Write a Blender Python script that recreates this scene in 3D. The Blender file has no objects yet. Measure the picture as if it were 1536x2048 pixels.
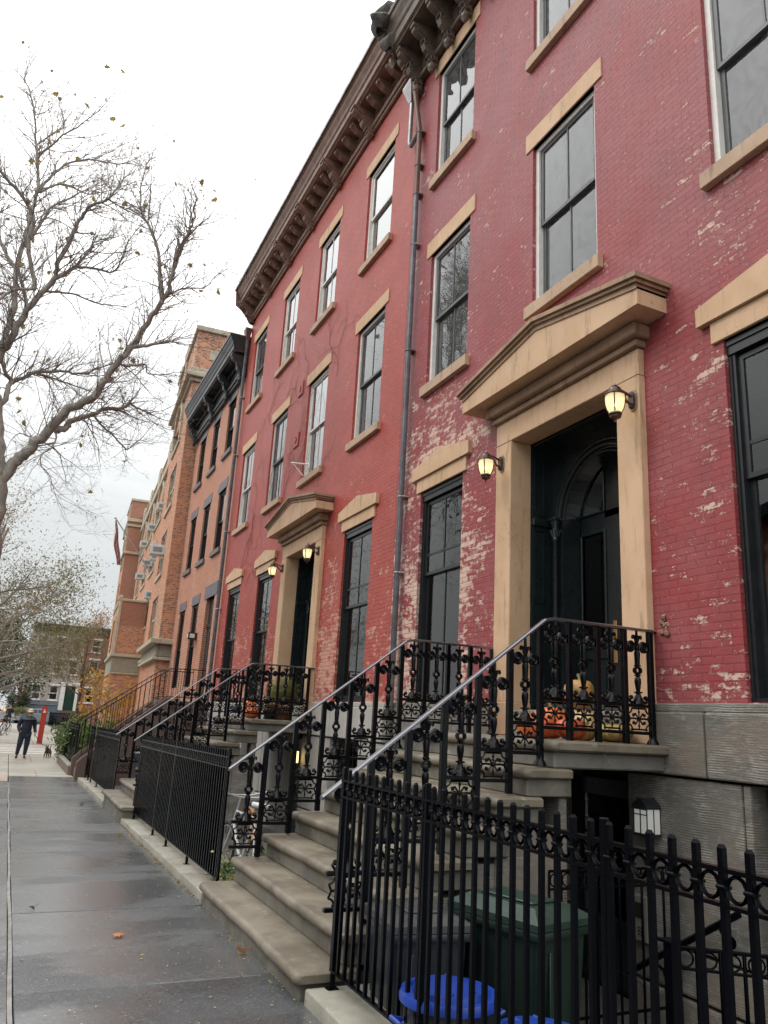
import bpy, bmesh, math, random
from mathutils import Vector, Matrix, Quaternion
R = math.radians
random.seed(7)
scene = bpy.context.scene
COL = scene.collection
PI = math.pi

# ------------------------------------------------------------------ frame
# x: from the street (0) towards the row of houses (facade at XF), y: along the street, z: up
XF = 5.08
K = 0.9769
def fy(y): return y * K                       # facade survey numbers -> metres
def fz(z): return 1.7 + (z - 1.7) * K
def gz(y):                                    # the pavement falls gently away from the viewer
    return -0.012 * (min(y, 27.0) - 5.2) if y > 5.2 else 0.0

# ------------------------------------------------------------------ mesh builder
class MB:
    def __init__(s): s.v = []; s.f = []
    def add(s, vs, fs):
        n = len(s.v); s.v += [tuple(v) for v in vs]; s.f += [tuple(i + n for i in f) for f in fs]
        return s
    def box(s, x0, x1, y0, y1, z0, z1):
        if x0 > x1: x0, x1 = x1, x0
        if y0 > y1: y0, y1 = y1, y0
        if z0 > z1: z0, z1 = z1, z0
        return s.add([(x0,y0,z0),(x1,y0,z0),(x1,y1,z0),(x0,y1,z0),(x0,y0,z1),(x1,y0,z1),(x1,y1,z1),(x0,y1,z1)],
              [(0,3,2,1),(4,5,6,7),(0,1,5,4),(1,2,6,5),(2,3,7,6),(3,0,4,7)])
    def rbox(s, x0, x1, y0, y1, z0, z1, b=0.01, seg=2):
        bm = bmesh.new()
        bmesh.ops.create_cube(bm, size=1)
        for v in bm.verts:
            v.co = Vector(((x0+x1)/2 + v.co.x*abs(x1-x0), (y0+y1)/2 + v.co.y*abs(y1-y0), (z0+z1)/2 + v.co.z*abs(z1-z0)))
        bmesh.ops.bevel(bm, geom=bm.edges[:], offset=b, segments=seg, affect='EDGES', profile=0.5)
        bm.verts.index_update()
        s.add([v.co[:] for v in bm.verts], [[v.index for v in f.verts] for f in bm.faces]); bm.free()
        return s
    def prism(s, poly, axis, a, b):
        """poly: 2d points; axis 'x','y','z' is the extrusion axis from a to b"""
        n = len(poly)
        def P(p, t):
            if axis == 'y': return (p[0], t, p[1])      # poly in (x,z)
            if axis == 'x': return (t, p[0], p[1])      # poly in (y,z)
            return (p[0], p[1], t)                      # poly in (x,y)
        vs = [P(p, a) for p in poly] + [P(p, b) for p in poly]
        fs = [tuple(range(n)), tuple(range(2*n-1, n-1, -1))]
        for i in range(n):
            j = (i+1) % n; fs.append((i, i+n, j+n, j))
        return s.add(vs, fs)
    def tube(s, path, r, n=6, cap=True, flat=1.0):
        path = [Vector(p) for p in path]
        m = len(path)
        if m < 2: return s
        rr = r if isinstance(r, (list, tuple)) else [r]*m
        T = (path[1]-path[0]).normalized()
        U = T.orthogonal().normalized()
        vs = []; fs = []
        for i in range(m):
            if i == 0: t = path[1]-path[0]
            elif i == m-1: t = path[-1]-path[-2]
            else: t = path[i+1]-path[i-1]
            if t.length < 1e-9: t = T
            t = t.normalized()
            q = T.rotation_difference(t); U = (q @ U); U = (U - t*U.dot(t)).normalized(); T = t
            V = t.cross(U)
            for k in range(n):
                a = 2*PI*k/n
                vs.append(path[i] + (U*math.cos(a) + V*math.sin(a)*flat)*rr[i])
        for i in range(m-1):
            for k in range(n):
                k2 = (k+1) % n
                fs.append((i*n+k, i*n+k2, (i+1)*n+k2, (i+1)*n+k))
        if cap:
            fs.append(tuple(range(n-1,-1,-1))); fs.append(tuple(range((m-1)*n, m*n)))
        return s.add(vs, fs)
    def lathe(s, prof, c=(0,0,0), n=12, axis=(0,0,1), cap=True):
        """prof: (radius, height) pairs"""
        A = Vector(axis).normalized(); U = A.orthogonal().normalized(); V = A.cross(U); C0 = Vector(c)
        vs = []; fs = []
        for (r, h) in prof:
            for k in range(n):
                a = 2*PI*k/n
                vs.append(C0 + A*h + (U*math.cos(a)+V*math.sin(a))*max(r,1e-4))
        m = len(prof)
        for i in range(m-1):
            for k in range(n):
                k2 = (k+1) % n
                fs.append((i*n+k, i*n+k2, (i+1)*n+k2, (i+1)*n+k))
        if cap:
            fs.append(tuple(range(n-1,-1,-1))); fs.append(tuple(range((m-1)*n, m*n)))
        return s.add(vs, fs)
    def ball(s, c, r, n=8, sc=(1,1,1)):
        prof = [(r*math.sin(PI*i/(n//2+1)), -r*math.cos(PI*i/(n//2+1))) for i in range(n//2+2)]
        k0 = len(s.v); s.lathe(prof, (0,0,0), n)
        for i in range(k0, len(s.v)):
            v = s.v[i]; s.v[i] = (c[0]+v[0]*sc[0], c[1]+v[1]*sc[1], c[2]+v[2]*sc[2])
        return s
    def torus(s, c, R0, r, axis=(0,0,1), n=14, m=6, flat=1.0):
        A = Vector(axis).normalized(); U = A.orthogonal().normalized(); V = A.cross(U); C0 = Vector(c)
        vs = []; fs = []
        for i in range(n):
            a = 2*PI*i/n; D = U*math.cos(a)+V*math.sin(a)
            for k in range(m):
                b = 2*PI*k/m
                vs.append(C0 + D*(R0 + r*math.cos(b)) + A*(r*math.sin(b)*flat))
        for i in range(n):
            for k in range(m):
                i2=(i+1)%n; k2=(k+1)%m
                fs.append((i*m+k, i2*m+k, i2*m+k2, i*m+k2))
        return s.add(vs, fs)
    def grid(s, f, nu, nv):
        vs = [f(i/nu, j/nv) for i in range(nu+1) for j in range(nv+1)]
        fs = [(i*(nv+1)+j, (i+1)*(nv+1)+j, (i+1)*(nv+1)+j+1, i*(nv+1)+j+1) for i in range(nu) for j in range(nv)]
        return s.add(vs, fs)
    def xf(s, M):
        s.v = [tuple(M @ Vector(v)) for v in s.v]; return s
    def join(s, o, off=(0,0,0)):
        return s.add([(v[0]+off[0], v[1]+off[1], v[2]+off[2]) for v in o.v], o.f)
    def mesh(s, name, m, off=(0,0,0), smooth=False):
        me = bpy.data.meshes.new(name)
        me.from_pydata([(v[0]-off[0], v[1]-off[1], v[2]-off[2]) for v in s.v], [], s.f)
        bm = bmesh.new(); bm.from_mesh(me); bmesh.ops.recalc_face_normals(bm, faces=bm.faces[:]); bm.to_mesh(me); bm.free()
        if m: me.materials.append(m)
        if smooth:
            me.polygons.foreach_set('use_smooth', [True]*len(me.polygons))
            try: me.set_sharp_from_angle(angle=R(40))
            except Exception: pass
        me.update(); return me
    def build(s, name, m, parent=None, smooth=False, world=True, label=None):
        """vertices are given in world metres (world=True) or in the thing's own frame"""
        off = (0,0,0)
        if parent is not None and world:
            off = root_of(parent)['_o']
        o = bpy.data.objects.new(name, s.mesh(name, m, off, smooth)); COL.objects.link(o)
        if parent is not None: o.parent = parent
        if label: o['label'] = label
        return o

_roots = []
def root_of(o):
    while o.parent is not None: o = o.parent
    return o
def thing(name, label, cat, loc=(0,0,0), rz=0.0, group=None):
    o = bpy.data.objects.new(name, None); COL.objects.link(o)
    o.location = loc; o.rotation_euler = (0,0,rz); o['label'] = label; o['category'] = cat; o['_o'] = list(loc)
    o.empty_display_size = 0.2
    if group: o['group'] = group
    _roots.append(o)
    return o
def tag(o, label, cat, group=None, kind=None):
    o['label'] = label; o['category'] = cat
    if group: o['group'] = group
    if kind: o['kind'] = kind
    return o
def struct(name, mb, m, smooth=False, kind='structure'):
    o = mb.build(name, m, None, smooth); o['kind'] = kind; return o
KIDS = {}
def kids(o): return [c for c in COL.objects if c.parent == o]
def copy_tree(o, parent=None):
    c = o.copy(); COL.objects.link(c)
    if parent is not None: c.parent = parent
    for ch in kids(o): copy_tree(ch, c)
    return c
def inst(src, parent, loc, rz=0.0, name=None):
    """another individual sharing src's mesh, placed in the thing's own frame"""
    c = bpy.data.objects.new(name or src.name.split('.')[0], src.data); COL.objects.link(c)
    c.parent = parent; c.location = loc; c.rotation_euler = (0,0,rz); return c
def recentre(mb, c):
    return mb

# ------------------------------------------------------------------ materials
def new_mat(name):
    m = bpy.data.materials.new(name); m.use_nodes = True; nt = m.node_tree
    b = nt.nodes['Principled BSDF']; return m, nt, b
def nd(nt, typ, props=None, **inp):
    n = nt.nodes.new(typ)
    for k, v in (props or {}).items(): setattr(n, k, v)
    for k, v in inp.items():
        key = k.replace('_', ' ')
        sock = n.inputs[int(k[1:])] if (k[0] == 'i' and k[1:].isdigit()) else n.inputs[key]
        if isinstance(v, bpy.types.NodeSocket): nt.links.new(v, sock)
        else: sock.default_value = v
    return n
def rgba(c): return (c[0], c[1], c[2], 1.0)
def math_(nt, op, a, b=None, c=None, clamp=False):
    n = nt.nodes.new('ShaderNodeMath'); n.operation = op; n.use_clamp = clamp
    for i, v in enumerate((a, b, c)):
        if v is None: continue
        if isinstance(v, bpy.types.NodeSocket): nt.links.new(v, n.inputs[i])
        else: n.inputs[i].default_value = v
    return n.outputs[0]
def mixc(nt, fac, a, b, blend='MIX'):
    n = nt.nodes.new('ShaderNodeMix'); n.data_type = 'RGBA'; n.blend_type = blend
    for s_, v in ((n.inputs[0], fac), (n.inputs[6], a), (n.inputs[7], b)):
        if isinstance(v, bpy.types.NodeSocket): nt.links.new(v, s_)
        elif isinstance(v, (tuple, list)): s_.default_value = rgba(v)
        else: s_.default_value = v
    return n.outputs[2]
def noise(nt, vec, scale, detail=6.0, rough=0.6, dist=0.0):
    n = nd(nt, 'ShaderNodeTexNoise', None, Scale=scale, Detail=detail, Roughness=rough, Distortion=dist)
    nt.links.new(vec, n.inputs['Vector']); return n.outputs[0]
def ramp(nt, fac, a, b):
    n = nd(nt, 'ShaderNodeMapRange', {'interpolation_type': 'SMOOTHSTEP'}, i1=a, i2=b); nt.links.new(fac, n.inputs[0]); return n.outputs[0]
def lin(nt, fac, a, b, c=0.0, d=1.0):
    n = nd(nt, 'ShaderNodeMapRange', None, i1=a, i2=b, i3=c, i4=d); nt.links.new(fac, n.inputs[0]); return n.outputs[0]
def pos(nt, obj=False):
    if obj: return nt.nodes.new('ShaderNodeTexCoord').outputs['Object']
    return nt.nodes.new('ShaderNodeNewGeometry').outputs['Position']
def scaled(nt, vec, s):
    n = nd(nt, 'ShaderNodeVectorMath', {'operation': 'MULTIPLY'}, i1=s); nt.links.new(vec, n.inputs[0]); return n.outputs[0]
def bump(nt, b, h, strength=0.5, dist=0.01, normal=None):
    n = nd(nt, 'ShaderNodeBump', None, Strength=strength, Distance=dist); nt.links.new(h, n.inputs['Height'])
    if normal is not None: nt.links.new(normal, n.inputs['Normal'])
    if b is not None: nt.links.new(n.outputs[0], b.inputs['Normal'])
    return n.outputs[0]
def simple(name, c, rough=0.6, metal=0.0, c2=None, nscale=8.0, bstr=0.0, bscale=40.0, bd=0.004, spec=0.5, obj=False, coat=0.0, rvar=0.0):
    m, nt, b = new_mat(name)
    p = pos(nt, obj)
    if c2 is not None:
        f = ramp(nt, noise(nt, p, nscale, 8, 0.65), 0.35, 0.65)
        nt.links.new(mixc(nt, f, c, c2), b.inputs['Base Color'])
    else: b.inputs['Base Color'].default_value = rgba(c)
    b.inputs['Roughness'].default_value = rough; b.inputs['Metallic'].default_value = metal
    b.inputs['Specular IOR Level'].default_value = spec
    if coat: b.inputs['Coat Weight'].default_value = coat; b.inputs['Coat Roughness'].default_value = 0.1
    if rvar:
        nt.links.new(lin(nt, noise(nt, p, nscale*1.7, 5, 0.6), 0.3, 0.7, max(0.03, rough-rvar), rough+rvar), b.inputs['Roughness'])
    if bstr: bump(nt, b, noise(nt, p, bscale, 6, 0.65), bstr, bd)
    return m
def wall_uv(nt):
    p = pos(nt); s = nd(nt, 'ShaderNodeSeparateXYZ'); nt.links.new(p, s.inputs[0])
    u = math_(nt, 'ADD', s.outputs[0], s.outputs[1])
    c = nd(nt, 'ShaderNodeCombineXYZ'); nt.links.new(u, c.inputs[0]); nt.links.new(s.outputs[2], c.inputs[1])
    return p, s, c.outputs[0]
def brick_tex(nt, uv, c1, c2, mortar, bw=0.215, rh=0.0675, ms=0.008, smooth=0.2, bias=0.0, wob=0.007):
    # uneven courses: nudge the coordinates a few millimetres
    nz = nd(nt, 'ShaderNodeTexNoise', None, Scale=6.0, Detail=3.0); nt.links.new(uv, nz.inputs['Vector'])
    off = nd(nt, 'ShaderNodeVectorMath', {'operation': 'SUBTRACT'}, i1=(0.5,0.5,0.5)); nt.links.new(nz.outputs[1], off.inputs[0])
    sc = nd(nt, 'ShaderNodeVectorMath', {'operation': 'SCALE'}, Scale=wob*2); nt.links.new(off.outputs[0], sc.inputs[0])
    ad = nd(nt, 'ShaderNodeVectorMath', {'operation': 'ADD'}); nt.links.new(uv, ad.inputs[0]); nt.links.new(sc.outputs[0], ad.inputs[1])
    n = nd(nt, 'ShaderNodeTexBrick', {'offset': 0.5, 'squash': 1.0}, Scale=1.0, Color1=rgba(c1), Color2=rgba(c2), Mortar=rgba(mortar))
    n.inputs['Mortar Size'].default_value = ms; n.inputs['Mortar Smooth'].default_value = smooth; n.inputs['Bias'].default_value = bias
    n.inputs['Brick Width'].default_value = bw; n.inputs['Row Height'].default_value = rh
    nt.links.new(ad.outputs[0], n.inputs['Vector'])
    return n.outputs[0], n.outputs[1]
def painted_brick(name, pa, pb, bare, bare2, peel=0.0, region=None, mk=0.42):
    m, nt, b = new_mat(name)
    p, s, uv = wall_uv(nt)
    val, mort = brick_tex(nt, uv, (0,0,0), (1,1,1), (0.5,0.5,0.5))
    big = ramp(nt, noise(nt, p, 0.9, 4, 0.6), 0.38, 0.62)
    c = mixc(nt, big, pa, pb)
    # bricks differ a little, and the coat has faded unevenly
    c = mixc(nt, math_(nt, 'MULTIPLY', val, 0.42), c, (pa[0]*0.74, pa[1]*0.7, pa[2]*0.7))
    c = mixc(nt, math_(nt, 'MULTIPLY', ramp(nt, noise(nt, scaled(nt, p, (1,1,0.35)), 3.0, 8, 0.7), 0.42, 0.75), 0.5), c, (pb[0]*0.62, pb[1]*0.8, pb[2]*0.85))
    c = mixc(nt, math_(nt, 'MULTIPLY', ramp(nt, noise(nt, p, 11.0, 7, 0.75), 0.5, 0.72), 0.30), c, (pa[0]*1.12, pa[1]*1.9, pa[2]*1.9))
    mb_ = math_(nt, 'MULTIPLY', mort, ramp(nt, noise(nt, p, 5.0, 6, 0.7), 0.34, 0.62))
    c = mixc(nt, math_(nt, 'MULTIPLY', mb_, mk), c, (pa[0]*0.42, pa[1]*0.42, pa[2]*0.46))
    # peeling: fine ragged noise, gathered into areas, following the bricks
    fine = noise(nt, scaled(nt, p, (1,1,1.9)), 9.0, 12, 0.80)
    mid = noise(nt, scaled(nt, p, (1,1,1.5)), 1.9, 6, 0.65)
    t = math_(nt, 'ADD', fine, math_(nt, 'MULTIPLY', mid, 0.62))
    t = math_(nt, 'ADD', t, math_(nt, 'MULTIPLY', math_(nt, 'SUBTRACT', val, 0.4), 0.13))
    low = lin(nt, s.outputs[2], 2.0, 6.5, 0.045, 0.0)
    t = math_(nt, 'ADD', t, low)
    if region:
        for (y0, y1, z0, z1, amt) in region:
            ry = math_(nt, 'MULTIPLY', ramp(nt, s.outputs[1], y0-0.5, y0+0.5), math_(nt, 'SUBTRACT', 1.0, ramp(nt, s.outputs[1], y1-0.5, y1+0.5)))
            rz = math_(nt, 'MULTIPLY', ramp(nt, s.outputs[2], z0-0.5, z0+0.5), math_(nt, 'SUBTRACT', 1.0, ramp(nt, s.outputs[2], z1-0.9, z1+0.9)))
            t = math_(nt, 'ADD', t, math_(nt, 'MULTIPLY', math_(nt, 'MULTIPLY', ry, rz), amt))
    mask = ramp(nt, t, 1.030-peel, 1.045-peel)
    fl = ramp(nt, math_(nt, 'ADD', noise(nt, scaled(nt, p, (1,1,1.3)), 34.0, 4, 0.6), math_(nt, 'MULTIPLY', noise(nt, p, 1.4, 3, 0.5), 0.22)), 0.805-peel*0.4, 0.82-peel*0.4)
    mask = math_(nt, 'MAXIMUM', mask, fl)
    bc = mixc(nt, noise(nt, p, 14, 6, 0.7), bare, bare2)
    bc = mixc(nt, ramp(nt, noise(nt, p, 40, 5, 0.7), 0.5, 0.7), bc, (bare[0]*1.1, bare[1]*1.1, bare[2]*1.1))
    bc = mixc(nt, math_(nt, 'MULTIPLY', mort, 0.5), bc, (0.25,0.17,0.14))
    nt.links.new(mixc(nt, mask, c, bc), b.inputs['Base Color'])
    nt.links.new(lin(nt, mask, 0, 1, 0.5, 0.9), b.inputs['Roughness']); b.inputs['Specular IOR Level'].default_value = 0.35
    h = math_(nt, 'SUBTRACT', math_(nt, 'MULTIPLY', noise(nt, p, 26, 6, 0.7), 0.55), math_(nt, 'MULTIPLY', mort, 0.75))
    h = math_(nt, 'SUBTRACT', h, math_(nt, 'MULTIPLY', mask, 0.35))
    bump(nt, b, h, 0.75, 0.008)
    return m
def plain_brick(name, c1, c2, mortar, dark=None, darkamt=0.3, ms=0.009, streak=0.0):
    m, nt, b = new_mat(name)
    p, s, uv = wall_uv(nt)
    c, mort = brick_tex(nt, uv, c1, c2, mortar, ms=ms)
    if dark:
        # every so often a dark header
        val, _ = brick_tex(nt, scaled(nt, uv, (1,1,1)), (0,0,0), (1,1,1), (0,0,0), bw=0.1075, ms=0.0)
        dk = math_(nt, 'MULTIPLY', ramp(nt, val, 0.62, 0.7), math_(nt, 'SUBTRACT', 1.0, mort))
        c = mixc(nt, math_(nt, 'MULTIPLY', dk, darkamt), c, dark)
    c = mixc(nt, math_(nt, 'MULTIPLY', ramp(nt, noise(nt, p, 0.5, 5, 0.6), 0.4, 0.7), 0.35), c, (c1[0]*0.75, c1[1]*0.7, c1[2]*0.7))
    nt.links.new(c, b.inputs['Base Color']); b.inputs['Roughness'].default_value = 0.85
    h = math_(nt, 'SUBTRACT', math_(nt, 'MULTIPLY', noise(nt, p, 30, 5, 0.7), 0.4), mort)
    bump(nt, b, h, 0.6, 0.006)
    return m
def trim_stone(name, c, c2, stain, amt=0.5, rough=0.75):
    m, nt, b = new_mat(name); p = pos(nt)
    a = mixc(nt, ramp(nt, noise(nt, p, 1.8, 7, 0.65), 0.35, 0.65), c, c2)
    drip = noise(nt, scaled(nt, p, (3.2,3.2,0.45)), 3.0, 7, 0.7)
    a = mixc(nt, math_(nt, 'MULTIPLY', ramp(nt, drip, 0.52, 0.72), amt), a, stain)
    spots = ramp(nt, noise(nt, p, 7, 9, 0.75), 0.6, 0.72)
    a = mixc(nt, math_(nt, 'MULTIPLY', spots, 0.3), a, (c[0]*0.6, c[1]*0.58, c[2]*0.55))
    # hairline cracks in the cement wash
    v = nd(nt, 'ShaderNodeTexVoronoi', {'feature': 'DISTANCE_TO_EDGE'}, Scale=1.3)
    wob = nd(nt, 'ShaderNodeVectorMath', {'operation': 'ADD'}); nt.links.new(p, wob.inputs[0])
    nz = nd(nt, 'ShaderNodeTexNoise', None, Scale=5.0, Detail=6.0); nt.links.new(p, nz.inputs['Vector'])
    sc = nd(nt, 'ShaderNodeVectorMath', {'operation': 'SCALE'}, Scale=0.35); nt.links.new(nz.outputs[1], sc.inputs[0]); nt.links.new(sc.outputs[0], wob.inputs[1])
    nt.links.new(wob.outputs[0], v.inputs['Vector'])
    cr = math_(nt, 'SUBTRACT', 1.0, ramp(nt, v.outputs[0], 0.0, 0.006))
    cr = math_(nt, 'MULTIPLY', cr, ramp(nt, noise(nt, p, 1.1, 2, 0.5), 0.5, 0.6))
    a = mixc(nt, math_(nt, 'MULTIPLY', cr, 0.5), a, (c[0]*0.35, c[1]*0.33, c[2]*0.3))
    chip = ramp(nt, math_(nt, 'ADD', noise(nt, p, 13, 8, 0.8), math_(nt, 'MULTIPLY', noise(nt, p, 1.7, 3, 0.5), 0.3)), 0.80, 0.815)
    a = mixc(nt, math_(nt, 'MULTIPLY', chip, 0.55), a, (c[0]*0.5, c[1]*0.45, c[2]*0.42))
    nt.links.new(a, b.inputs['Base Color']); b.inputs['Roughness'].default_value = rough
    bump(nt, b, math_(nt, 'SUBTRACT', noise(nt, p, 22, 7, 0.7), chip), 0.32, 0.005)
    return m
def tooled_stone(name, c, c2, brown):
    m, nt, b = new_mat(name); p = pos(nt)
    sz = nd(nt, 'ShaderNodeSeparateXYZ'); nt.links.new(p, sz.inputs[0])
    ph = math_(nt, 'ADD', math_(nt, 'MULTIPLY', sz.outputs[2], 330.0), math_(nt, 'ADD', math_(nt, 'MULTIPLY', noise(nt, p, 1.3, 2, 0.5), 22.0), math_(nt, 'MULTIPLY', noise(nt, p, 8.0, 4, 0.6), 5.0)))
    wv = lin(nt, math_(nt, 'SINE', ph), -1.0, 1.0, 0.0, 1.0)
    wv = math_(nt, 'MULTIPLY', wv, ramp(nt, noise(nt, p, 2.6, 5, 0.6), 0.42, 0.66))
    line = math_(nt, 'ADD', math_(nt, 'MULTIPLY', wv, 0.30), math_(nt, 'MULTIPLY', noise(nt, scaled(nt, p, (1,1,4.5)), 7.0, 9, 0.78), 0.80))
    a = mixc(nt, ramp(nt, line, 0.36, 0.62), (c[0]*0.62, c[1]*0.62, c[2]*0.60), c2)
    a = mixc(nt, ramp(nt, noise(nt, p, 3.2, 9, 0.75), 0.40, 0.62), a, (c[0]*0.75, c[1]*0.75, c[2]*0.70))
    a = mixc(nt, math_(nt, 'MULTIPLY', ramp(nt, noise(nt, p, 1.4, 6, 0.6), 0.46, 0.66), 0.6), a, brown)
    a = mixc(nt, math_(nt, 'MULTIPLY', ramp(nt, noise(nt, p, 5.5, 9, 0.75), 0.58, 0.7), 0.35), a, (0.46,0.45,0.42))
    nt.links.new(a, b.inputs['Base Color']); b.inputs['Roughness'].default_value = 0.8
    bump(nt, b, math_(nt, 'ADD', line, math_(nt, 'MULTIPLY', noise(nt, p, 16, 7, 0.7), 0.5)), 0.9, 0.012)
    return m
def step_stone(name, c, c2, hi):
    m, nt, b = new_mat(name); p = pos(nt)
    a = mixc(nt, ramp(nt, noise(nt, p, 2.2, 8, 0.65), 0.35, 0.65), c, c2)
    a = mixc(nt, math_(nt, 'MULTIPLY', ramp(nt, noise(nt, scaled(nt, p, (1,0.6,1)), 6, 9, 0.75), 0.57, 0.68), 0.5), a, hi)
    a = mixc(nt, math_(nt, 'MULTIPLY', ramp(nt, noise(nt, p, 3.1, 6, 0.6), 0.55, 0.75), 0.45), a, (c[0]*0.45, c[1]*0.45, c[2]*0.42))
    nt.links.new(a, b.inputs['Base Color'])
    nt.links.new(lin(nt, noise(nt, p, 4, 5, 0.6), 0.35, 0.65, 0.38, 0.75), b.inputs['Roughness'])
    bump(nt, b, math_(nt, 'ADD', noise(nt, p, 18, 8, 0.7), math_(nt, 'MULTIPLY', noise(nt, scaled(nt, p, (1,1,22)), 3, 4, 0.6), 0.4)), 0.5, 0.008)
    return m
def wet_paving(name, c, c2, dark, wet=0.5):
    m, nt, b = new_mat(name); p = pos(nt)
    tone = ramp(nt, noise(nt, scaled(nt, p, (0.45,0.8,1)), 1.1, 4, 0.55), 0.35, 0.65)
    a = mixc(nt, tone, c, c2)
    a = mixc(nt, math_(nt, 'MULTIPLY', ramp(nt, noise(nt, p, 1.7, 7, 0.7), 0.5, 0.7), 0.35), a, dark)
    sp = ramp(nt, noise(nt, p, 34, 3, 0.6), 0.69, 0.73)
    a = mixc(nt, math_(nt, 'MULTIPLY', sp, 0.8), a, (0.36,0.35,0.33))
    grain = noise(nt, p, 75, 4, 0.7)
    a = mixc(nt, math_(nt, 'MULTIPLY', ramp(nt, grain, 0.50, 0.66), 0.75), a, (c2[0]*2.1, c2[1]*2.1, c2[2]*2.1))
    a = mixc(nt, math_(nt, 'MULTIPLY', ramp(nt, noise(nt, p, 38, 5, 0.7), 0.56, 0.66), 0.5), a, (c[0]*0.45, c[1]*0.45, c[2]*0.45))
    nt.links.new(a, b.inputs['Base Color'])
    w = ramp(nt, noise(nt, scaled(nt, p, (0.5,1.0,1)), 0.95, 5, 0.6, 0.3), 0.42, 0.54)
    nt.links.new(lin(nt, w, 0, 1, 0.46, 0.62-wet), b.inputs['Roughness'])
    b.inputs['Specular IOR Level'].default_value = 0.5
    nt.links.new(math_(nt, 'MULTIPLY', w, wet*2.2), b.inputs['Coat Weight']); b.inputs['Coat Roughness'].default_value = 0.26; b.inputs['Coat IOR'].default_value = 1.45
    bump(nt, b, math_(nt, 'ADD', grain, math_(nt, 'MULTIPLY', noise(nt, p, 9, 5, 0.6), 1.2)), 0.30, 0.005)
    return m
def glass_mat(name, tint=(0.75,0.78,0.77), rip=0.02, ior=1.55, veil=0.0):
    m, nt, b = new_mat(name); nt.nodes.remove(b); out = nt.nodes['Material Output']
    p = pos(nt)
    tr = nd(nt, 'ShaderNodeBsdfTransparent', None, Color=rgba(tint)); gl = nd(nt, 'ShaderNodeBsdfGlossy', None, Color=(1,1,1,1), Roughness=0.015)
    fr = nd(nt, 'ShaderNodeFresnel', None, IOR=ior)
    bn = bump(nt, None, noise(nt, scaled(nt, p, (1,1,1)), 1.6, 3, 0.5), rip*10, 0.02)
    nt.links.new(bn, gl.inputs['Normal'])
    fac = math_(nt, 'MULTIPLY', fr.outputs[0], 1.25, clamp=True)
    body = tr.outputs[0]
    if veil:      # insect screen as a grey film; its swirls are painted-in wavy reflections
        df = nd(nt, 'ShaderNodeBsdfDiffuse', None, Color=(0.33,0.35,0.35,1)); dm = nd(nt, 'ShaderNodeMixShader', None, Fac=veil)
        nt.links.new(math_(nt, 'MULTIPLY', lin(nt, noise(nt, scaled(nt, p, (1,1,0.8)), 3.4, 5, 0.6, 3.2), 0.34, 0.66, 0.45, 1.55), veil), dm.inputs[0])
        nt.links.new(tr.outputs[0], dm.inputs[1]); nt.links.new(df.outputs[0], dm.inputs[2]); body = dm.outputs[0]
    mx = nd(nt, 'ShaderNodeMixShader'); nt.links.new(fac, mx.inputs[0]); nt.links.new(body, mx.inputs[1]); nt.links.new(gl.outputs[0], mx.inputs[2])
    nt.links.new(mx.outputs[0], out.inputs[0]); return m
def leaf_mat(name, cols, trans=0.35, rough=0.6):
    m, nt, b = new_mat(name)
    oi = pos(nt)
    v = nd(nt, 'ShaderNodeTexWhiteNoise', {'noise_dimensions': '3D'})
    sn = nd(nt, 'ShaderNodeVectorMath', {'operation': 'SNAP'}, i1=(0.16,0.16,0.16)); nt.links.new(oi, sn.inputs[0]); nt.links.new(sn.outputs[0], v.inputs[0])
    cr = nd(nt, 'ShaderNodeValToRGB'); nt.links.new(v.outputs[0], cr.inputs[0]); e = cr.color_ramp; e.interpolation = 'LINEAR'
    for i, c in enumerate(cols):
        t = i / max(1, len(cols)-1)
        if i < 2: el = e.elements[i]; el.position = t if i == 0 else 1.0; el.color = rgba(c)
    e.elements[0].color = rgba(cols[0]); e.elements[1].color = rgba(cols[-1])
    for i in range(1, len(cols)-1): el = e.elements.new(i/(len(cols)-1)); el.color = rgba(cols[i])
    nt.links.new(cr.outputs[0], b.inputs['Base Color']); b.inputs['Roughness'].default_value = rough
    out = nt.nodes['Material Output']
    tl = nd(nt, 'ShaderNodeBsdfTranslucent'); nt.links.new(cr.outputs[0], tl.inputs[0])
    mx = nd(nt, 'ShaderNodeMixShader', None, Fac=trans); nt.links.new(b.outputs[0], mx.inputs[1]); nt.links.new(tl.outputs[0], mx.inputs[2]); nt.links.new(mx.outputs[0], out.inputs[0])
    return m
def lamp_glass(name, col, em):
    m, nt, b = new_mat(name); nt.nodes.remove(b); out = nt.nodes['Material Output']
    tl = nd(nt, 'ShaderNodeBsdfTranslucent', None, Color=rgba(col)); df = nd(nt, 'ShaderNodeBsdfDiffuse', None, Color=rgba(col))
    tr = nd(nt, 'ShaderNodeBsdfTransparent', None, Color=rgba(col))
    e = nd(nt, 'ShaderNodeEmission', None, Color=rgba(col), Strength=em)
    m1 = nd(nt, 'ShaderNodeMixShader', None, Fac=0.5); nt.links.new(tl.outputs[0], m1.inputs[1]); nt.links.new(df.outputs[0], m1.inputs[2])
    m2 = nd(nt, 'ShaderNodeMixShader', None, Fac=0.12); nt.links.new(m1.outputs[0], m2.inputs[1]); nt.links.new(tr.outputs[0], m2.inputs[2])
    ad = nd(nt, 'ShaderNodeAddShader'); nt.links.new(m2.outputs[0], ad.inputs[0]); nt.links.new(e.outputs[0], ad.inputs[1]); nt.links.new(ad.outputs[0], out.inputs[0]); return m
def emit(name, col, st):
    m, nt, b = new_mat(name); b.inputs['Base Color'].default_value = rgba(col); b.inputs['Emission Color'].default_value = rgba(col); b.inputs['Emission Strength'].default_value = st; return m

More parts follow.
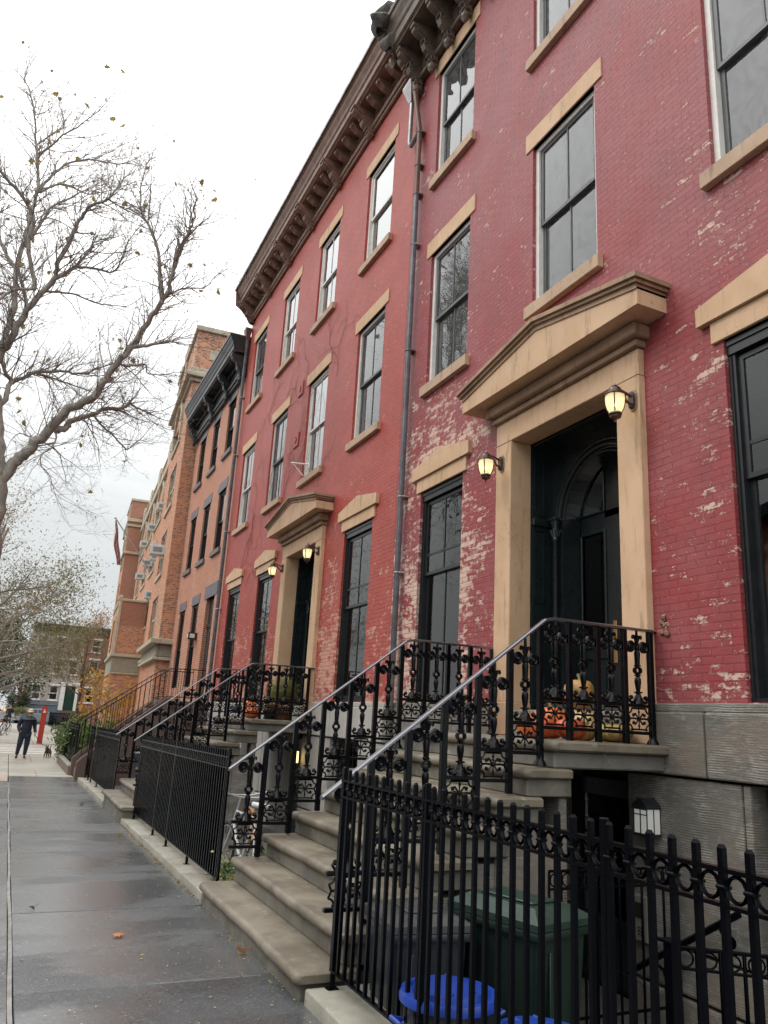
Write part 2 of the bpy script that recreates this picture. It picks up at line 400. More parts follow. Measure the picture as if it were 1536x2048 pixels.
M = {}
M['brickA'] = painted_brick('mauve_painted_brick', (0.33,0.055,0.055), (0.34,0.088,0.094), (0.74,0.56,0.47), (0.56,0.34,0.26), 0.062,
    region=[(8.2,10.8,1.5,4.9,0.15), (3.6,4.5,2.4,5.2,0.055), (2.0,4.9,5.9,7.4,0.06), (7.9,10.6,5.2,6.4,0.14)])
M['brickB'] = painted_brick('red_painted_brick', (0.43,0.066,0.046), (0.46,0.088,0.068), (0.66,0.38,0.29), (0.52,0.22,0.15), 0.035,
    region=[(10.5,22.0,1.5,3.6,0.10), (12.9,13.8,1.5,5.3,0.09)], mk=0.75)
M['brickC'] = plain_brick('brown_brick', (0.52,0.19,0.095), (0.40,0.125,0.065), (0.50,0.40,0.32), ms=0.011)
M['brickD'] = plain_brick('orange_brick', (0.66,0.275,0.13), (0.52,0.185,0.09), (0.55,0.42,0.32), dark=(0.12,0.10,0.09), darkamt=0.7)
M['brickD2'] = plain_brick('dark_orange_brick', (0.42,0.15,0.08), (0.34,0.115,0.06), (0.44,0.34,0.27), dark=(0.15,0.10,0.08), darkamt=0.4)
M['brickF'] = plain_brick('far_red_brick', (0.30,0.09,0.06), (0.24,0.07,0.05), (0.3,0.2,0.16))
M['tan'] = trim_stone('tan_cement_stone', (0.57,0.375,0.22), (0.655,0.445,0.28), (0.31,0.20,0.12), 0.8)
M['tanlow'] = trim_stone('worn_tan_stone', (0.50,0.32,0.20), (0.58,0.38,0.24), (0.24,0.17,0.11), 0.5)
M['tandark'] = trim_stone('stained_dark_stone', (0.27,0.175,0.11), (0.40,0.265,0.165), (0.10,0.075,0.055), 0.8)  # darker tone of the tan stone, with drip stains
M['sill'] = trim_stone('weathered_sill_stone', (0.44,0.30,0.20), (0.52,0.37,0.25), (0.17,0.13,0.10), 0.8)
M['base'] = tooled_stone('tooled_grey_stone', (0.215,0.205,0.185), (0.36,0.35,0.32), (0.24,0.19,0.14))
M['wash'] = trim_stone('grey_wash_stone', (0.38,0.365,0.33), (0.44,0.42,0.385), (0.22,0.21,0.19), 0.6)
M['step'] = step_stone('brown_grey_step_stone', (0.100,0.094,0.076), (0.175,0.165,0.135), (0.34,0.32,0.26))
M['landst'] = step_stone('white_streaked_step_stone', (0.13,0.125,0.105), (0.20,0.19,0.165), (0.62,0.61,0.58))
M['nose'] = step_stone('worn_nosing_stone', (0.125,0.105,0.075), (0.215,0.187,0.140), (0.42,0.39,0.31))
M['kerb'] = step_stone('pale_kerb_stone', (0.24,0.23,0.185), (0.34,0.325,0.27), (0.46,0.44,0.38))
M['iron'] = simple('black_gloss_iron', (0.0025,0.003,0.0045), 0.20, 0.0, bstr=0.35, bscale=70, bd=0.003, rvar=0.10, spec=0.24)
M['iron2'] = simple('black_fence_iron', (0.0015,0.002,0.0035), 0.20, 0.0, bstr=0.4, bscale=55, bd=0.003, rvar=0.12, spec=0.10)
M['rail'] = simple('wet_handrail_iron', (0.20,0.20,0.22), 0.26, 0.85, bstr=0.25, bscale=40, bd=0.002)
M['pave'] = wet_paving('wet_bluestone', (0.060,0.063,0.066), (0.092,0.096,0.099), (0.036,0.037,0.038), 0.40)
M['pave_dark'] = wet_paving('wet_bluestone_darker', (0.048,0.051,0.053), (0.078,0.081,0.083), (0.03,0.03,0.03), 0.42)
M['pave_pale'] = wet_paving('wet_bluestone_paler', (0.070,0.073,0.075), (0.108,0.111,0.112), (0.042,0.042,0.042), 0.38)
M['pave2'] = wet_paving('wet_concrete', (0.07,0.072,0.073), (0.11,0.112,0.112), (0.045,0.045,0.045), 0.38)
M['flag'] = wet_paving('pale_flagstone', (0.27,0.25,0.205), (0.36,0.34,0.29), (0.20,0.18,0.15), 0.16)
M['flagpink'] = wet_paving('pinkish_flagstone', (0.36,0.25,0.19), (0.42,0.31,0.24), (0.25,0.18,0.14), 0.16)
M['joint'] = simple('dark_joint', (0.022,0.021,0.019), 0.9)
M['grit'] = simple('pale_joint_mortar', (0.20,0.19,0.175), 0.9, c2=(0.30,0.29,0.27), nscale=6)
M['asph'] = simple('asphalt', (0.05,0.05,0.052), 0.6, c2=(0.07,0.07,0.07), nscale=2, bstr=0.3, bscale=90)
M['white'] = simple('white_road_paint', (0.62,0.61,0.58), 0.6, c2=(0.45,0.44,0.42), nscale=3)
M['soil'] = simple('dark_area_floor', (0.06,0.058,0.052), 0.7, c2=(0.10,0.095,0.085), nscale=4, bstr=0.4, bscale=30)
M['wood'] = simple('brown_cornice_wood', (0.18,0.10,0.072), 0.55, c2=(0.27,0.165,0.12), nscale=5, bstr=0.4, bscale=25, bd=0.006)
M['woodA'] = simple('weathered_cornice_wood', (0.16,0.115,0.083), 0.65, c2=(0.085,0.062,0.047), nscale=6, bstr=0.5, bscale=22, bd=0.008)
M['gutter'] = simple('grey_gutter_metal', (0.50,0.50,0.49), 0.45, 0.3, c2=(0.20,0.19,0.18), nscale=4)
M['blkwood'] = simple('black_cornice_paint', (0.016,0.017,0.020), 0.38, c2=(0.03,0.031,0.034), nscale=6, bstr=0.2)
M['pipe'] = simple('grey_downpipe', (0.17,0.18,0.20), 0.4, 0.3, c2=(0.11,0.11,0.12), nscale=5)
M['pipebr'] = simple('brown_downpipe', (0.20,0.095,0.062), 0.5, 0.1, c2=(0.13,0.075,0.055), nscale=5)
M['pipegal'] = simple('galvanised_pipe', (0.36,0.36,0.36), 0.38, 0.6, c2=(0.27,0.26,0.26), nscale=6)
M['pipelow'] = simple('dark_lower_downpipe', (0.10,0.095,0.085), 0.5, 0.1, c2=(0.14,0.13,0.11), nscale=5)
M['band'] = simple('pipe_band', (0.5,0.5,0.5), 0.4, 0.5)
M['blkwin'] = simple('black_window_paint', (0.012,0.014,0.016), 0.32, c2=(0.02,0.022,0.024), nscale=9, bstr=0.1)
M['grywin'] = simple('grey_sash_paint', (0.085,0.090,0.090), 0.45, c2=(0.11,0.115,0.115), nscale=9)
M['whtwin'] = simple('white_sash_paint', (0.82,0.80,0.75), 0.5, c2=(0.72,0.70,0.65), nscale=9)
M['cremwin'] = simple('cream_sash_paint', (0.48,0.45,0.35), 0.5, c2=(0.40,0.38,0.31), nscale=4)
M['glass'] = glass_mat('window_glass', rip=0.006)
M['glassw'] = glass_mat('wavy_old_glass', rip=0.012, ior=1.6, veil=0.20)
M['glassr'] = glass_mat('reflective_window_glass', tint=(0.45,0.47,0.47), rip=0.008, ior=3.4)
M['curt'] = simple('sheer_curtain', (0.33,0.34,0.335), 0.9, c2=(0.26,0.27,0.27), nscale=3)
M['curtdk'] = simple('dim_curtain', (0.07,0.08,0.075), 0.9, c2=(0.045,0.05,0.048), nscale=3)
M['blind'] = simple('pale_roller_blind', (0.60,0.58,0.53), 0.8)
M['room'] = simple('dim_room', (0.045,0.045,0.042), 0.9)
M['door'] = simple('dark_green_door_paint', (0.009,0.016,0.018), 0.3, c2=(0.013,0.021,0.023), nscale=6, bstr=0.06, rvar=0.05)
M['doorin'] = simple('pale_inner_wall', (0.68,0.86,0.90), 0.8)
M['brass'] = simple('brass_plate', (0.55,0.36,0.14), 0.35, 0.8)
M['bronze'] = simple('dark_bronze', (0.075,0.040,0.032), 0.3, 0.45, c2=(0.11,0.06,0.045), nscale=20)
M['pewter'] = simple('pewter_plate', (0.36,0.33,0.29), 0.45, 0.5, c2=(0.24,0.22,0.19), nscale=20)
M['lampgl'] = lamp_glass('amber_lantern_glass', (0.95,0.86,0.62), 0.24)
M['lampgl2'] = lamp_glass('faint_glow_lantern_glass', (0.80,0.80,0.76), 0.12)  # faint glow added to the glass although its lantern is unlit
M['bulb'] = emit('lit_bulb', (1.0,0.86,0.45), 22.0)
M['camw'] = simple('white_plastic', (0.7,0.7,0.68), 0.4)
M['blk'] = simple('black_rubber', (0.015,0.015,0.015), 0.6)
M['brownst'] = simple('painted_brownstone', (0.125,0.082,0.066), 0.6, c2=(0.15,0.10,0.08), nscale=4, bstr=0.2)
M['slate'] = simple('slate_lintel_stone', (0.13,0.12,0.13), 0.6, c2=(0.16,0.15,0.16), nscale=8, bstr=0.2)
M['cast'] = simple('cream_cast_stone', (0.50,0.44,0.33), 0.7, c2=(0.42,0.37,0.28), nscale=5, bstr=0.2)
M['castdk'] = simple('olive_cast_stone', (0.28,0.26,0.20), 0.7, c2=(0.33,0.31,0.25), nscale=5, bstr=0.2)
M['acw'] = simple('air_conditioner_white', (0.66,0.67,0.66), 0.5)
M['acg'] = simple('air_conditioner_grille', (0.25,0.27,0.28), 0.6)
M['pole'] = simple('pale_pole', (0.5,0.5,0.5), 0.4, 0.3)
# ------------------------------------------------------------------ ground
def gsheet(mb, x0, x1, ys, dz, t=None):
    for a, b_ in zip(ys[:-1], ys[1:]):
        vs = [(x0,a,gz(a)+dz),(x1,a,gz(a)+dz),(x1,b_,gz(b_)+dz),(x0,b_,gz(b_)+dz)]
        mb.add(vs, [(0,1,2,3)])
def slab(mb, x0, x1, y0, y1, dz=0.0, t=0.06, b=0.006):
    z0, z1 = gz(y0)+dz, gz(y1)+dz
    # a flag with small arrises
    vs = [(x0,y0,z0-t),(x1,y0,z0-t),(x1,y1,z1-t),(x0,y1,z1-t),(x0,y0,z0-b),(x1,y0,z0-b),(x1,y1,z1-b),(x0,y1,z1-b),
          (x0+b,y0+b,z0),(x1-b,y0+b,z0),(x1-b,y1-b,z1),(x0+b,y1-b,z1)]
    fs = [(0,1,5,4),(1,2,6,5),(2,3,7,6),(3,0,4,7),(4,5,9,8),(5,6,10,9),(6,7,11,10),(7,4,8,11),(8,9,10,11)]
    mb.add(vs, fs)
g = MB()
far = [-8, 5.2, 27, 34, 60, 110, 320]
gsheet(g, -60, 60, far, -0.55)
struct('ground', g, M['asph'])
g = MB()
gsheet(g, -2.2, 2.02, [-6, 5.2, 27, 34.6], -0.03)
struct('sidewalk_bed', g, M['joint'])
rr = random.Random(3)
ysl = [-3.0, -1.4, 0.1, 1.6, 3.1, 4.55, 5.66, 7.80, 9.47, 11.0, 12.85, 14.7, 17.0, 18.25, 20.1, 21.85, 23.9]
g = MB(); g2 = MB()
for a, b_ in zip(ysl[:-1], ysl[1:]):
    j = rr.uniform(-0.002, 0.003)
    slab(g, 0.305, 1.975, a+0.007, b_-0.007, j)
ysl2 = [-3.0, -0.6, 1.9, 4.5, 6.1, 7.65, 11.0, 14.4, 17.6, 21.0, 22.2]
for a, b_ in zip(ysl2[:-1], ysl2[1:]):
    slab(g2, -1.32, 0.270, a+0.005, b_-0.005, rr.uniform(-0.002, 0.002))
sw_ = struct('sidewalk', g, M['pave'])
sw_.data.materials.append(M['pave_dark']); sw_.data.materials.append(M['pave_pale'])
for k, p_ in enumerate(sw_.data.polygons): p_.material_index = [0,1,0,2,0,1,2,0,1,0,0,2,1,0,2,0][(k//9) % 16]
struct('sidewalk_outer_strip', g2, M['pave2'])
g = MB()
pts = [(-3 + 0.35*i) for i in range(72)]
w = [0.272 + 0.004*math.sin(i*0.7) + rr.uniform(-0.002, 0.002) for i in range(72)]
for i in range(71):
    a, b_ = pts[i], pts[i+1]
    g.add([(w[i],a,gz(a)-0.006),(w[i]+0.026,a,gz(a)-0.004),(w[i+1]+0.026,b_,gz(b_)-0.004),(w[i+1],b_,gz(b_)-0.006)], [(0,1,2,3)])
struct('sidewalk_joint', g, M['grit'])
g = MB()
for (x0, x1, y0, y1) in ((0.29,1.0,23.9,27.2),(1.005,1.93,23.9,27.2),(0.29,1.93,27.21,30.2),(-1.3,0.28,23.9,27.5),(-1.3,0.28,27.51,31.0),(0.29,1.0,30.21,34.3),(1.005,1.93,30.21,34.3),(-1.3,0.28,31.01,34.3)):
    slab(g, x0+0.003, x1-0.003, y0+0.004, y1-0.004, rr.uniform(-0.002,0.002))
struct('flagstone_paving', g, M['flag'])
g = MB(); slab(g, -1.3, 0.27, 22.21, 23.89); struct('pink_flagstone', g, M['flagpink'])
# kerb stone under the railings
def kerbstone(y0, y1, x0=1.93, x1=2.38, h=0.085):
    g = MB(); n = max(1, round((y1-y0)/1.7)); 
    for i in range(n):
        a = y0+(y1-y0)*i/n; b_ = y0+(y1-y0)*(i+1)/n
        m_ = MB(); m_.rbox(x0, x1, a+0.003, b_-0.003, -0.12, h, 0.014, 2)
        mid = (a+b_)/2
        m_.v = [(v[0]+ (0.006*math.sin(v[1]*9)), v[1], v[2]+gz(v[1])) for v in m_.v]
        g.join(m_)
    return g
for (a, b_) in ((-2.0, 5.04), (7.93, 13.80), (16.55, 22.70)):
    struct('kerb', kerbstone(a, b_), M['kerb'], True)
# sunken front areas
g = MB(); g.box(2.38, XF+0.1, -3, 5.06, -0.56, -0.45); g.box(2.36, 2.42, -3, 5.06, -0.45, 0.0)
g.box(2.38, XF+0.1, 7.84, 13.7, -0.56, -0.25); g.box(2.36, 2.42, 7.84, 13.7, -0.25, -0.05)
g.box(2.38, XF+0.1, 16.4, 22.7, -0.6, -0.52); g.box(2.36, 2.42, 16.4, 22.7, -0.6, -0.1); g.box(2.38, XF+0.1, 5.06, 7.84, -0.56, -0.46); g.box(2.38, XF+0.1, 13.7, 16.4, -0.56, -0.46)
struct('front_area_floor', g, M['soil'])
# crossing street and the wide far pavement
zf = gz(40)
g = MB(); g.box(-14, 4.6, 34.3, 43.4, zf-0.1, zf-0.02); struct('cross_street', g, M['flag'])
g = MB()
for i in range(6):
    a = 35.0+1.35*i
    g.box(-1.6, 2.6, a, a+0.72, zf-0.018, zf-0.014)
struct('crosswalk_marking', g, M['white'])
g = MB()
for i in range(16):
    for j in range(5):
        slab(g, -3.4+1.6*j+0.01, -1.8+1.6*j-0.01, 43.4+2.4*i+0.01, 45.8+2.4*i-0.01, 0.0)
struct('far_pavement', g, M['flag'])
g = MB(); g.box(-40, -1.5, -10, 34, -0.52, -0.17); g.box(-40, 40, 82, 200, zf-0.16, zf-0.02); g.box(-40,-3.5,34,82,zf-0.16,zf-0.03); struct('road', g, M['asph'])

# ------------------------------------------------------------------ facade helpers (world metres)
def wall_with_holes(mb, X, y0, y1, z0, z1, holes, depth=0.22):
    """front skin at x=X with rectangular openings and their brick reveals"""
    ys = sorted(set([y0, y1] + [h[0] for h in holes] + [h[1] for h in holes]))
    zs = sorted(set([z0, z1] + [h[2] for h in holes] + [h[3] for h in holes]))
    def inh(y, z): return any(h[0] < y < h[1] and h[2] < z < h[3] for h in holes)
    for a, b_ in zip(ys[:-1], ys[1:]):
        for c, d in zip(zs[:-1], zs[1:]):
            if not inh((a+b_)/2, (c+d)/2):
                mb.add([(X,a,c),(X,b_,c),(X,b_,d),(X,a,d)], [(0,3,2,1)])
    for (a, b_, c, d) in holes:
        mb.add([(X,a,c),(X+depth,a,c),(X+depth,a,d),(X,a,d)], [(0,1,2,3)])
        mb.add([(X,b_,c),(X+depth,b_,c),(X+depth,b_,d),(X,b_,d)], [(0,3,2,1)])
        mb.add([(X,a,d),(X+depth,a,d),(X+depth,b_,d),(X,b_,d)], [(0,1,2,3)])
        mb.add([(X,a,c),(X+depth,a,c),(X+depth,b_,c),(X,b_,c)], [(0,3,2,1)])
    return mb

def sash_window(par, X, ya, yb, z0, z1, outer, sash, muntin=1, glass='glass', split=0.5, curtain='curt', parlor=False, deep=0.05, cfull=None):
    """frame (part) with panes and curtain as its own pieces"""
    f = MB(); s = MB()
    xo = X+deep
    # outer frame / brickmould
    w = 0.066
    for (a, b_) in ((ya, ya+w), (yb-w, yb)): f.box(xo, xo+0.07, a, b_, z0, z1)
    f.box(xo, xo+0.07, ya+w, yb-w, z1-w, z1)
    f.box(xo-0.012, xo+0.10, ya+0.002, yb-0.002, z0, z0+0.035)
    a, b_ = ya+w, yb-w; zt = z1-w; zb = z0+0.035
    st = MB()
    if parlor:
        # deep panelled head and double jambs
        st.box(xo-0.02, xo+0.05, ya-0.001, yb+0.001, z1-0.14, z1-0.005)
        st.box(xo-0.035, xo-0.02, ya+0.01, yb-0.01, z1-0.06, z1-0.012)
        zt = z1-0.16
        st.box(xo-0.014, xo, ya+0.014, ya+0.034, z0, zt)
        st.box(xo-0.014, xo, yb-0.034, yb-0.014, z0, zt)
    zm = zb+(zt-zb)*split
    sw = 0.055
    x1 = xo+0.028; x2 = xo+0.068
    for (xa, c, d) in ((x1, zm-0.02, zt), (x2, zb, zm+0.02)):
        st.box(xa, xa+0.035, a, a+sw, c, d); st.box(xa, xa+0.035, b_-sw, b_, c, d)
        st.box(xa, xa+0.035, a+sw, b_-sw, d-0.045, d); st.box(xa, xa+0.035, a+sw, b_-sw, c, c+(0.045 if xa == x1 else 0.075))
        if muntin: st.box(xa+0.004, xa+0.031, (a+b_)/2-0.011, (a+b_)/2+0.011, c+0.04, d-0.04)
    if parlor:
        zz = zm+(zt-zm)*0.26
        st.box(x1+0.004, x1+0.031, a+sw, b_-sw, zz-0.016, zz+0.016)
    win = f.build('window', M[outer], par)
    st.build('sash', M[sash], win)
    gl = MB(); gl.box(x1+0.014, x1+0.018, a+0.02, b_-0.02, zm, zt-0.01); gl.box(x2+0.014, x2+0.018, a+0.02, b_-0.02, zb+0.01, zm)
    gl.build('pane', M[glass], win)
    if curtain:
        c = MB(); nfo = 46; xa = X+deep+0.22
        lo = z0+0.05 if cfull is None else z0+(z1-z0)*cfull
        rs = random.Random(int(ya*100)+int(z0*10))
        ph = rs.uniform(0, 6); fr = rs.uniform(7, 10)
        c.grid(lambda u, v: (xa+0.025*math.sin(u*2*PI*fr+ph+0.4*math.sin(v*5+ph))+0.02*math.sin(u*23+v*4), ya+0.02+(yb-ya-0.04)*u, lo+(z1-lo)*v), nfo, 4)
        c.build('curtain', M[curtain], win, True)
    return win
def sill(par_win, X, ya, yb, zb, zt, m='sill', over=0.085, proj=0.075):
    s = MB(); s.rbox(X-proj, X+0.16, ya-over, yb+over, zb, zt, 0.006, 1)
    s.build('sill', M[m], par_win)
def lintel(par, X, ya, yb, zb, zt, m='tan', over=0.14, proj=0.018):
    s = MB(); s.rbox(X-proj, X+0.2, ya-over, yb+over, zb, zt, 0.005, 1); s.build('lintel', M[m], par)
def hood(par, X, ya, yb, zb, m='tan', label=None):
    """parlour lintel with a low gabled cap"""
    o = 0.11; zm = zb+0.205
    s = MB(); s.rbox(X-0.03, X+0.2, ya-o, yb+o, zb, zm, 0.005, 1)
    c = (ya+yb)/2; q = 0.23
    poly = [(ya-q, zm+0.005), (yb+q, zm+0.005), (yb+q, zm+0.18), (c, zm+0.33), (ya-q, zm+0.18)]
    s.prism(poly, 'x', X-0.065, X+0.1)
    s.build('lintel_hood', M[m], par, label=label)

# ------------------------------------------------------------------ cornice pieces
def crown_profile(X, proj, z0, z1):
    """(x,z) outline of a projecting crown from soffit z0 to top z1"""
    d = z1-z0
    return [(X+0.02, z0), (X-proj+0.20, z0), (X-proj+0.20, z0+0.05*d), (X-proj+0.15, z0+0.10*d), (X-proj+0.15, z0+0.36*d), (X-proj+0.12, z0+0.42*d),
            (X-proj+0.10, z0+0.55*d), (X-proj+0.045, z0+0.72*d), (X-proj+0.03, z0+0.84*d), (X-proj, z0+0.87*d), (X-proj, z1), (X+0.02, z1)]
def bracket(par, X, y, z0, z1, proj, w, m, fancy=False):
    """scrolled console bracket"""
    b = MB(); h = z1-z0
    # S profile in x-z
    pr = [(X, z1), (X-proj, z1), (X-proj, z1-0.12*h), (X-proj*0.96, z1-0.22*h), (X-proj*0.80, z1-0.30*h), (X-proj*0.62, z1-0.34*h), (X-proj*0.55, z1-0.42*h), (X-proj*0.56, z1-0.52*h),
          (X-proj*0.50, z1-0.62*h), (X-proj*0.34, z1-0.70*h), (X-proj*0.24, z1-0.80*h), (X-proj*0.26, z1-0.88*h), (X-proj*0.20, z1-0.96*h), (X-proj*0.1, z0), (X, z0)]
    b.prism(pr, 'y', y-w/2, y+w/2)
    b.prism([(p[0]*0.86+X*0.14, p[1]*0.9+(z1-0.02*h)*0.1) for p in pr], 'y', y-w/2-0.02, y+w/2+0.02)
    for i in range(5):
        t = i/4; b.tube([(X-proj*(0.58-0.33*t)-0.014, y-w/2+0.006, z1-h*(0.4+0.45*t)), (X-proj*(0.58-0.33*t)-0.014, y+w/2-0.006, z1-h*(0.4+0.45*t))], 0.014, 6)
    b.rbox(X-proj-0.02, X-proj+0.10, y-w/2-0.015, y+w/2+0.015, z1-0.13*h, z1-0.02*h, 0.01, 1)
    if fancy:
        b.ball((X-0.09, y, z0-0.01), 0.075, 8, (1,1,1.2)); b.lathe([(0.0,-0.12),(0.035,-0.09),(0.06,-0.03),(0.05,0.03)], (X-0.09, y, z0-0.02), 8)
        for s_ in (-1, 1):
            b.torus((X-proj*0.45, y+s_*(w/2+0.018), z1-0.42*h), 0.055, 0.014, (0,1,0), 14, 5); b.torus((X-proj*0.2, y+s_*(w/2+0.018), z0+0.16*h), 0.042, 0.012, (0,1,0), 12, 5)
    return b.build('bracket', m, par)

def house_core(par, y0, y1, z0, z1, X=XF, depth=11.0, m='room', roof='soil'):
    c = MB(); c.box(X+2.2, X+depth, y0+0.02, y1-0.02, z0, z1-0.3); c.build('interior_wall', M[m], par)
    s = MB(); s.box(X+0.02, X+depth, y0, y0+0.016, z0, z1-0.05); s.box(X+0.02, X+depth, y1-0.016, y1, z0, z1-0.05); s.build('party_wall', M['brickF'], par)
    r = MB(); r.box(X+0.02, X+depth, y0, y1, z1-0.28, z1-0.10); r.build('roof', M[roof], par)
    # dark floors so that the rooms do not show through to each other
    f = MB()
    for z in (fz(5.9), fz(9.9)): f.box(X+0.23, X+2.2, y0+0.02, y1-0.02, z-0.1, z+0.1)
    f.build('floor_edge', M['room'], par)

BAY = 2.787
CY = 6.46                       # centre of the near house's door
# ================================================================== NEAR HOUSE (A)
A0, A1 = CY-1.5*BAY+0.06, fy(10.95)-0.005
hA = thing('row_house', 'nearest row house of peeling mauve-red painted brick with tan pedimented doorway', 'house', (XF, (A0+A1)/2, 0), group='red painted row houses')
colA = [CY+BAY, CY, CY-BAY]
hw = 0.605
zb0 = fz(2.0)                   # brick starts here
ZS2, ZS3 = fz(6.90), fz(10.80)  # sill tops
ZL1, ZL2, ZL3 = fz(5.13), fz(9.30), fz(13.06)
ZT_A = fz(14.25)
holes = []
for i, c in enumerate(colA):
    for (a, b_) in ((ZS2, ZL2), (ZS3, ZL3)): holes.append((c-hw, c+hw, a, b_))
    if i != 1: holes.append((c-hw, c+hw, zb0+0.005, ZL1))
DH = 0.92
holes.append((CY-1.0, CY+1.0, 1.64, fz(5.21)))
w_ = wall_with_holes(MB(), XF, A0, A1, zb0, ZT_A, holes)
w_.build('brick_wall', M['brickA'], hA)
for i, c in enumerate(colA):
    for k, (a, b_, zl) in enumerate(((ZS2, ZL2, 1), (ZS3, ZL3, 2))):
        wn = sash_window(hA, XF, c-hw, c+hw, a, b_, 'whtwin', 'grywin', 1, 'glassw', curtain='curt')
        sill(wn, XF, c-hw, c+hw, a-0.165, a)
        lintel(hA, XF, c-hw, c+hw, b_, b_+0.285)
    if i != 1:
        wn = sash_window(hA, XF, c-hw, c+hw, zb0+0.005, ZL1, 'blkwin', 'blkwin', 1, 'glass', split=0.62, curtain='curtdk', parlor=True)
        hood(hA, XF, c-hw, c+hw, ZL1)
# cornice of A: heavy carved brackets
g = MB(); g.prism(crown_profile(XF, 0.78, fz(14.0), fz(14.75)), 'y', A0, A1+0.02); g.build('cornice', M['woodA'], hA)
g = MB(); g.box(XF-0.07, XF+0.02, A0, A1, fz(13.52), fz(14.0)); g.rbox(XF-0.13, XF, A0, A1, fz(13.42), fz(13.52), 0.03, 2); g.rbox(XF-0.10, XF, A0, A1, fz(13.90), fz(13.99), 0.02, 1)
for k in range(int((A1-A0)/0.28)):
    y = A0+0.14+0.28*k; g.rbox(XF-0.10, XF-0.05, y-0.08, y+0.08, fz(13.60), fz(13.86), 0.02, 1)
g.build('frieze', M['woodA'], hA)
y = A1-0.20
while y > A0: 
    bracket(hA, XF-0.05, y, fz(13.22), fz(13.99), 0.50, 0.115, M['woodA'], True); y -= 0.575
house_core(hA, A0, A1, zb0-0.3, fz(14.6))
# stone basement, coursed and horizontally tooled
def basement(par, y0, y1, holes, m='base', z0=-0.6):
    courses = [(fz(1.405), zb0-0.075, 0.0), (fz(0.10), fz(1.385), 0.035), (fz(-0.245), fz(0.075), 0.035), (z0, fz(-0.27), 0.035)]
    rb = random.Random(int(y0*10))
    for (c, d, back) in courses:
        y = y0
        while y < y1-0.05:
            L = rb.uniform(1.5, 2.4); e = min(y1, y+L)
            if y1-e < 0.5: e = y1
            segs = [(y, e)]
            zsp = [(c, d)]
            for (ha, hb, hc, hd) in holes:
                ns = []
                for (a, b_) in segs:
                    if hd <= c+0.02 or hc >= d-0.02 or hb <= a or ha >= b_: ns.append((a, b_, c, d)) if False else ns.append((a, b_))
                    else:
                        if ha > a+0.05: ns.append((a, ha))
                        if hb < b_-0.05: ns.append((hb, b_))
                segs = ns
            for (a, b_) in segs:
                mb = MB(); mb.rbox(XF-0.05+back, XF+0.3, a+0.006, b_-0.006, c, d, 0.016, 2)
                parts_base.join(mb)
            y = e
parts_base = MB()
bh = [(CY-0.86, CY+0.1, -0.6, fz(1.30)), (CY-BAY-0.62, CY-BAY+0.62, fz(0.15), fz(1.36)), (CY+BAY-0.62, CY+BAY+0.62, fz(0.15), fz(1.36))]
basement(hA, A0, A1, bh)
parts_base.build('stone_basement', M['base'], hA)
g = MB(); g.rbox(XF-0.03, XF+0.25, A0, CY-1.16, zb0-0.075, zb0-0.002, 0.012, 2); g.rbox(XF-0.03, XF+0.25, CY+1.16, A1, zb0-0.075, zb0-0.002, 0.012, 2)
g.build('water_table', M['base'], hA)
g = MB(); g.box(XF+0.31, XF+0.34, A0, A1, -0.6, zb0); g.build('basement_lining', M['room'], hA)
for c in (CY-BAY, CY+BAY):
    sash_window(hA, XF, c-0.6, c+0.6, fz(0.15), fz(1.36), 'blkwin', 'blkwin', 1, 'glass', curtain='curtdk', deep=0.14)
# basement door under the landing
g = MB(); g.box(XF+0.16, XF+0.20, CY-0.84, CY+0.08, -0.46, 1.26); g.box(XF+0.14, XF+0.16, CY-0.86, CY-0.72, -0.46, 1.3); g.box(XF+0.14, XF+0.16, CY-0.04, CY+0.1, -0.46, 1.3); g.box(XF+0.14,XF+0.16,CY-0.72,CY-0.04,-0.0,0.12); g.box(XF+0.14,XF+0.16,CY-0.72,CY-0.04,-0.46,-0.3); g.box(XF+0.14,XF+0.16,CY-0.72,CY-0.04,1.15,1.3)
bd = g.build('basement_door', M['door'], hA)
g = MB(); g.box(XF+0.150, XF+0.156, CY-0.72, CY-0.04, 0.12, 1.15); g.build('pane', M['glass'], bd)
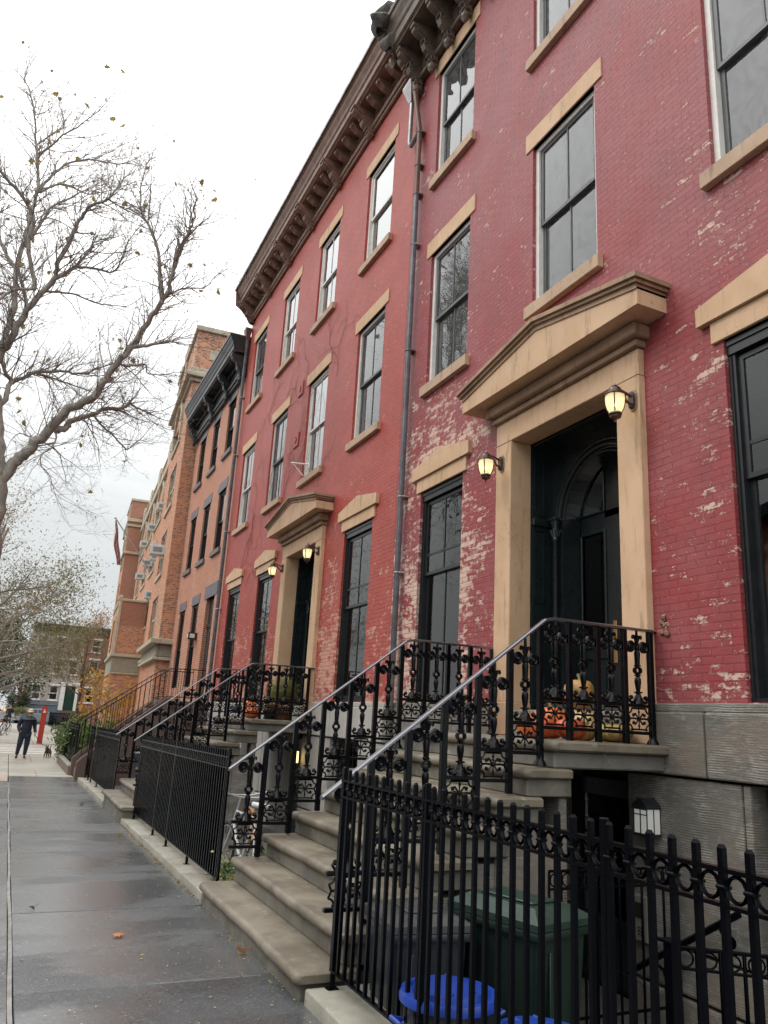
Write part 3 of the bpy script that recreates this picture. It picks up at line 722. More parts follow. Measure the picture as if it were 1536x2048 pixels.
# ---- door case and pediment
def doorway(par, cy):
    o = 1.24; ii = 0.92; xs = 5.0; zo = fz(5.17)
    g = MB()
    # jambs with plain base blocks, and the flat frieze above
    for s_ in (-1, 1):
        a, b_ = sorted((cy+s_*ii, cy+s_*o))
        g.rbox(xs, xs+0.30, a, b_, 2.0, fz(5.175), 0.008, 1)
    g.rbox(xs+0.001, xs+0.298, cy-o+0.001, cy+o-0.001, fz(5.178), fz(5.47), 0.008, 1)
    g.build('door_surround', M['tan'], par)
    for s_ in (-1, 1):
        a, b_ = sorted((cy+s_*(ii-0.006), cy+s_*(o+0.012)))
        g = MB(); g.rbox(xs-0.014, xs+0.306, a, b_, 1.64, 2.0, 0.01, 1)
        g.build('base_block', M['tanlow'], par)
    # bed mouldings
    c2 = cy+0.03
    g = MB(); 
    g.rbox(xs-0.05, XF+0.05, cy-o-0.03, cy+o+0.03, fz(5.475), fz(5.55), 0.012, 2)
    g.rbox(xs-0.12, XF+0.05, cy-o-0.09, cy+o+0.09, fz(5.555), fz(5.70), 0.03, 3)
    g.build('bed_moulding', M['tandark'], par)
    xf_ = 4.67; L = 1.62
    zb_ = fz(5.715); ze = fz(5.93); zp = fz(6.24)
    g = MB(); g.prism([(c2-L+0.03, zb_), (c2+L-0.03, zb_), (c2+L-0.03, ze-0.03), (c2, zp-0.05), (c2-L+0.03, ze-0.03)], 'x', xf_+0.045, XF+0.02)
    tp = g.build('pediment', M['tan'], par)
    # raking crown with its returns
    g = MB()
    for (dx, za, zc) in ((0.03, -0.055, 0.0), (0.0, 0.0, 0.035), (-0.03, 0.035, 0.085)):
        pts_ = [(c2-L-(-dx), ze+za), (c2, zp+za), (c2+L-dx, ze+za), (c2+L-dx, ze+zc), (c2, zp+zc), (c2-L+dx, ze+zc)]
        g.prism(pts_, 'x', xf_+dx, XF+0.02)
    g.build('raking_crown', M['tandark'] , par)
    # timber lining, columns, arch and doors
    xd = 5.60
    g = MB()
    for s_ in (-1, 1):
        yj = cy+s_*(ii-0.005)
        g.box(XF+0.225, xd+0.40, yj-0.02, yj+0.02, 1.66, zo)
        yi = yj-s_*0.02
        for (z0_, z1_) in ((1.95, 2.95), (3.15, 4.02), (4.22, 5.0)):
            for (xa, xb_) in ((XF+0.25, XF+0.27), (xd-0.14, xd-0.12)): g.box(xa, xb_, yi-0.012, yi+0.012, z0_, z1_)
            for zz in (z0_, z1_): g.box(XF+0.25, xd-0.12, yi-0.012, yi+0.012, zz-0.012, zz+0.012)
        g.rbox(XF+0.22, xd-0.06, yi-0.03, yi+0.03, 4.07, 4.16, 0.01, 1)
    g.box(XF+0.225, xd+0.40, cy-ii, cy+ii, zo-0.03, zo-0.002)
    g.build('door_lining', M['door'], par)
    spr = fz(4.18)
    # wall of the arch: square panel with a semicircular hole
    g = MB(); Ro = 0.70; nseg = 28
    for i in range(nseg):
        a0 = PI*i/nseg; a1 = PI*(i+1)/nseg
        def bp(a):
            c_, s_ = math.cos(a), math.sin(a); k = min(0.9/abs(c_) if abs(c_) > 1e-6 else 9, (zo-spr-0.03)/s_ if s_ > 1e-6 else 9)
            return (cy+c_*k, spr+s_*k)
        p0 = (cy+Ro*math.cos(a0), spr+Ro*math.sin(a0)); p1 = (cy+Ro*math.cos(a1), spr+Ro*math.sin(a1))
        g.add([(xd,)+p0, (xd,)+p1, (xd,)+bp(a1), (xd,)+bp(a0)], [(0,1,2,3)])
        g.add([(xd,)+p0, (xd,)+p1, (xd+0.26,)+p1, (xd+0.26,)+p0], [(0,1,2,3)])
    for s_ in (-1, 1):
        a, b_ = sorted((cy+s_*Ro, cy+s_*0.9)); g.box(xd, xd+0.26, a, b_, 1.66, spr)
    for (rr_, tr) in ((0.74, 0.028), (0.80, 0.02), (0.66, 0.014)):
        g.tube([(xd-0.012, cy+rr_*math.cos(PI*i/32), spr+rr_*math.sin(PI*i/32)) for i in range(33)], tr, 8)
    g.build('arch', M['door'], par, True)
    for s_ in (-1, 1):
        g = MB(); yc = cy+s_*0.775
        g.lathe([(0.05,1.68),(0.05,1.74),(0.043,1.78),(0.036,1.80),(0.034,3.88),(0.040,3.89),(0.040,3.92),(0.034,3.93),(0.046,4.02),(0.040,4.04),(0.058,4.10),(0.062,4.13)], (xd-0.05, yc, 0), 14)
        g.rbox(xd-0.12, xd+0.02, yc-0.07, yc+0.07, 4.13, 4.17, 0.008, 1)
        for k in range(8):
            a = k*PI/4; g.tube([(xd-0.05+0.036*math.cos(a), yc+0.036*math.sin(a), 3.94), (xd-0.05+0.050*math.cos(a), yc+0.050*math.sin(a), 4.0), (xd-0.05+0.062*math.cos(a), yc+0.062*math.sin(a), 4.02)], 0.009, 5)
        g.build('column', M['door'], par, True)
    for s_ in (-1, 1):
        g = MB(); x0 = xd+0.27; x1 = xd+0.31; G = MB()
        y0 = cy+s_*0.006; y1 = cy+s_*0.90
        sy = lambda t: y0+(y1-y0)*t
        def bx(t0, t1, z0_, z1_, xa=x0, xb_=x1): g.box(xa, xb_, min(sy(t0), sy(t1)), max(sy(t0), sy(t1)), z0_, z1_)
        bx(0, 0.30, 1.67, spr); bx(0.76, 1.0, 1.67, spr); bx(0.30, 0.76, 3.98, spr); bx(0.30, 0.76, 1.67, 2.02); bx(0.3, 0.76, 2.52, 2.66); bx(0.3, 0.76, 2.02, 2.52, x0+0.02, x1)
        bx(0.35, 0.71, 2.08, 2.46, x0+0.008, x0+0.02)
        # fanlight leaf: sector between radius .70 and the glazed quarter
        rg = 0.69
        n_ = 12
        for i in range(n_):
            a0 = PI/2*i/n_; a1 = PI/2*(i+1)/n_
            P_ = lambda r_, a: (cy+s_*(max(r_*math.cos(a), 0.27)), spr+0.08+max(0, r_*math.sin(a)-0.0))
            Q_ = lambda a: (cy+s_*max(0.90*math.cos(a), 0.004), spr+0.90*math.sin(a))
            g.add([(x0,)+P_(rg,a0), (x0,)+P_(rg,a1), (x0,)+Q_(a1), (x0,)+Q_(a0)], [(0,1,2,3)])
        bx(0, 0.30, spr, spr+0.74)
        bx(0.0, 1.0, spr-0.0, spr+0.08)
        arc = [(x0-0.008, cy+s_*max(rg*math.cos(PI/2*i/16), 0.27), spr+0.08+rg*math.sin(PI/2*i/16)) for i in range(17)]
        g.tube(arc+[(x0-0.008, cy+s_*0.27, spr+0.08), arc[0]], 0.016, 6)
        for zz in (3.98, 2.66): g.rbox(x0-0.02, x0+0.005, min(sy(0.30), sy(0.76)), max(sy(0.30), sy(0.76)), zz-0.025, zz+0.012, 0.006, 1)
        for t in (0.30, 0.76): g.rbox(x0-0.02, x0+0.005, sy(t)-0.016, sy(t)+0.016, 2.66, 3.98, 0.006, 1)
        dl = g.build('door_leaf', M['door'], par)
        G.box(x0+0.015, x0+0.02, min(sy(0.3), sy(0.76)), max(sy(0.3), sy(0.76)), 2.66, 3.98)
        G.add([(x0+0.015, cy+s_*0.27, spr+0.08)]+[(x0+0.015, p[1], p[2]) for p in arc], [tuple([0]+list(range(1, 18)))])
        G.build('pane', M['glass'], dl)
        if s_ > 0:
            h_ = MB(); h_.rbox(x0-0.012, x0, sy(0.15)-0.028, sy(0.15)+0.028, 2.46, 2.92, 0.004, 1); h_.torus((x0-0.045, sy(0.15), 2.74), 0.024, 0.009, (1,0,0)); h_.tube([(x0-0.05,sy(0.15),2.74),(x0,sy(0.15),2.74)],0.011,8)
            h_.build('handle', M['brass'], dl)
    g = MB(); g.grid(lambda u, v: (xd+0.36+0.008*math.sin(u*19), cy+0.50+0.22*u, 2.5+2.45*v), 16, 4); g.build('added_pale_panel', M['doorin'], par, True)  # added pale panel that catches sky light, standing in for a lit inner strip
    # vestibule seen through the glass: pale inner wall and inner door
    g = MB(); g.box(xd+0.38, xd+1.3, cy+0.86, cy+0.90, 1.66, zo-0.1); g.box(xd+1.3, xd+1.33, cy-0.8, cy+0.9, 1.66, zo)
    g.build('vestibule_wall', M['doorin'], par)
    g = MB(); g.box(xd+0.36, xd+1.3, cy-0.94, cy-0.90, 1.66, zo); g.box(xd+1.2, xd+1.24, cy-0.7, cy+0.7, 1.66, 4.6); g.box(xd+0.1, xd+1.2, cy-0.85, cy+0.85, 1.60, 1.66)
    g.box(xd+0.1, xd+1.2, cy-0.85, cy+0.85, zo, zo+0.04)
    g.build('inner_door', M['door'], par)
doorway(hA, CY)

# ================================================================== SECOND HOUSE (B)
B0, B1 = A1+0.005, fy(22.66)
hB = thing('row_house', 'row house of brighter red painted brick between the mauve-red house and the brown brick one', 'house', (XF, (B0+B1)/2, 0), group='red painted row houses')
colB = [fy(12.53), fy(15.46), fy(18.30), fy(21.28)]
CB = CY+8.66
ZT_B = fz(14.55)
holes = []; hb = 0.625
styles = {3: ['white0','white','white','gray'], 2: ['gray','white','gray','white']}
for i, c in enumerate(colB):
    for (a, b_) in ((ZS2, ZL2), (ZS3, ZL3)): holes.append((c-hb, c+hb, a, b_))
    if i != 1: holes.append((c-hb, c+hb, zb0+0.005, ZL1))
holes.append((CB-1.0, CB+1.0, 1.64, fz(5.21)))
wall_with_holes(MB(), XF, B0, B1, zb0, ZT_B, holes).build('brick_wall', M['brickB'], hB)
for i, c in enumerate(colB):
    for fl, a, b_ in ((2, ZS2, ZL2), (3, ZS3, ZL3)):
        st = styles[fl][i]
        if st.startswith('white'):
            wn = sash_window(hB, XF, c-hb, c+hb, a, b_, 'whtwin', 'whtwin', 0 if st == 'white0' else 1, 'glassr', curtain='curtdk')
        else:
            wn = sash_window(hB, XF, c-hb, c+hb, a, b_, 'whtwin', 'grywin', 1, 'glassw', curtain='curtdk')
        sill(wn, XF, c-hb, c+hb, a-0.15, a, over=0.10)
        lintel(hB, XF, c-hb, c+hb, b_, b_+0.27)
    if i != 1:
        sash_window(hB, XF, c-hb, c+hb, zb0+0.005, ZL1, 'blkwin', 'blkwin', 1, 'glass', split=0.56, curtain='curtdk', parlor=True)
        hood(hB, XF, c-hb, c+hb, ZL1)
# cornice of B
g = MB(); g.prism(crown_profile(XF, 0.62, 14.30, 14.84), 'y', B0+0.02, B1+0.10); g.build('cornice', M['wood'], hB)
g = MB(); g.box(XF-0.665, XF-0.50, B0+0.02, B1+0.12, 14.842, 14.90); g.box(XF-0.665, XF-0.64, B0+0.02, B1+0.12, 14.80, 14.842); g.build('gutter', M['gutter'], hB)
g = MB(); g.box(XF-0.05, XF+0.02, B0, B1, 13.93, 14.30); g.rbox(XF-0.11, XF, B0, B1, 13.84, 13.93, 0.03, 2); g.rbox(XF-0.07, XF, B0, B1, 13.76, 13.835, 0.02, 1)
yb_ = []; y = 12.80
while y < B1: yb_.append(y); y += 1.83
yb_ = [10.98]+yb_+[B1-0.12]
for a, b_ in zip(yb_[:-1], yb_[1:]):
    if b_-a > 0.8:
        for zz in (13.98, 14.16): g.rbox(XF-0.085, XF-0.045, a+0.2, b_-0.2, zz-0.015, zz+0.015, 0.008, 1)
        nb = int((b_-a-0.4)/0.07)
        for k in range(nb): g.ball((XF-0.07, a+0.22+0.07*k, 13.955), 0.018, 5)
g.build('frieze', M['wood'], hB)
for y in yb_: bracket(hB, XF-0.03, y, 13.70, 14.30, 0.50, 0.17, M['wood'])
for a, b_ in zip(yb_[:-1], yb_[1:]):
    if b_-a > 0.8:
        for k in (1, 2, 3):
            y = a+(b_-a)*k/4
            m_ = MB(); m_.prism([(XF-0.03,14.30),(XF-0.36,14.30),(XF-0.36,14.22),(XF-0.28,14.17),(XF-0.22,14.12),(XF-0.03,14.08)], 'y', y-0.085, y+0.085)
            m_.prism([(XF-0.36,14.26),(XF-0.385,14.24),(XF-0.385,14.20),(XF-0.36,14.18)], 'y', y-0.04, y+0.04)
            m_.build('modillion', M['wood'], hB)
# scrolled end board of the cornice
g = MB(); g.prism([(XF+0.02,13.75),(XF-0.12,13.80),(XF-0.22,13.98),(XF-0.42,14.18),(XF-0.60,14.30),(XF-0.64,14.80),(XF+0.02,14.84)], 'y', B1+0.02, B1+0.08); g.build('end_board', M['wood'], hB)
house_core(hB, B0, B1, zb0-0.3, 14.6)
parts_base = MB()
bhB = [(CB-0.86, CB+0.1, -0.6, fz(1.30)), (colB[0]-0.62, colB[0]+0.62, fz(0.15), fz(1.36)), (colB[2]-0.62, colB[2]+0.62, fz(0.15), fz(1.36)), (colB[3]-0.62, colB[3]+0.62, fz(0.15), fz(1.36))]
basement(hB, B0, B1, bhB)
parts_base.build('stone_basement', M['wash'], hB)
g = MB(); g.rbox(XF-0.03, XF+0.25, B0, CB-1.16, zb0-0.075, zb0-0.002, 0.012, 2); g.rbox(XF-0.03, XF+0.25, CB+1.16, B1, zb0-0.075, zb0-0.002, 0.012, 2)
g.build('water_table', M['wash'], hB)
g = MB(); g.box(XF+0.31, XF+0.34, B0, B1, -0.6, zb0); g.build('basement_lining', M['room'], hB)
for c in (colB[0], colB[2], colB[3]):
    sash_window(hB, XF, c-0.6, c+0.6, fz(0.15), fz(1.36), 'blkwin', 'blkwin', 1, 'glass', curtain='curtdk', deep=0.14)
g = MB(); g.box(XF+0.16, XF+0.20, CB-0.86, CB+0.1, -0.46, 1.3); g.build('basement_door', M['door'], hB)
doorway(hB, CB)
# star-shaped tie plates
for (yy, zz) in ((16.31, 9.24), (16.31, 7.94)):
    g = MB(); g.rbox(XF-0.03, XF+0.01, yy-0.17, yy+0.17, zz-0.17, zz+0.17, 0.01, 1)
    p_ = []
    for k in range(8):
        a = k*PI/4+PI/2; r_ = 0.085 if k % 2 == 0 else 0.035; p_.append((yy+r_*math.cos(a), zz+r_*math.sin(a)))
    tie = g.build('tie_plate', M['brickB'], hB)
    g = MB(); g.prism(p_, 'x', XF-0.045, XF-0.03); g.build('star', M['blkwin'], tie)

# ================================================================== THIRD HOUSE (C): brown brick
C0, C1 = B1+0.005, fy(30.14)
hC = thing('row_house', 'narrow unpainted brown brick row house with slate lintels and black cornice', 'house', (XF, (C0+C1)/2, 0))
colC = [fy(24.27), fy(26.50), fy(28.75)]
holes = []; hc = 0.50
Z2b, Z2t, Z3b, Z3t, Z1t = fz(6.74), fz(8.75), fz(10.08), fz(11.93), fz(5.22)
CC = 23.72
for i, c in enumerate(colC):
    holes += [(c-hc, c+hc, Z2b, Z2t), (c-hc, c+hc, Z3b, Z3t)]
    if i: holes.append((c-hc, c+hc, 2.45, Z1t))
holes.append((CC-0.55, CC+0.55, 2.0, Z1t))
ZT_C = fz(13.0)
wall_with_holes(MB(), XF, C0, C1, 0.9, ZT_C, holes, 0.26).build('brick_wall', M['brickC'], hC)
for i, c in enumerate(colC):
    for (a, b_) in ((Z2b, Z2t), (Z3b, Z3t)):
        wn = sash_window(hC, XF, c-hc, c+hc, a, b_, 'blkwin', 'blkwin', 0, 'glass', curtain='curtdk', deep=0.05)
        sill(wn, XF, c-hc, c+hc, a-0.15, a, m='slate', over=0.11)
        lintel(hC, XF, c-hc, c+hc, b_, b_+0.32, m='slate', over=0.12)
    if i:
        wn = sash_window(hC, XF, c-hc, c+hc, 2.45, Z1t, 'blkwin', 'blkwin', 0, 'glass', curtain='curtdk', deep=0.05)
        lintel(hC, XF, c-hc, c+hc, Z1t, Z1t+0.32, m='slate', over=0.12)
lintel(hC, XF, CC-0.55, CC+0.55, Z1t, Z1t+0.42, m='slate', over=0.30)
g = MB(); g.box(XF+0.12, XF+0.26, CC-0.55, CC+0.55, 2.0, Z1t); g.box(XF+0.09, XF+0.12, CC-0.55, CC+0.55, 4.25, 4.33)
for (a,b_,c,d) in ((-0.42,-0.06,2.2,3.0),(0.06,0.42,2.2,3.0),(-0.42,-0.06,3.15,4.1),(0.06,0.42,3.15,4.1)): g.rbox(XF+0.108, XF+0.125, CC+a, CC+b_, c, d, 0.006, 1)
g.build('front_door', M['blkwin'], hC)
# black bracketed cornice
XB = XF
g = MB(); g.prism(crown_profile(XB, 0.66, fz(12.98), fz(13.58)), 'y', C0+0.02, C1+0.02); g.build('cornice', M['blkwood'], hC)
g = MB(); g.box(XB-0.10, XB+0.02, C0+0.02, C1, fz(12.45), fz(12.98)); g.rbox(XB-0.17, XB, C0+0.02, C1, fz(12.33), fz(12.45), 0.03, 2); g.rbox(XB-0.12, XB, C0+0.02, C1, fz(12.22), fz(12.32), 0.02, 1)
for k in range(26):
    y = C0+0.3+0.265*k
    if y < C1-0.1: g.rbox(XB-0.19, XB-0.10, y-0.055, y+0.055, fz(12.78), fz(12.95), 0.02, 1)
g.build('frieze', M['blkwood'], hC)
for y in (C0+0.22, fy(24.70), fy(26.9), C1-0.22): bracket(hC, XB-0.08, y, fz(12.12), fz(12.96), 0.42, 0.17, M['blkwood'], True)
house_core(hC, C0, C1, 0.4, fz(13.3))
g = MB(); g.rbox(XF-0.04, XF+0.3, C0, C1, -0.6, 0.9, 0.01, 1); g.build('basement_wall', M['brownst'], hC)

# ================================================================== SCHOOL (D)
th = R(3.56); OD = (4.61, 29.66)
# local frame: u = outward normal (towards the street), s = along, z up. Empty rotated so that local -x is outward and +y along
hD = thing('school_building', 'tall orange brick school with cream stone trim and towers at the street corner', 'school', (OD[0], OD[1], 0), -th)
def D(mb, name, m, par=None, smooth=False, label=None): return mb.build(name, m, par or hD, smooth, world=False, label=label)
zD = lambda z: 1.7+(z-1.7)*0.9769
REC = 0.6
def d_wall(x, s0, s1, z0, z1, holes, depth=0.25): return wall_with_holes(MB(), x, s0, s1, z0, z1, holes, depth)
def cream_window(x, sa, sb, z0, z1, arch=False, deep=0.07):
    f = MB(); w_ = 0.09
    f.box(x+deep, x+deep+0.08, sa, sa+w_, z0, z1); f.box(x+deep, x+deep+0.08, sb-w_, sb, z0, z1); f.box(x+deep, x+deep+0.08, sa+w_, sb-w_, z1-w_, z1); f.box(x+deep, x+deep+0.08, sa+w_, sb-w_, z0, z0+w_)
    n_ = max(1, round((sb-sa)/1.1))
    for i in range(1, n_): c = sa+(sb-sa)*i/n_; f.box(x+deep-0.01, x+deep+0.07, c-0.07, c+0.07, z0+w_, z1-w_)
    f.box(x+deep, x+deep+0.06, sa+w_, sb-w_, (z0+z1)/2-0.04, (z0+z1)/2+0.04)
    f.box(x+deep+0.05, x+deep+0.09, sa, sa+(sb-sa)*0.45, z0, z1)
    wn = D(f, 'window', M['cremwin'])
    g_ = MB(); g_.box(x+deep+0.03, x+deep+0.04, sa+w_, sb-w_, z0+w_, z1-w_); D(g_, 'pane', M['glass'], wn)
    s_ = MB(); s_.rbox(x-0.07, x+deep, sa-0.1, sb+0.1, z0-0.16, z0, 0.01, 1); D(s_, 'sill', M['cast'], wn)
    if arch:
        a_ = MB(); c = (sa+sb)/2; r_ = (sb-sa)/2
        pts = [(c+(r_+0.16)*math.cos(PI*i/14), z1+0.9*(r_+0.16)*math.sin(PI*i/14)) for i in range(15)]
        pin = [(c+(r_-0.18)*math.cos(PI*i/14), z1+0.9*(r_-0.18)*math.sin(PI*i/14)) for i in range(15)]
        for i in range(14):
            q = [pts[i], pts[i+1], pin[i+1], pin[i]]
            a_.add([(x-0.10, p[0], p[1]) for p in q]+[(x+0.15, p[0], p[1]) for p in q], [(0,1,2,3),(4,7,6,5),(0,4,5,1),(1,5,6,2),(2,6,7,3),(3,7,4,0)])
        a_.rbox(x-0.08, x+0.15, sa-0.14, sa+0.10, z0, z1, 0.01, 1); a_.rbox(x-0.08, x+0.15, sb-0.10, sb+0.14, z0, z1, 0.01, 1)
        a_.rbox(x-0.14, x+0.1, c-0.16, c+0.16, z1+0.75*r_, z1+1.25*r_, 0.02, 1)
        D(a_, 'stone_arch', M['cast'], wn)
        g2_ = MB(); g2_.add([(x+0.05, p[0], p[1]) for p in pin], [tuple(range(15))]); D(g2_, 'fanlight', M['glassr'], wn)
    return wn
# corner tower
TW = 6.2; TT = zD(17.3)
th_holes = [(2.0, 4.35, zD(10.2), zD(12.05)), (2.35, 4.5, zD(7.25), zD(9.15)), (2.45, 4.7, zD(4.5), zD(6.3)), (2.1, 4.6, zD(13.1), zD(14.0))]
t_ = d_wall(0.0, 0.0, TW, -0.5, TT, th_holes)
t_.add([(0,TW,-0.5),(0.9,TW,-0.5),(0.9,TW,TT),(0,TW,TT)], [(0,1,2,3)])
D(t_, 'tower_wall', M['brickD'])
g = MB(); g.add([(0,0,-0.5),(9,0,-0.5),(9,0,TT),(0,0,TT)], [(0,1,2,3)])
for zz in (zD(13.75), zD(16.9)): pass
D(g, 'side_wall', M['brickD'])
for (i, h) in enumerate(th_holes): cream_window(0.0, h[0], h[1], h[2], h[3], arch=(i == 3))
g = MB(); g.rbox(-0.10, 9.0, -0.10, TW+0.05, TT, TT+0.22, 0.02, 1); D(g, 'coping', M['cast'])
def band(z0, z1, pr, x=0.0, s0=0.0, s1=TW, side=True):
    g = MB(); g.rbox(x-pr, x+0.05, s0-(pr if side else 0), s1, z0, z1, 0.02, 1)
    if side: g.rbox(x+0.051, 9.0, s0-pr, s0+0.02, z0, z1, 0.02, 1)
    return g
m_ = band(zD(15.12), zD(15.30), 0.28); m_.join(band(zD(15.31), zD(15.55), 0.16)); m_.join(band(zD(14.95), zD(15.11), 0.12)); D(m_, 'stone_cornice', M['cast'])
m_ = band(zD(13.9), zD(14.05), 0.10, s1=0.5); D(m_, 'string_course', M['cast'])
m_ = band(zD(4.10), zD(4.30), 0.30); m_.join(band(zD(3.5), zD(3.62), 0.16)); D(m_, 'stone_base_cornice', M['cast'])
m_ = band(zD(3.64), zD(4.08), 0.06); D(m_, 'stone_base_band', M['castdk'])
g = MB(); g.rbox(0.55, 0.92, -0.04, 0.02, zD(16.05), zD(16.52), 0.02, 1); D(g, 'shield_panel', M['cast'])
# parapet steps on the corner tower
g = MB()
for (s, h) in ((1.0, 0.0), (3.0, 0.5), (5.2, 0.35)): g.rbox(-0.06, 0.3, s, s+1.4, TT+0.22, TT+0.30+h, 0.02, 1)
D(g, 'parapet_block', M['castdk'])
g = MB(); g.rbox(-0.02, 0.22, 0.5, 0.75, zD(15.8), TT-0.2, 0.02, 1); g.rbox(-0.09, 0.1, 5.2, 5.5, zD(15.6), TT-0.1, 0.02, 1); g.rbox(-0.09, 0.1, 3.0, 3.3, zD(15.6), TT-0.1, 0.02, 1); D(g, 'stone_pier', M['cast'])
# long main front
ML0, ML1 = TW, 30.6; MT = zD(16.3)
mh = []
for k in range(4):
    s = 9.0+5.5*k
    mh += [(s, s+3.5, zD(12.5), zD(13.6)), (s+0.2, s+3.2, zD(9.5), zD(11.2)), (s+0.2, s+3.2, zD(6.2), zD(8.0))]
    if k > 1: mh += [(s+0.2, s+3.2, zD(3.2), zD(5.0))]
D(d_wall(REC, ML0, ML1, -0.5, MT, mh), 'main_wall', M['brickD'])
for h in mh: cream_window(REC, h[0], h[1], h[2], h[3], arch=(h[3] > zD(13)))
g = MB(); g.rbox(REC-0.16, REC+0.05, ML0, ML1, zD(15.0), zD(15.35), 0.03, 1); D(g, 'stone_cornice', M['cast'])
g = MB(); g.rbox(REC-0.06, REC+0.3, ML0, ML1, MT, MT+0.14, 0.02, 1)
for k in range(5):
    s = 7.4+5.5*k; g.rbox(REC-0.12, REC+0.3, s, s+0.9, zD(15.4), MT+0.45, 0.03, 1)
    g.rbox(REC-0.09, REC+0.28, s+0.9, s+1.6, MT, MT+0.3, 0.03, 1)
D(g, 'parapet_coping', M['cast'])
g = MB(); g.rbox(REC-0.14, REC+0.05, ML0, ML1, zD(4.1), zD(4.3), 0.03, 1); D(g, 'stone_base_cornice', M['cast'])
# far tower
FT0, FT1 = 31.0, 36.5; FX = -0.42
t_ = d_wall(FX, FT0, FT1, -0.5, zD(17.6), [(FT0+1.2, FT0+3.4, zD(12.6), zD(14.2)), (FT0+1.2, FT0+3.4, zD(9.4), zD(11.2)), (FT0+1.2, FT0+3.4, zD(6.2), zD(8.0))])
D(t_, 'far_tower_wall', M['brickD'])
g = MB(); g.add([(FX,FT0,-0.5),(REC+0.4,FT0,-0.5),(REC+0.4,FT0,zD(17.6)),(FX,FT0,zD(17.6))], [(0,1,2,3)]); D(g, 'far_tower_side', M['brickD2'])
for (a, b_) in ((12.6, 14.2), (9.4, 11.2), (6.2, 8.0)): cream_window(FX, FT0+1.2, FT0+3.4, zD(a), zD(b_), arch=(a > 12))
g = MB(); g.rbox(FX-0.08, REC+0.5, FT0-0.08, FT1, zD(17.6), zD(17.8), 0.02, 1); D(g, 'coping', M['cast'])
for (a, b_) in ((15.9, 16.15), (15.5, 15.65), (13.3, 13.5)):
    g = MB(); g.rbox(FX-0.16, REC, FT0-0.12, FT1, zD(a), zD(b_), 0.02, 1); D(g, 'stone_string', M['cast'])
D(MB().rbox(FX-0.12, FX+0.2, FT0+0.3, FT0+0.6, zD(14.4), zD(17.3), 0.03, 1), 'stone_pier', M['cast'])
t_ = d_wall(REC-0.2, FT1, 44.0, -0.5, zD(15.8), [(FT1+1+3*k, FT1+2.6+3*k, a, a+1.8) for k in range(2) for a in (3.2, 6.2, 9.4, 12.2)]); D(t_, 'far_wing_wall', M['brickD'])
for k in range(2):
    for a in (3.2, 6.2, 9.4, 12.2): cream_window(REC-0.2, FT1+1+3*k, FT1+2.6+3*k, a, a+1.8)
# entrance block in front of the main wall
E0, E1 = 15.5, 23.0; EX = -0.86; ET = zD(7.6)
t_ = d_wall(EX, E0, E1, -0.5, ET, [(E0+1.0, E0+3.0, zD(4.9), zD(7.0)), (E0+4.2, E0+6.4, zD(4.9), zD(7.0))]); D(t_, 'entrance_wall', M['brickD'])
for s in (E0+1.0, E0+4.2): cream_window(EX, s, s+2.0, zD(4.9), zD(7.0))
g = MB(); g.add([(EX,E0,-0.5),(REC,E0,-0.5),(REC,E0,zD(6.2)),(EX,E0,zD(6.2))], [(0,1,2,3)]); D(g, 'entrance_side', M['brickD'])
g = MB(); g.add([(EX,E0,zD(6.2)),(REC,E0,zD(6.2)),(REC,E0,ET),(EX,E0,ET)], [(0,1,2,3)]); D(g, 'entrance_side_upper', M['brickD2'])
g = MB(); g.rbox(EX-0.06, REC, E0-0.06, E1, ET, ET+0.14, 0.02, 1); g.rbox(EX-0.12, EX+0.1, E0-0.08, E0+0.9, ET+0.1, ET+0.32, 0.06, 2); g.rbox(EX-0.08, EX+0.1, E0-0.05, E0+0.25, zD(4.6), ET, 0.03, 1); D(g, 'entrance_coping', M['cast'])
g = MB(); g.rbox(EX-0.16, REC, E0-0.16, E1, zD(4.45), zD(4.62), 0.03, 2); g.rbox(EX-0.08, REC, E0-0.08, E1, zD(3.5), zD(3.6), 0.02, 1); D(g, 'entrance_cornice', M['cast'])
g = MB(); g.rbox(EX-0.03, REC, E0-0.04, E1, zD(3.61), zD(4.44), 0.01, 1); D(g, 'entrance_band', M['castdk'])
# body and roof so that nothing shows through
g = MB(); g.box(REC+0.9, 12, 0.2, 44, -0.5, zD(15.6)); g.box(0.6, 9, 0.3, TW-0.2, -0.5, zD(17.0)); D(g, 'building_body', M['room'])
# air conditioners are lifted in from outside: things of their own
def ac_unit(px, s, z, label, w=0.62, h=0.42, d=0.5):
    w *= 0.74; h *= 0.80; d *= 0.85
    P_ = hD_mat @ Vector((px, s, z))
    t = thing('air_conditioner', label, 'air conditioner', tuple(P_), -th, group='air conditioners in the school windows')
    g = MB(); g.rbox(-d, 0.1, -w/2, w/2, 0, h, 0.015, 1); g.build('casing', M['acw'], t, world=False)
    g = MB()
    for k in range(5): g.box(-d-0.008, -d+0.002, -w/2+0.06, w/2-0.06, 0.07+0.065*k, 0.10+0.065*k)
    g.box(-d*0.8, -d*0.1, -w/2-0.008, -w/2+0.002, 0.1, h-0.1)
    g.build('grille', M['acg'], t, world=False)
    return t
hD_mat = Matrix.Translation((OD[0], OD[1], 0)) @ Matrix.Rotation(-th, 4, 'Z')
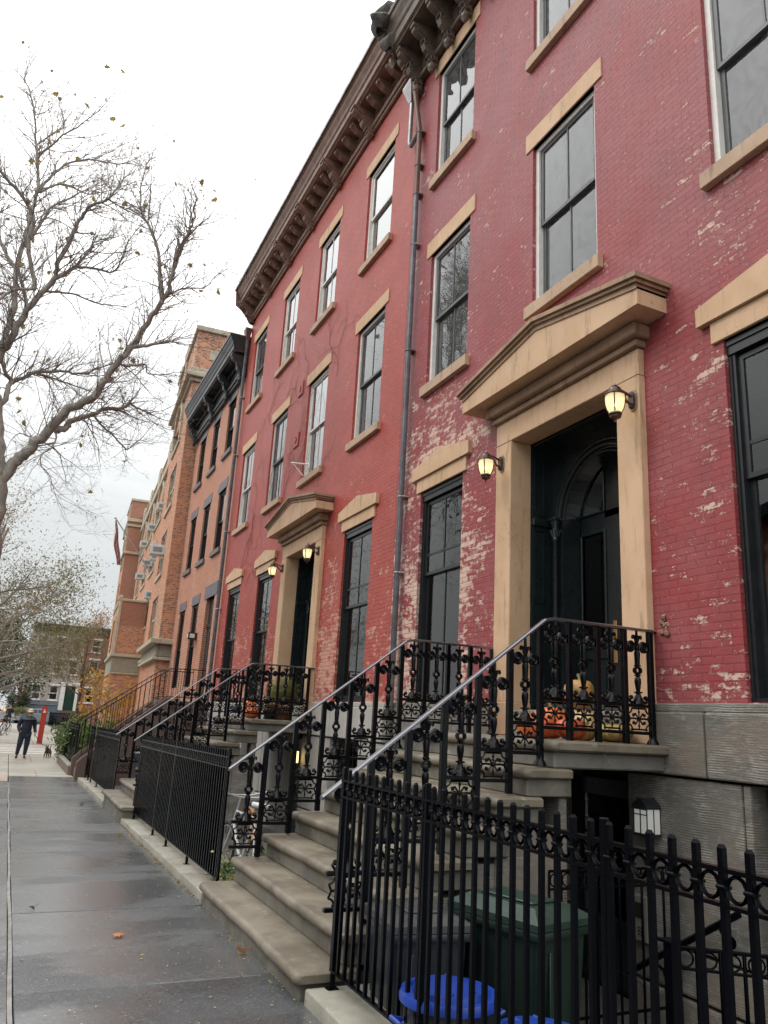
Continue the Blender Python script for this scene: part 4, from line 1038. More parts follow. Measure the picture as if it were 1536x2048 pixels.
# ------------------------------------------------------------------ stoops
def stone_step(xf, xb, y0, y1, z0, z1, nose=0.045):
    g = MB(); g.rbox(xf+nose, xb, y0, y1, z0, z1-0.07, 0.012, 1)
    n = MB(); n.rbox(xf, xb+0.01, y0-0.045, y1+0.045, z1-0.085, z1, 0.038, 3)
    return g, n
def wobble(mb, a=0.006, seed=1):
    r_ = random.Random(seed); o = [r_.uniform(0, 6) for _ in range(6)]
    mb.v = [(v[0]+a*math.sin(v[1]*3.1+o[0])+a*0.6*math.sin(v[1]*7.7+o[1]), v[1]+a*math.sin(v[0]*5+o[2]), v[2]+a*0.8*math.sin(v[1]*2.3+o[3])*math.cos(v[0]*4+o[4])) for v in mb.v]
    return mb
def fine_nose(xf, xb, y0, y1, z0, z1, r=0.038):
    """rounded tread cut into short lengths so that it can be worn unevenly"""
    n = MB(); ns = 14
    prof = []
    for i in range(7):
        a = PI/2 - PI*i/6; prof.append((xf+r-r*math.cos(a), (z0+z1)/2 + ((z1-z0)/2)*math.sin(a)))
    prof = [(xb, z1)] + prof + [(xb, z0)]
    ys = [y0-0.045+(y1-y0+0.09)*i/ns for i in range(ns+1)]
    ys = [ys[0], ys[0]+0.012, ys[0]+0.035] + ys[1:-1] + [ys[-1]-0.035, ys[-1]-0.012, ys[-1]]
    m_ = len(prof); vs = []; L = len(ys)
    zc = (z0+z1)/2
    for k, y in enumerate(ys):
        e = min(k, L-1-k)
        s = {0: 0.030, 1: 0.012}.get(e, 0.0)
        for (x, z) in prof:
            vs.append((x+(s if x < xb else 0), y, zc+(z-zc)*(1-s*14)))
    fs = [(k*m_+i, k*m_+(i+1) % m_, (k+1)*m_+(i+1) % m_, (k+1)*m_+i) for k in range(L-1) for i in range(m_)]
    fs += [tuple(range(m_)), tuple(range((L-1)*m_, L*m_))]
    return n.add(vs, fs)
RISE = 0.21
def stoop(y0, y1, label, seed=1, zoff=0.0):
    t = thing('stoop', label, 'stoop', (3.5, (y0+y1)/2, 0), group='stone stoops of the red row houses')
    tops = [0.17+RISE*k for k in range(7)]
    for k in range(7):
        xf = 1.875+0.285*k; z1 = tops[k]; zl = -0.15 if k == 0 else tops[k]-RISE
        xb = xf+0.285+0.16
        g = MB(); g.rbox(xf+0.05, xb+0.02, y0+0.03, y1-0.03, zl+(0.002 if k else 0), z1-0.078, 0.008, 1)
        st = wobble(g, 0.003, seed+k).build('step', M['step'], t)
        n = fine_nose(xf, xb, y0+0.03, y1-0.03, z1-0.08, z1); wobble(n, 0.005, seed+k+20).build('tread', M['nose'], st, True)
        # the block ends stand out at both sides
    zL = tops[-1]+RISE
    g = MB(); g.rbox(3.90, XF-0.02, y0+0.05, y1-0.05, zL-0.21, zL-0.082, 0.012, 1)
    ld = g.build('landing', M['landst'], t)
    wobble(fine_nose(3.85, XF-0.012, y0+0.03, y1-0.03, zL-0.085, zL), 0.004, seed+50).build('tread', M['nose'], ld, True)
    g = MB()
    for k in range(7):
        xf = 1.875+0.285*k
        xa, xb = xf+0.09, xf+0.285+0.085
        if k == 6: xb = 4.03
        ztop = 0.17+RISE*k-RISE-0.004
        if k > 0:
            for (ya, yb_) in ((y0+0.06, y0+0.30), (y1-0.30, y1-0.06)): g.rbox(xa+0.28, xb+0.28 if k < 6 else 4.03, ya, yb_, -0.5, ztop, 0.01, 1)
    g.box(2.05, 3.70, y0+0.075, y1-0.075, -0.5, 0.10)
    for k in range(1, 7): g.box(1.98+0.285*k, 3.72, y0+0.08, y1-0.08, -0.08+RISE*(k-1), 0.12+RISE*(k-1))
    g.build('side_wall', M['base'], t)
    return t
stA = stoop(5.06, 7.84, 'worn brown stone stoop climbing to the tan doorway of the nearest house', 1)
stB = stoop(5.06+8.66, 7.84+8.66, 'grey stone stoop of the brighter red house with potted shrub on top', 7)

# ------------------------------------------------------------------ cast iron railing
def spiral(cx, cz, r0, r1, a0, turns, n=26, sgn=1):
    return [(cx+sgn*(r0+(r1-r0)*i/n)*math.cos(a0+turns*2*PI*i/n), 0, cz+(r0+(r1-r0)*i/n)*math.sin(a0+turns*2*PI*i/n)) for i in range(n+1)]
def make_baluster():
    """origin on the middle bar; ornament stands 0..0.60"""
    g = MB(); 
    # flared foot with two balls
    g.lathe([(0.060,0.0),(0.050,0.012),(0.032,0.035),(0.020,0.065),(0.016,0.088),(0.030,0.092),(0.030,0.102),(0.014,0.106)], (0,0,0), 8)
    for s in (-1, 1):
        g.tube([(s*0.02,0,0.06),(s*0.045,0,0.018),(s*0.085,0,0.012),(s*0.102,0,0.035),(s*0.088,0,0.058),(s*0.07,0,0.045)], [0.012,0.014,0.012,0.011,0.010,0.008], 6)
        g.ball((s*0.080,0,0.052), 0.021, 6)
    # lower fluted shaft, collar, ring, collar
    g.lathe([(0.013,0.106),(0.017,0.13),(0.023,0.18),(0.021,0.215),(0.013,0.232),(0.024,0.236),(0.024,0.244),(0.013,0.248)], (0,0,0), 8)
    g.torus((0,0,0.282), 0.027, 0.0125, (0,1,0), 14, 6, 1.3)
    g.lathe([(0.013,0.314),(0.024,0.318),(0.024,0.328),(0.018,0.332),(0.019,0.37),(0.022,0.43),(0.016,0.455),(0.024,0.462),(0.015,0.470),(0.013,0.50),(0.020,0.508),(0.012,0.516),(0.019,0.56),(0.024,0.578)], (0,0,0), 8)
    for s in (-1, 1):
        arm = [(s*0.012,0,0.452),(s*0.030,0,0.475),(s*0.042,0,0.505)]
        sp = spiral(s*0.072, 0.478, 0.046, 0.010, PI*0.72, -1.75, 30, s)
        sp = [(s*abs(p[0]) if False else p[0], p[1], p[2]) for p in sp]
        g.tube([(s*0.010,0,0.455)]+sp, [0.012]+[0.0155-0.004*i/30 for i in range(31)], 6)
        g.ball((s*0.072,0,0.478), 0.017, 6)
        g.tube([(s*0.008,0,0.52),(s*0.012,0,0.55),(s*0.026,0,0.578),(s*0.046,0,0.580),(s*0.052,0,0.562),(s*0.042,0,0.554)], [0.010,0.011,0.011,0.010,0.009,0.007], 6)
    g.v = [(v[0] if abs(v[0]) > 0.035 else v[0]*1.22, v[1]*1.25, v[2]) for v in g.v]
    return g
def make_fret():
    """pierced panel between the two lower bars, 0.25 wide, z 0.012..0.182"""
    g = MB(); a, z0, z1, c = 0.118, 0.014, 0.186, 0.042
    for s in (-1, 1):
        for (zc, sg) in ((z0, 1), (z1, -1)):
            g.tube([(s*(a-c*math.cos(t*PI/8)), 0, zc+sg*c*math.sin(t*PI/8)) for t in range(0, 5)], 0.008, 5)
            g.tube([(s*0.014,0,(z0+z1)/2+(-sg)*0.012),(s*0.04,0,(z0+z1)/2-sg*0.045),(s*0.07,0,(z0+z1)/2-sg*0.038),(s*0.062,0,(z0+z1)/2-sg*0.018)], 0.0075, 5)
            g.ball((s*0.052,0,(z0+z1)/2-sg*0.03), 0.011, 5)
        g.tube([(s*a,0,z0+c),(s*(a-0.02),0,(z0+z1)/2),(s*a,0,z1-c)], 0.008, 5)
        g.tube([(s*0.01,0,(z0+z1)/2),(s*0.06,0,(z0+z1)/2+0.004),(s*0.1,0,(z0+z1)/2)], 0.009, 5)
        g.rbox(s*0.078-0.012, s*0.078+0.012, -0.007, 0.007, z0-0.012, z0+0.004, 0.003, 1)
    g.tube([(-a+c,0,z0),(a-c,0,z0)], 0.008, 5); g.tube([(-a+c,0,z1),(a-c,0,z1)], 0.008, 5)
    g.tube([(0,0,z0),(0,0,z1)], [0.006,0.006], 5)
    g.ball((0,0,(z0+z1)/2), 0.019, 6); g.ball((0,0,z1-0.028), 0.012, 5); g.ball((0,0,z0+0.028), 0.012, 5)
    return g
def make_railing(y, label):
    t = thing('stoop_railing', label, 'railing', (2.09, y, 0), group='cast iron stoop railings')
    L = lambda mb, n, m='iron', sm=False, par=None: mb.build(n, M[m], par or t, sm, world=False)
    posts = [(0.29*(k+1), 0.39+RISE*k) for k in range(6)]       # stair posts (x from start, foot z)
    lx = [posts[5][0]+0.293*i for i in range(1, 5)]
    zL = 1.64; top = 2.605; sl = 0.757; x0 = 0.0; zr0 = 1.235
    xk = 1.80
    rail_z = lambda x: min(top, zr0+sl*x)
    def pbox(x, z0, z1, w=0.0235): 
        g = MB(); g.rbox(-w, w, -w, w, 0, z1-z0, 0.004, 1); o = L(g, 'post'); o.location = (x, 0, z0); return o
    for i, (x, z) in enumerate(posts): pbox(x, z, rail_z(x)-0.012)
    for x in lx: pbox(x, zL, top-0.012)
    g = MB(); g.lathe([(0.055,0),(0.05,0.02),(0.03,0.05),(0.022,0.10)], (0,0,0), 10)
    for x, z in ((posts[5][0], posts[5][1]+0.0), (lx[-1], zL)): o = L(g, 'post_foot', 'iron', True); o.location = (x, 0, z)
    # handrail: flat topped bar, bent at the knee and tied to the wall
    pr = [(-0.03,-0.012),(0.03,-0.012),(0.03,0.006),(0.018,0.014),(-0.018,0.014),(-0.03,0.006)]
    path = [(x0-0.07, zr0+sl*(x0-0.07)), (xk-0.06, zr0+sl*(xk-0.06)), (xk-0.02, top-0.022), (xk+0.03, top-0.008), (xk+0.08, top), (lx[-1]+0.03, top)]
    g = MB(); vs = []; fs = []; m_ = len(pr)
    for (x, z) in path: vs += [(x, p[0], z+p[1]) for p in pr]
    for i in range(len(path)-1):
        for k in range(m_): fs.append((i*m_+k, (i+1)*m_+k, (i+1)*m_+(k+1) % m_, i*m_+(k+1) % m_))
    fs += [tuple(range(m_)), tuple(range((len(path)-1)*m_, len(path)*m_))]
    g.add(vs, fs); L(g, 'handrail', 'rail')
    g = MB(); g.tube([(lx[-1], 0, top-0.004), (XF-2.09+0.03, 0, top-0.006)], 0.011, 6); L(g, 'wall_tie')
    bal = make_baluster(); fre = make_fret(); balo = freo = None
    bays = []
    xs = [0.0]+[p[0] for p in posts]
    for k in range(6): bays.append(((xs[k]+xs[k+1])/2, 0.39+RISE*k, xs[k], xs[k+1]))
    lxx = [posts[5][0]]+lx
    for k in range(4): bays.append(((lxx[k]+lxx[k+1])/2, zL, lxx[k], lxx[k+1]))
    for (xc, zt, xa, xb) in bays:
        zm = zt+0.318
        if balo is None:
            balo = L(bal, 'baluster', 'iron', True); freo = L(fre, 'fret_panel', 'iron', True); a, b_ = balo, freo
        else: a = inst(balo, t, (0,0,0)); b_ = inst(freo, t, (0,0,0))
        a.location = (xc, 0, zm+0.014); b_.location = (xc, 0, zt+0.108)
        g = MB(); g.rbox(xa, xb, -0.019, 0.019, zm-0.016, zm+0.013, 0.003, 1); L(g, 'cross_bar')
        g = MB(); g.rbox(xa, xb, -0.019, 0.019, zt+0.080, zt+0.107, 0.003, 1); L(g, 'cross_bar')
        stub = rail_z(xc)-0.01-(zm+0.014+0.578)
        if stub > 0.004: g = MB(); g.lathe([(0.014,0),(0.011,stub)], (xc,0,zm+0.014+0.578), 6); L(g, 'cap')
    return t
rl = make_railing(5.20, 'cast iron stoop railing nearest the viewer, with scrolled balusters and a bright wet handrail')
r2 = copy_tree(rl); r2.location = (2.09, 7.72, 0); r2['label'] = 'cast iron railing on the far side of the nearest stoop, below the black parlour window'
r3 = copy_tree(rl); r3.location = (2.05, 5.20+8.66, 0); r3['label'] = 'cast iron railing on the second stoop, in front of the potted shrub'
r4 = copy_tree(rl); r4.location = (2.05, 7.72+8.66, 0); r4['label'] = 'cast iron railing on the far side of the second stoop, beside the brown stone stairs'

# ------------------------------------------------------------------ pavement fences
def fence(y0, y1, label, dz=0.0, feet=None, x=2.10, ring=True, maxp=100, base=None):
    """y0 (near) .. y1 (far); pickets with ring frieze between two rails"""
    t = thing('iron_fence', label, 'fence', (x, y0, 0), group='black iron fences along the pavement')
    zof = lambda y: gz(y)+dz
    L = lambda mb, n, sm=False, m='iron2': mb.build(n, M[m], t, sm, world=False)
    n = round((y1-y0)/0.1035); st = (y1-y0)/n
    def bar(z, w, h, name):
        g = MB(); a, b_ = 0.0, y1-y0
        za, zb_ = zof(y0), zof(y1)
        vs = [(sx*w, yy, zz+z+sz*h) for yy, zz in ((a, za), (b_, zb_)) for sx in (-1, 1) for sz in (-1, 1)]
        g.add(vs, [(0,1,3,2),(4,6,7,5),(0,4,5,1),(2,3,7,6),(0,2,6,4),(1,5,7,3)])
        L(g, name)
    bar(1.315, 0.016, 0.007, 'top_rail'); bar(1.213, 0.016, 0.006, 'middle_rail'); bar(0.185, 0.016, 0.006, 'bottom_rail')
    g = MB(); w = 0.0104
    g.add([(-w,-w,0.18),(w,-w,0.18),(w,w,0.18),(-w,w,0.18),(-w,-w,1.378),(w,-w,1.378),(w,w,1.378),(-w,w,1.378),(-w*0.55,-w*0.55,1.389),(w*0.55,-w*0.55,1.389),(w*0.55,w*0.55,1.389),(-w*0.55,w*0.55,1.389)],
          [(0,1,5,4),(1,2,6,5),(2,3,7,6),(3,0,4,7),(4,5,9,8),(5,6,10,9),(6,7,11,10),(7,4,8,11),(8,9,10,11)])
    g.rbox(-0.019, 0.019, -0.019, 0.019, 1.258, 1.272, 0.004, 1)
    pk = L(g, 'picket')
    pk.location = (0, 0, zof(y0))
    for i in range(1, n+1): inst(pk, t, (0, st*i, zof(y0+st*i)))
    if ring:
        g = MB()
        for i in range(n):
            yy = st*(i+0.5); g.torus((0, yy, zof(y0+yy)+1.264), 0.0375, 0.0065, (1,0,0), 12, 4, 1.9)
        L(g, 'ring_frieze', True)
    for f in (feet or []):
        g = MB(); g.rbox(-0.0145, 0.0145, -0.0145, 0.0145, 0.05, 1.40, 0.004, 1); g.rbox(-0.04, 0.04, -0.035, 0.035, 0.05, 0.092, 0.006, 1)
        o = L(g, 'post'); o.location = (0, f-y0+0.0, zof(f))
    return t
fence(-0.9, 5.02, 'black iron fence with ring frieze filling the near right corner before the bins', 0.0, feet=[4.99, 3.84, 2.45, 1.0])
fence(8.02, 13.86, 'long black iron fence between the two red-house stoops', -0.005, feet=[8.05, 9.47, 10.79, 11.82, 13.66])
fence(16.55, 21.15, 'black iron fence just past the second stoop, before the brown stone stairs', 0.0, feet=[16.6, 18.2, 19.7, 21.1])
fence(21.75, 22.68, 'short leftover run of black iron fence right beside the brown stone stairs', 0.0, feet=[21.8, 22.6])

# ------------------------------------------------------------------ brown stone stairs of C with plain iron rails
t = thing('brown_stairs', 'brown painted stone stairs with solid side walls at the brick house', 'stairs', (3.5, 23.7, 0))
y0, y1 = 22.86, 24.72; zg = -0.24
nst = 9; xs0 = 1.95; zt_ = 1.98; tr = (4.1-xs0)/nst; rs_ = (zt_-zg)/(nst+0.0)
for k in range(nst):
    g = MB(); g.rbox(xs0+tr*k, 4.3, y0+0.16, y1-0.16, zg+rs_*k, zg+rs_*(k+1)-0.003, 0.01, 1); g.build('step', M['brownst'], t)
g = MB(); g.rbox(4.08, XF-0.02, y0, y1, zt_-0.2, zt_, 0.01, 1); g.box(4.1, XF-0.02, y0+0.05, y1-0.05, -0.5, zt_-0.2); g.build('landing', M['brownst'], t)
for (a, b_) in ((y0, y0+0.16), (y1-0.16, y1)):
    g = MB(); g.prism([(1.86, zg-0.1), (1.86, 0.24), (1.98, 0.36), (3.98, zt_+0.06), (4.1, zt_+0.06), (4.1, zg-0.1)], 'y', a, b_); g.build('side_wall', M['brownst'], t)
def plain_rail(y, label):
    t = thing('stair_railing', label, 'railing', (1.9, y, 0), group='plain iron stair railings')
    L = lambda mb, n: mb.build(n, M['iron2'], t, True, world=False)
    za, zb_ = 1.31, 2.86; xa, xb_ = 0.0, 2.12
    g = MB(); g.tube([(xa-0.05,0,za-0.75), (xa-0.03,0,za-0.06), (xa+0.03,0,za+0.01), (xb_,0,zb_), (3.12,0,zb_+0.02)], 0.014, 6); L(g, 'handrail')
    g = MB(); g.tube([(xa,0,za-0.93), (xb_,0,zb_-0.77), (3.12,0,zb_-0.77)], 0.010, 6); L(g, 'bottom_bar')
    for i in range(24):
        x = 0.05+0.13*i
        if x < xb_: z1 = za+(zb_-za)*x/xb_; z0 = z1-0.9
        else: z1 = zb_; z0 = zb_-0.78
        g = MB(); g.tube([(x,0,z0), (x,0,z1)], 0.0075, 5); L(g, 'bar')
    return t
plain_rail(22.95, 'plain thin black railing on the near side of the brown stone stairs')
plain_rail(24.64, 'plain thin black railing on the far side of the brown stone stairs')
t = thing('landing_rail', 'plain black railing across the top of the brown stone landing', 'railing', (5.0, 22.95, 0))
# garden plot beyond the stairs
t = thing('garden_kerb', 'low brick and stone kerb round the planted front garden', 'kerb', (1.95, 29, 0))
g = MB(); g.rbox(1.82, 2.02, 24.8, 30.6, -0.32, -0.02, 0.02, 1); g.rbox(2.02, 4.3, 30.4, 30.6, -0.32, -0.02, 0.02, 1); g.build('kerb_wall', M['brownst'], t)
g = MB(); g.rbox(1.80, 2.04, 24.8, 30.62, -0.02, 0.03, 0.012, 1); g.build('coping', M['kerb'], t)
fence(24.85, 30.55, 'black iron fence round the leafy front garden before the school', 0.03, x=1.95)
COL.objects.unlink(bpy.data.objects['landing_rail'])
bpy.data.objects.remove(bpy.data.objects['landing_rail'])

# ------------------------------------------------------------------ wall lanterns
def lantern(x, y, z, label, group='lit amber lanterns beside the doors'):
    """back plate centre at (x,y,z) on the wall, lantern hangs out towards the street (-x)"""
    t = thing('wall_lantern', label, 'lantern', (x, y, z), group=group)
    L = lambda mb, n, m, sm=True, par=None: mb.build(n, M[m], par or t, sm, world=False)
    g = MB(); g.prism([(-0.05,-0.07),(-0.05,0.06),(-0.025,0.10),(0.025,0.10),(0.05,0.06),(0.05,-0.07),(0.025,-0.11),(-0.025,-0.11)], 'x', -0.016, 0.0); L(g, 'back_plate', 'pewter', False)
    g = MB(); g.prism([(-0.036,-0.055),(-0.036,0.05),(-0.018,0.08),(0.018,0.08),(0.036,0.05),(0.036,-0.055),(0.018,-0.09),(-0.018,-0.09)], 'x', -0.042, -0.016)
    g.tube([(-0.03,0,0.03),(-0.09,0,0.055),(-0.17,0,0.075),(-0.225,0,0.068)], [0.014,0.011,0.010,0.012], 8)
    g.tube([(-0.04,0,-0.05),(-0.085,0,-0.035),(-0.11,0,0.0),(-0.15,0,0.05)], [0.012,0.014,0.010,0.007], 8)
    g.ball((-0.05,0,-0.075), 0.016, 8); L(g, 'arm', 'bronze')
    c = -0.235; zt = 0.075
    g = MB(); g.lathe([(0.006,zt+0.05),(0.018,zt+0.04),(0.019,zt+0.026),(0.009,zt+0.014),(0.012,zt+0.010)], (c,0,0), 12); L(g, 'finial', 'pewter')
    g = MB(); g.lathe([(0.030,zt+0.012),(0.045,zt+0.006),(0.060,zt-0.012),(0.062,zt-0.045),(0.075,zt-0.055),(0.105,zt-0.068),(0.110,zt-0.078),(0.104,zt-0.086),(0.088,zt-0.082)], (c,0,0), 24); L(g, 'hood', 'bronze')
    g = MB(); g.lathe([(0.090,zt-0.084),(0.091,zt-0.12),(0.086,zt-0.17),(0.074,zt-0.22),(0.060,zt-0.25),(0.052,zt-0.262)], (c,0,0), 24, cap=False); L(g, 'glass_shade', 'lampgl' if 'lit' in group else 'lampgl2')
    g = MB()
    for k in range(4):
        a = PI/4+k*PI/2
        g.tube([(c+r_*math.cos(a), r_*math.sin(a), zt+h) for r_, h in ((0.094,-0.084),(0.095,-0.12),(0.090,-0.17),(0.078,-0.22),(0.060,-0.255))], 0.0065, 6)
    L(g, 'ribs', 'bronze')
    g = MB(); g.lathe([(0.050,zt-0.255),(0.062,zt-0.262),(0.064,zt-0.276),(0.050,zt-0.284),(0.056,zt-0.292),(0.054,zt-0.305),(0.035,zt-0.318),(0.014,zt-0.324),(0.007,zt-0.332),(0.013,zt-0.338),(0.013,zt-0.352),(0.004,zt-0.358)], (c,0,0), 18); L(g, 'bottom_cap', 'bronze')
    g = MB(); g.ball((c,0,zt-0.175), 0.020, 8); L(g, 'bulb', 'bulb')
    return t
o_ = 1.145
def yw(c, s): return c+s*o_
lantern(5.0, CY-1.17, fz(4.92), 'amber lantern on the right jamb of the nearest doorway, its shade the largest in view')
lantern(5.0, CY+1.10, fz(4.92), 'amber lantern on the left jamb of the nearest doorway, above the black parlour window side')
lantern(5.0, CB-1.17, fz(4.95), 'amber lantern on the right jamb of the second, further doorway')
lantern(5.0, CB+1.10, fz(4.95), 'amber lantern on the left jamb of the second, further doorway')
# boxy lantern by the basement door
t = thing('box_lantern', 'small unlit boxy wall lantern by the basement door behind the near fence', 'lantern', (5.05, 5.27, 1.06))
L = lambda mb, n, m, sm=False: mb.build(n, M[m], t, sm, world=False)
g = MB(); g.prism([(-0.085,0.08),(0.085,0.08),(0.075,0.10),(0.03,0.13),(0.012,0.15),(-0.012,0.15),(-0.03,0.13),(-0.075,0.10)], 'x', -0.16, 0.0); g.rbox(-0.165, 0.0, -0.09, 0.09, 0.065, 0.083, 0.004, 1); L(g, 'hood', 'blkwin')
g = MB()
for yy in (-0.076, 0.0, 0.076): g.box(-0.153, -0.145, yy-0.003, yy+0.003, -0.13, 0.065)
for zz in (-0.13, 0.02, 0.062): g.box(-0.154, -0.144, -0.079, 0.079, zz-0.004, zz+0.004)
for xx in (-0.075, -0.004):
    for yy in (-0.077, 0.077): g.box(xx-0.003, xx+0.003, yy-0.003, yy+0.003, -0.13, 0.065)
g.rbox(-0.155, 0, -0.08, 0.08, -0.15, -0.128, 0.004, 1); L(g, 'frame', 'blkwin')
g = MB(); g.box(-0.145, -0.002, -0.073, 0.073, -0.128, 0.064); L(g, 'glass_shade', 'lampgl2')
# warm light down in the second area
t = thing('area_light', 'small lit wall light by the basement entrance under the second stoop', 'lamp', (4.95, 14.15, 1.0))
g = MB(); g.rbox(-0.05, 0.03, -0.05, 0.05, -0.13, -0.10, 0.005, 1); g.rbox(-0.05, 0.03, -0.05, 0.05, 0.10, 0.13, 0.005, 1); g.build('frame', M['blkwin'], t, world=False)
g = MB(); g.box(-0.04, 0.02, -0.04, 0.04, -0.10, 0.10); g.build('shade', emit('lit_area_light', (1.0, 0.66, 0.25), 3.0), t, world=False)

# ------------------------------------------------------------------ downpipes
t = thing('downpipe', 'tall fluted downpipe between the mauve-red and brighter red houses, rusty brown at the top', 'downpipe', (4.98, 10.36, 0))
def fluted(path, r=0.045, n=12, mb=None):
    g = mb or MB(); g.tube(path, r, n)
    for k in range(6):
        a = k*PI/3
        g.tube([(p[0]+(r-0.002)*math.cos(a), p[1]+(r-0.002)*math.sin(a), p[2]) for p in path], 0.007, 4)
    return g
fluted([(4.99, 10.36, -0.3), (4.99, 10.36, 2.25)]).build('lower_pipe', M['pipelow'], t, True)
fluted([(4.99, 10.36, 2.25), (4.985, 10.35, 10.6)]).build('middle_pipe', M['pipe'], t, True)
fluted([(4.985, 10.35, 10.6), (4.985, 10.35, 11.95), (4.92, 10.52, 13.0), (4.90, 10.54, 13.9)]).build('upper_pipe', M['pipebr'], t, True)
for z in (1.2, 3.9, 5.1, 7.6, 9.6, 10.6, 11.9, 12.95, 11.2):
    g = MB(); g.torus((4.985, 10.355 if z < 12 else 10.52, z), 0.047, 0.009, (0,0,1), 14, 5); g.rbox(4.99, 5.09, 10.28 if z < 12 else 10.45, 10.43 if z < 12 else 10.60, z-0.012, z+0.012, 0.003, 1); g.build('pipe_band', M['band' if z in (9.6, 5.1, 2.2, 3.9) else 'pipelow'], t, True)
fluted([(4.975, 10.72, 12.85), (4.97, 10.72, 11.95), (4.98, 10.68, 11.86), (4.985, 10.42, 11.95)], 0.04).build('branch_pipe', M['pipegal'], t, True)
g = MB(); g.add([(4.85,10.55,13.2),(5.07,10.55,13.2),(5.07,10.90,13.2),(4.85,10.90,13.2),(4.93,10.67,12.85),(5.02,10.67,12.85),(5.02,10.77,12.85),(4.93,10.77,12.85),(4.85,10.55,13.26),(5.07,10.55,13.26),(5.07,10.90,13.26),(4.85,10.90,13.26)],
      [(0,1,5,4),(1,2,6,5),(2,3,7,6),(3,0,4,7),(0,8,9,1),(1,9,10,2),(2,10,11,3),(3,11,8,0)]); g.build('hopper', M['pipegal'], t)
t = thing('downpipe', 'slender downpipe between the brighter red and the brown brick houses', 'downpipe', (4.98, fy(22.68), 0))
yC = fy(22.70)
fluted([(4.98, yC, -0.3), (4.98, yC, 12.9), (4.97, yC-0.02, 13.2)], 0.05).build('pipe', M['pipe'], t, True)
g = MB(); g.add([(4.86,yC-0.16,13.55),(5.07,yC-0.16,13.55),(5.07,yC+0.14,13.55),(4.86,yC+0.14,13.55),(4.93,yC-0.06,13.15),(5.03,yC-0.06,13.15),(5.03,yC+0.06,13.15),(4.93,yC+0.06,13.15)], [(0,1,2,3),(0,4,5,1),(1,5,6,2),(2,6,7,3),(3,7,4,0),(4,7,6,5)]); g.build('hopper', M['pipebr'], t)
for z in (2.3, 4.6, 6.9, 9.3, 11.2): g = MB(); g.torus((4.98, yC, z), 0.052, 0.010, (0,0,1), 14, 5); g.rbox(4.99, 5.09, yC-0.08, yC+0.08, z-0.012, z+0.012, 0.003, 1); g.build('pipe_band', M['band'], t, True)

# torn cloth and broken timber hanging at the cornice joint
t = thing('torn_roofing', 'torn dark roofing felt and splintered wood bunched where the two cornices meet', 'debris', (4.35, 10.75, 14.5))
rz_ = random.Random(5)
for k in range(7):
    c = (4.28+rz_.uniform(-0.05,0.35), 10.72+rz_.uniform(-0.18,0.28), 14.86-0.16*k)
    w = 0.20-0.012*k
    g = MB(); g.grid(lambda u, v: (c[0]+w*math.cos(u*2*PI)*(0.5+0.8*math.sin(v*PI))*(1+0.25*math.sin(u*19+k)), c[1]+w*math.sin(u*2*PI)*(0.5+0.8*math.sin(v*PI))*(1+0.3*math.cos(u*13+k)), c[2]+0.32*(v-0.5)+0.05*math.sin(u*11+k)), 22, 6)
    g.build('felt_fold', simple('dark_felt_%d' % k, (0.055,0.055,0.06) if k % 2 else (0.10,0.085,0.07), 0.85, c2=(0.16,0.145,0.125), nscale=9, bstr=0.8, bscale=30, bd=0.02), t, True)
g = MB(); g.prism([(4.45,13.55),(4.52,13.62),(4.50,13.72),(4.58,13.80),(4.56,13.92),(4.64,14.02),(4.70,13.9),(4.64,13.72),(4.60,13.6),(4.56,13.5)], 'y', 10.78, 10.84); g.build('splintered_board', simple('pale_split_wood', (0.42,0.36,0.28), 0.8, c2=(0.3,0.25,0.2), nscale=14), t)
t = thing('broken_plaster', 'crumbled orange-brown hole in the painted brick where the nearest handrail is tied in', 'damage', (5.06, 5.16, 2.62))
g = MB(); r__ = random.Random(4)
for k in range(16): g.ball((5.075+r__.uniform(-0.012,0.01), 5.10+r__.uniform(-0.05,0.05), 2.64+r__.uniform(-0.10,0.10)), r__.uniform(0.012,0.032), 5, (0.6,1,1))
g.build('rubble', simple('rusty_rubble', (0.16,0.07,0.045), 0.9, c2=(0.40,0.26,0.18), nscale=30, bstr=0.8), t)
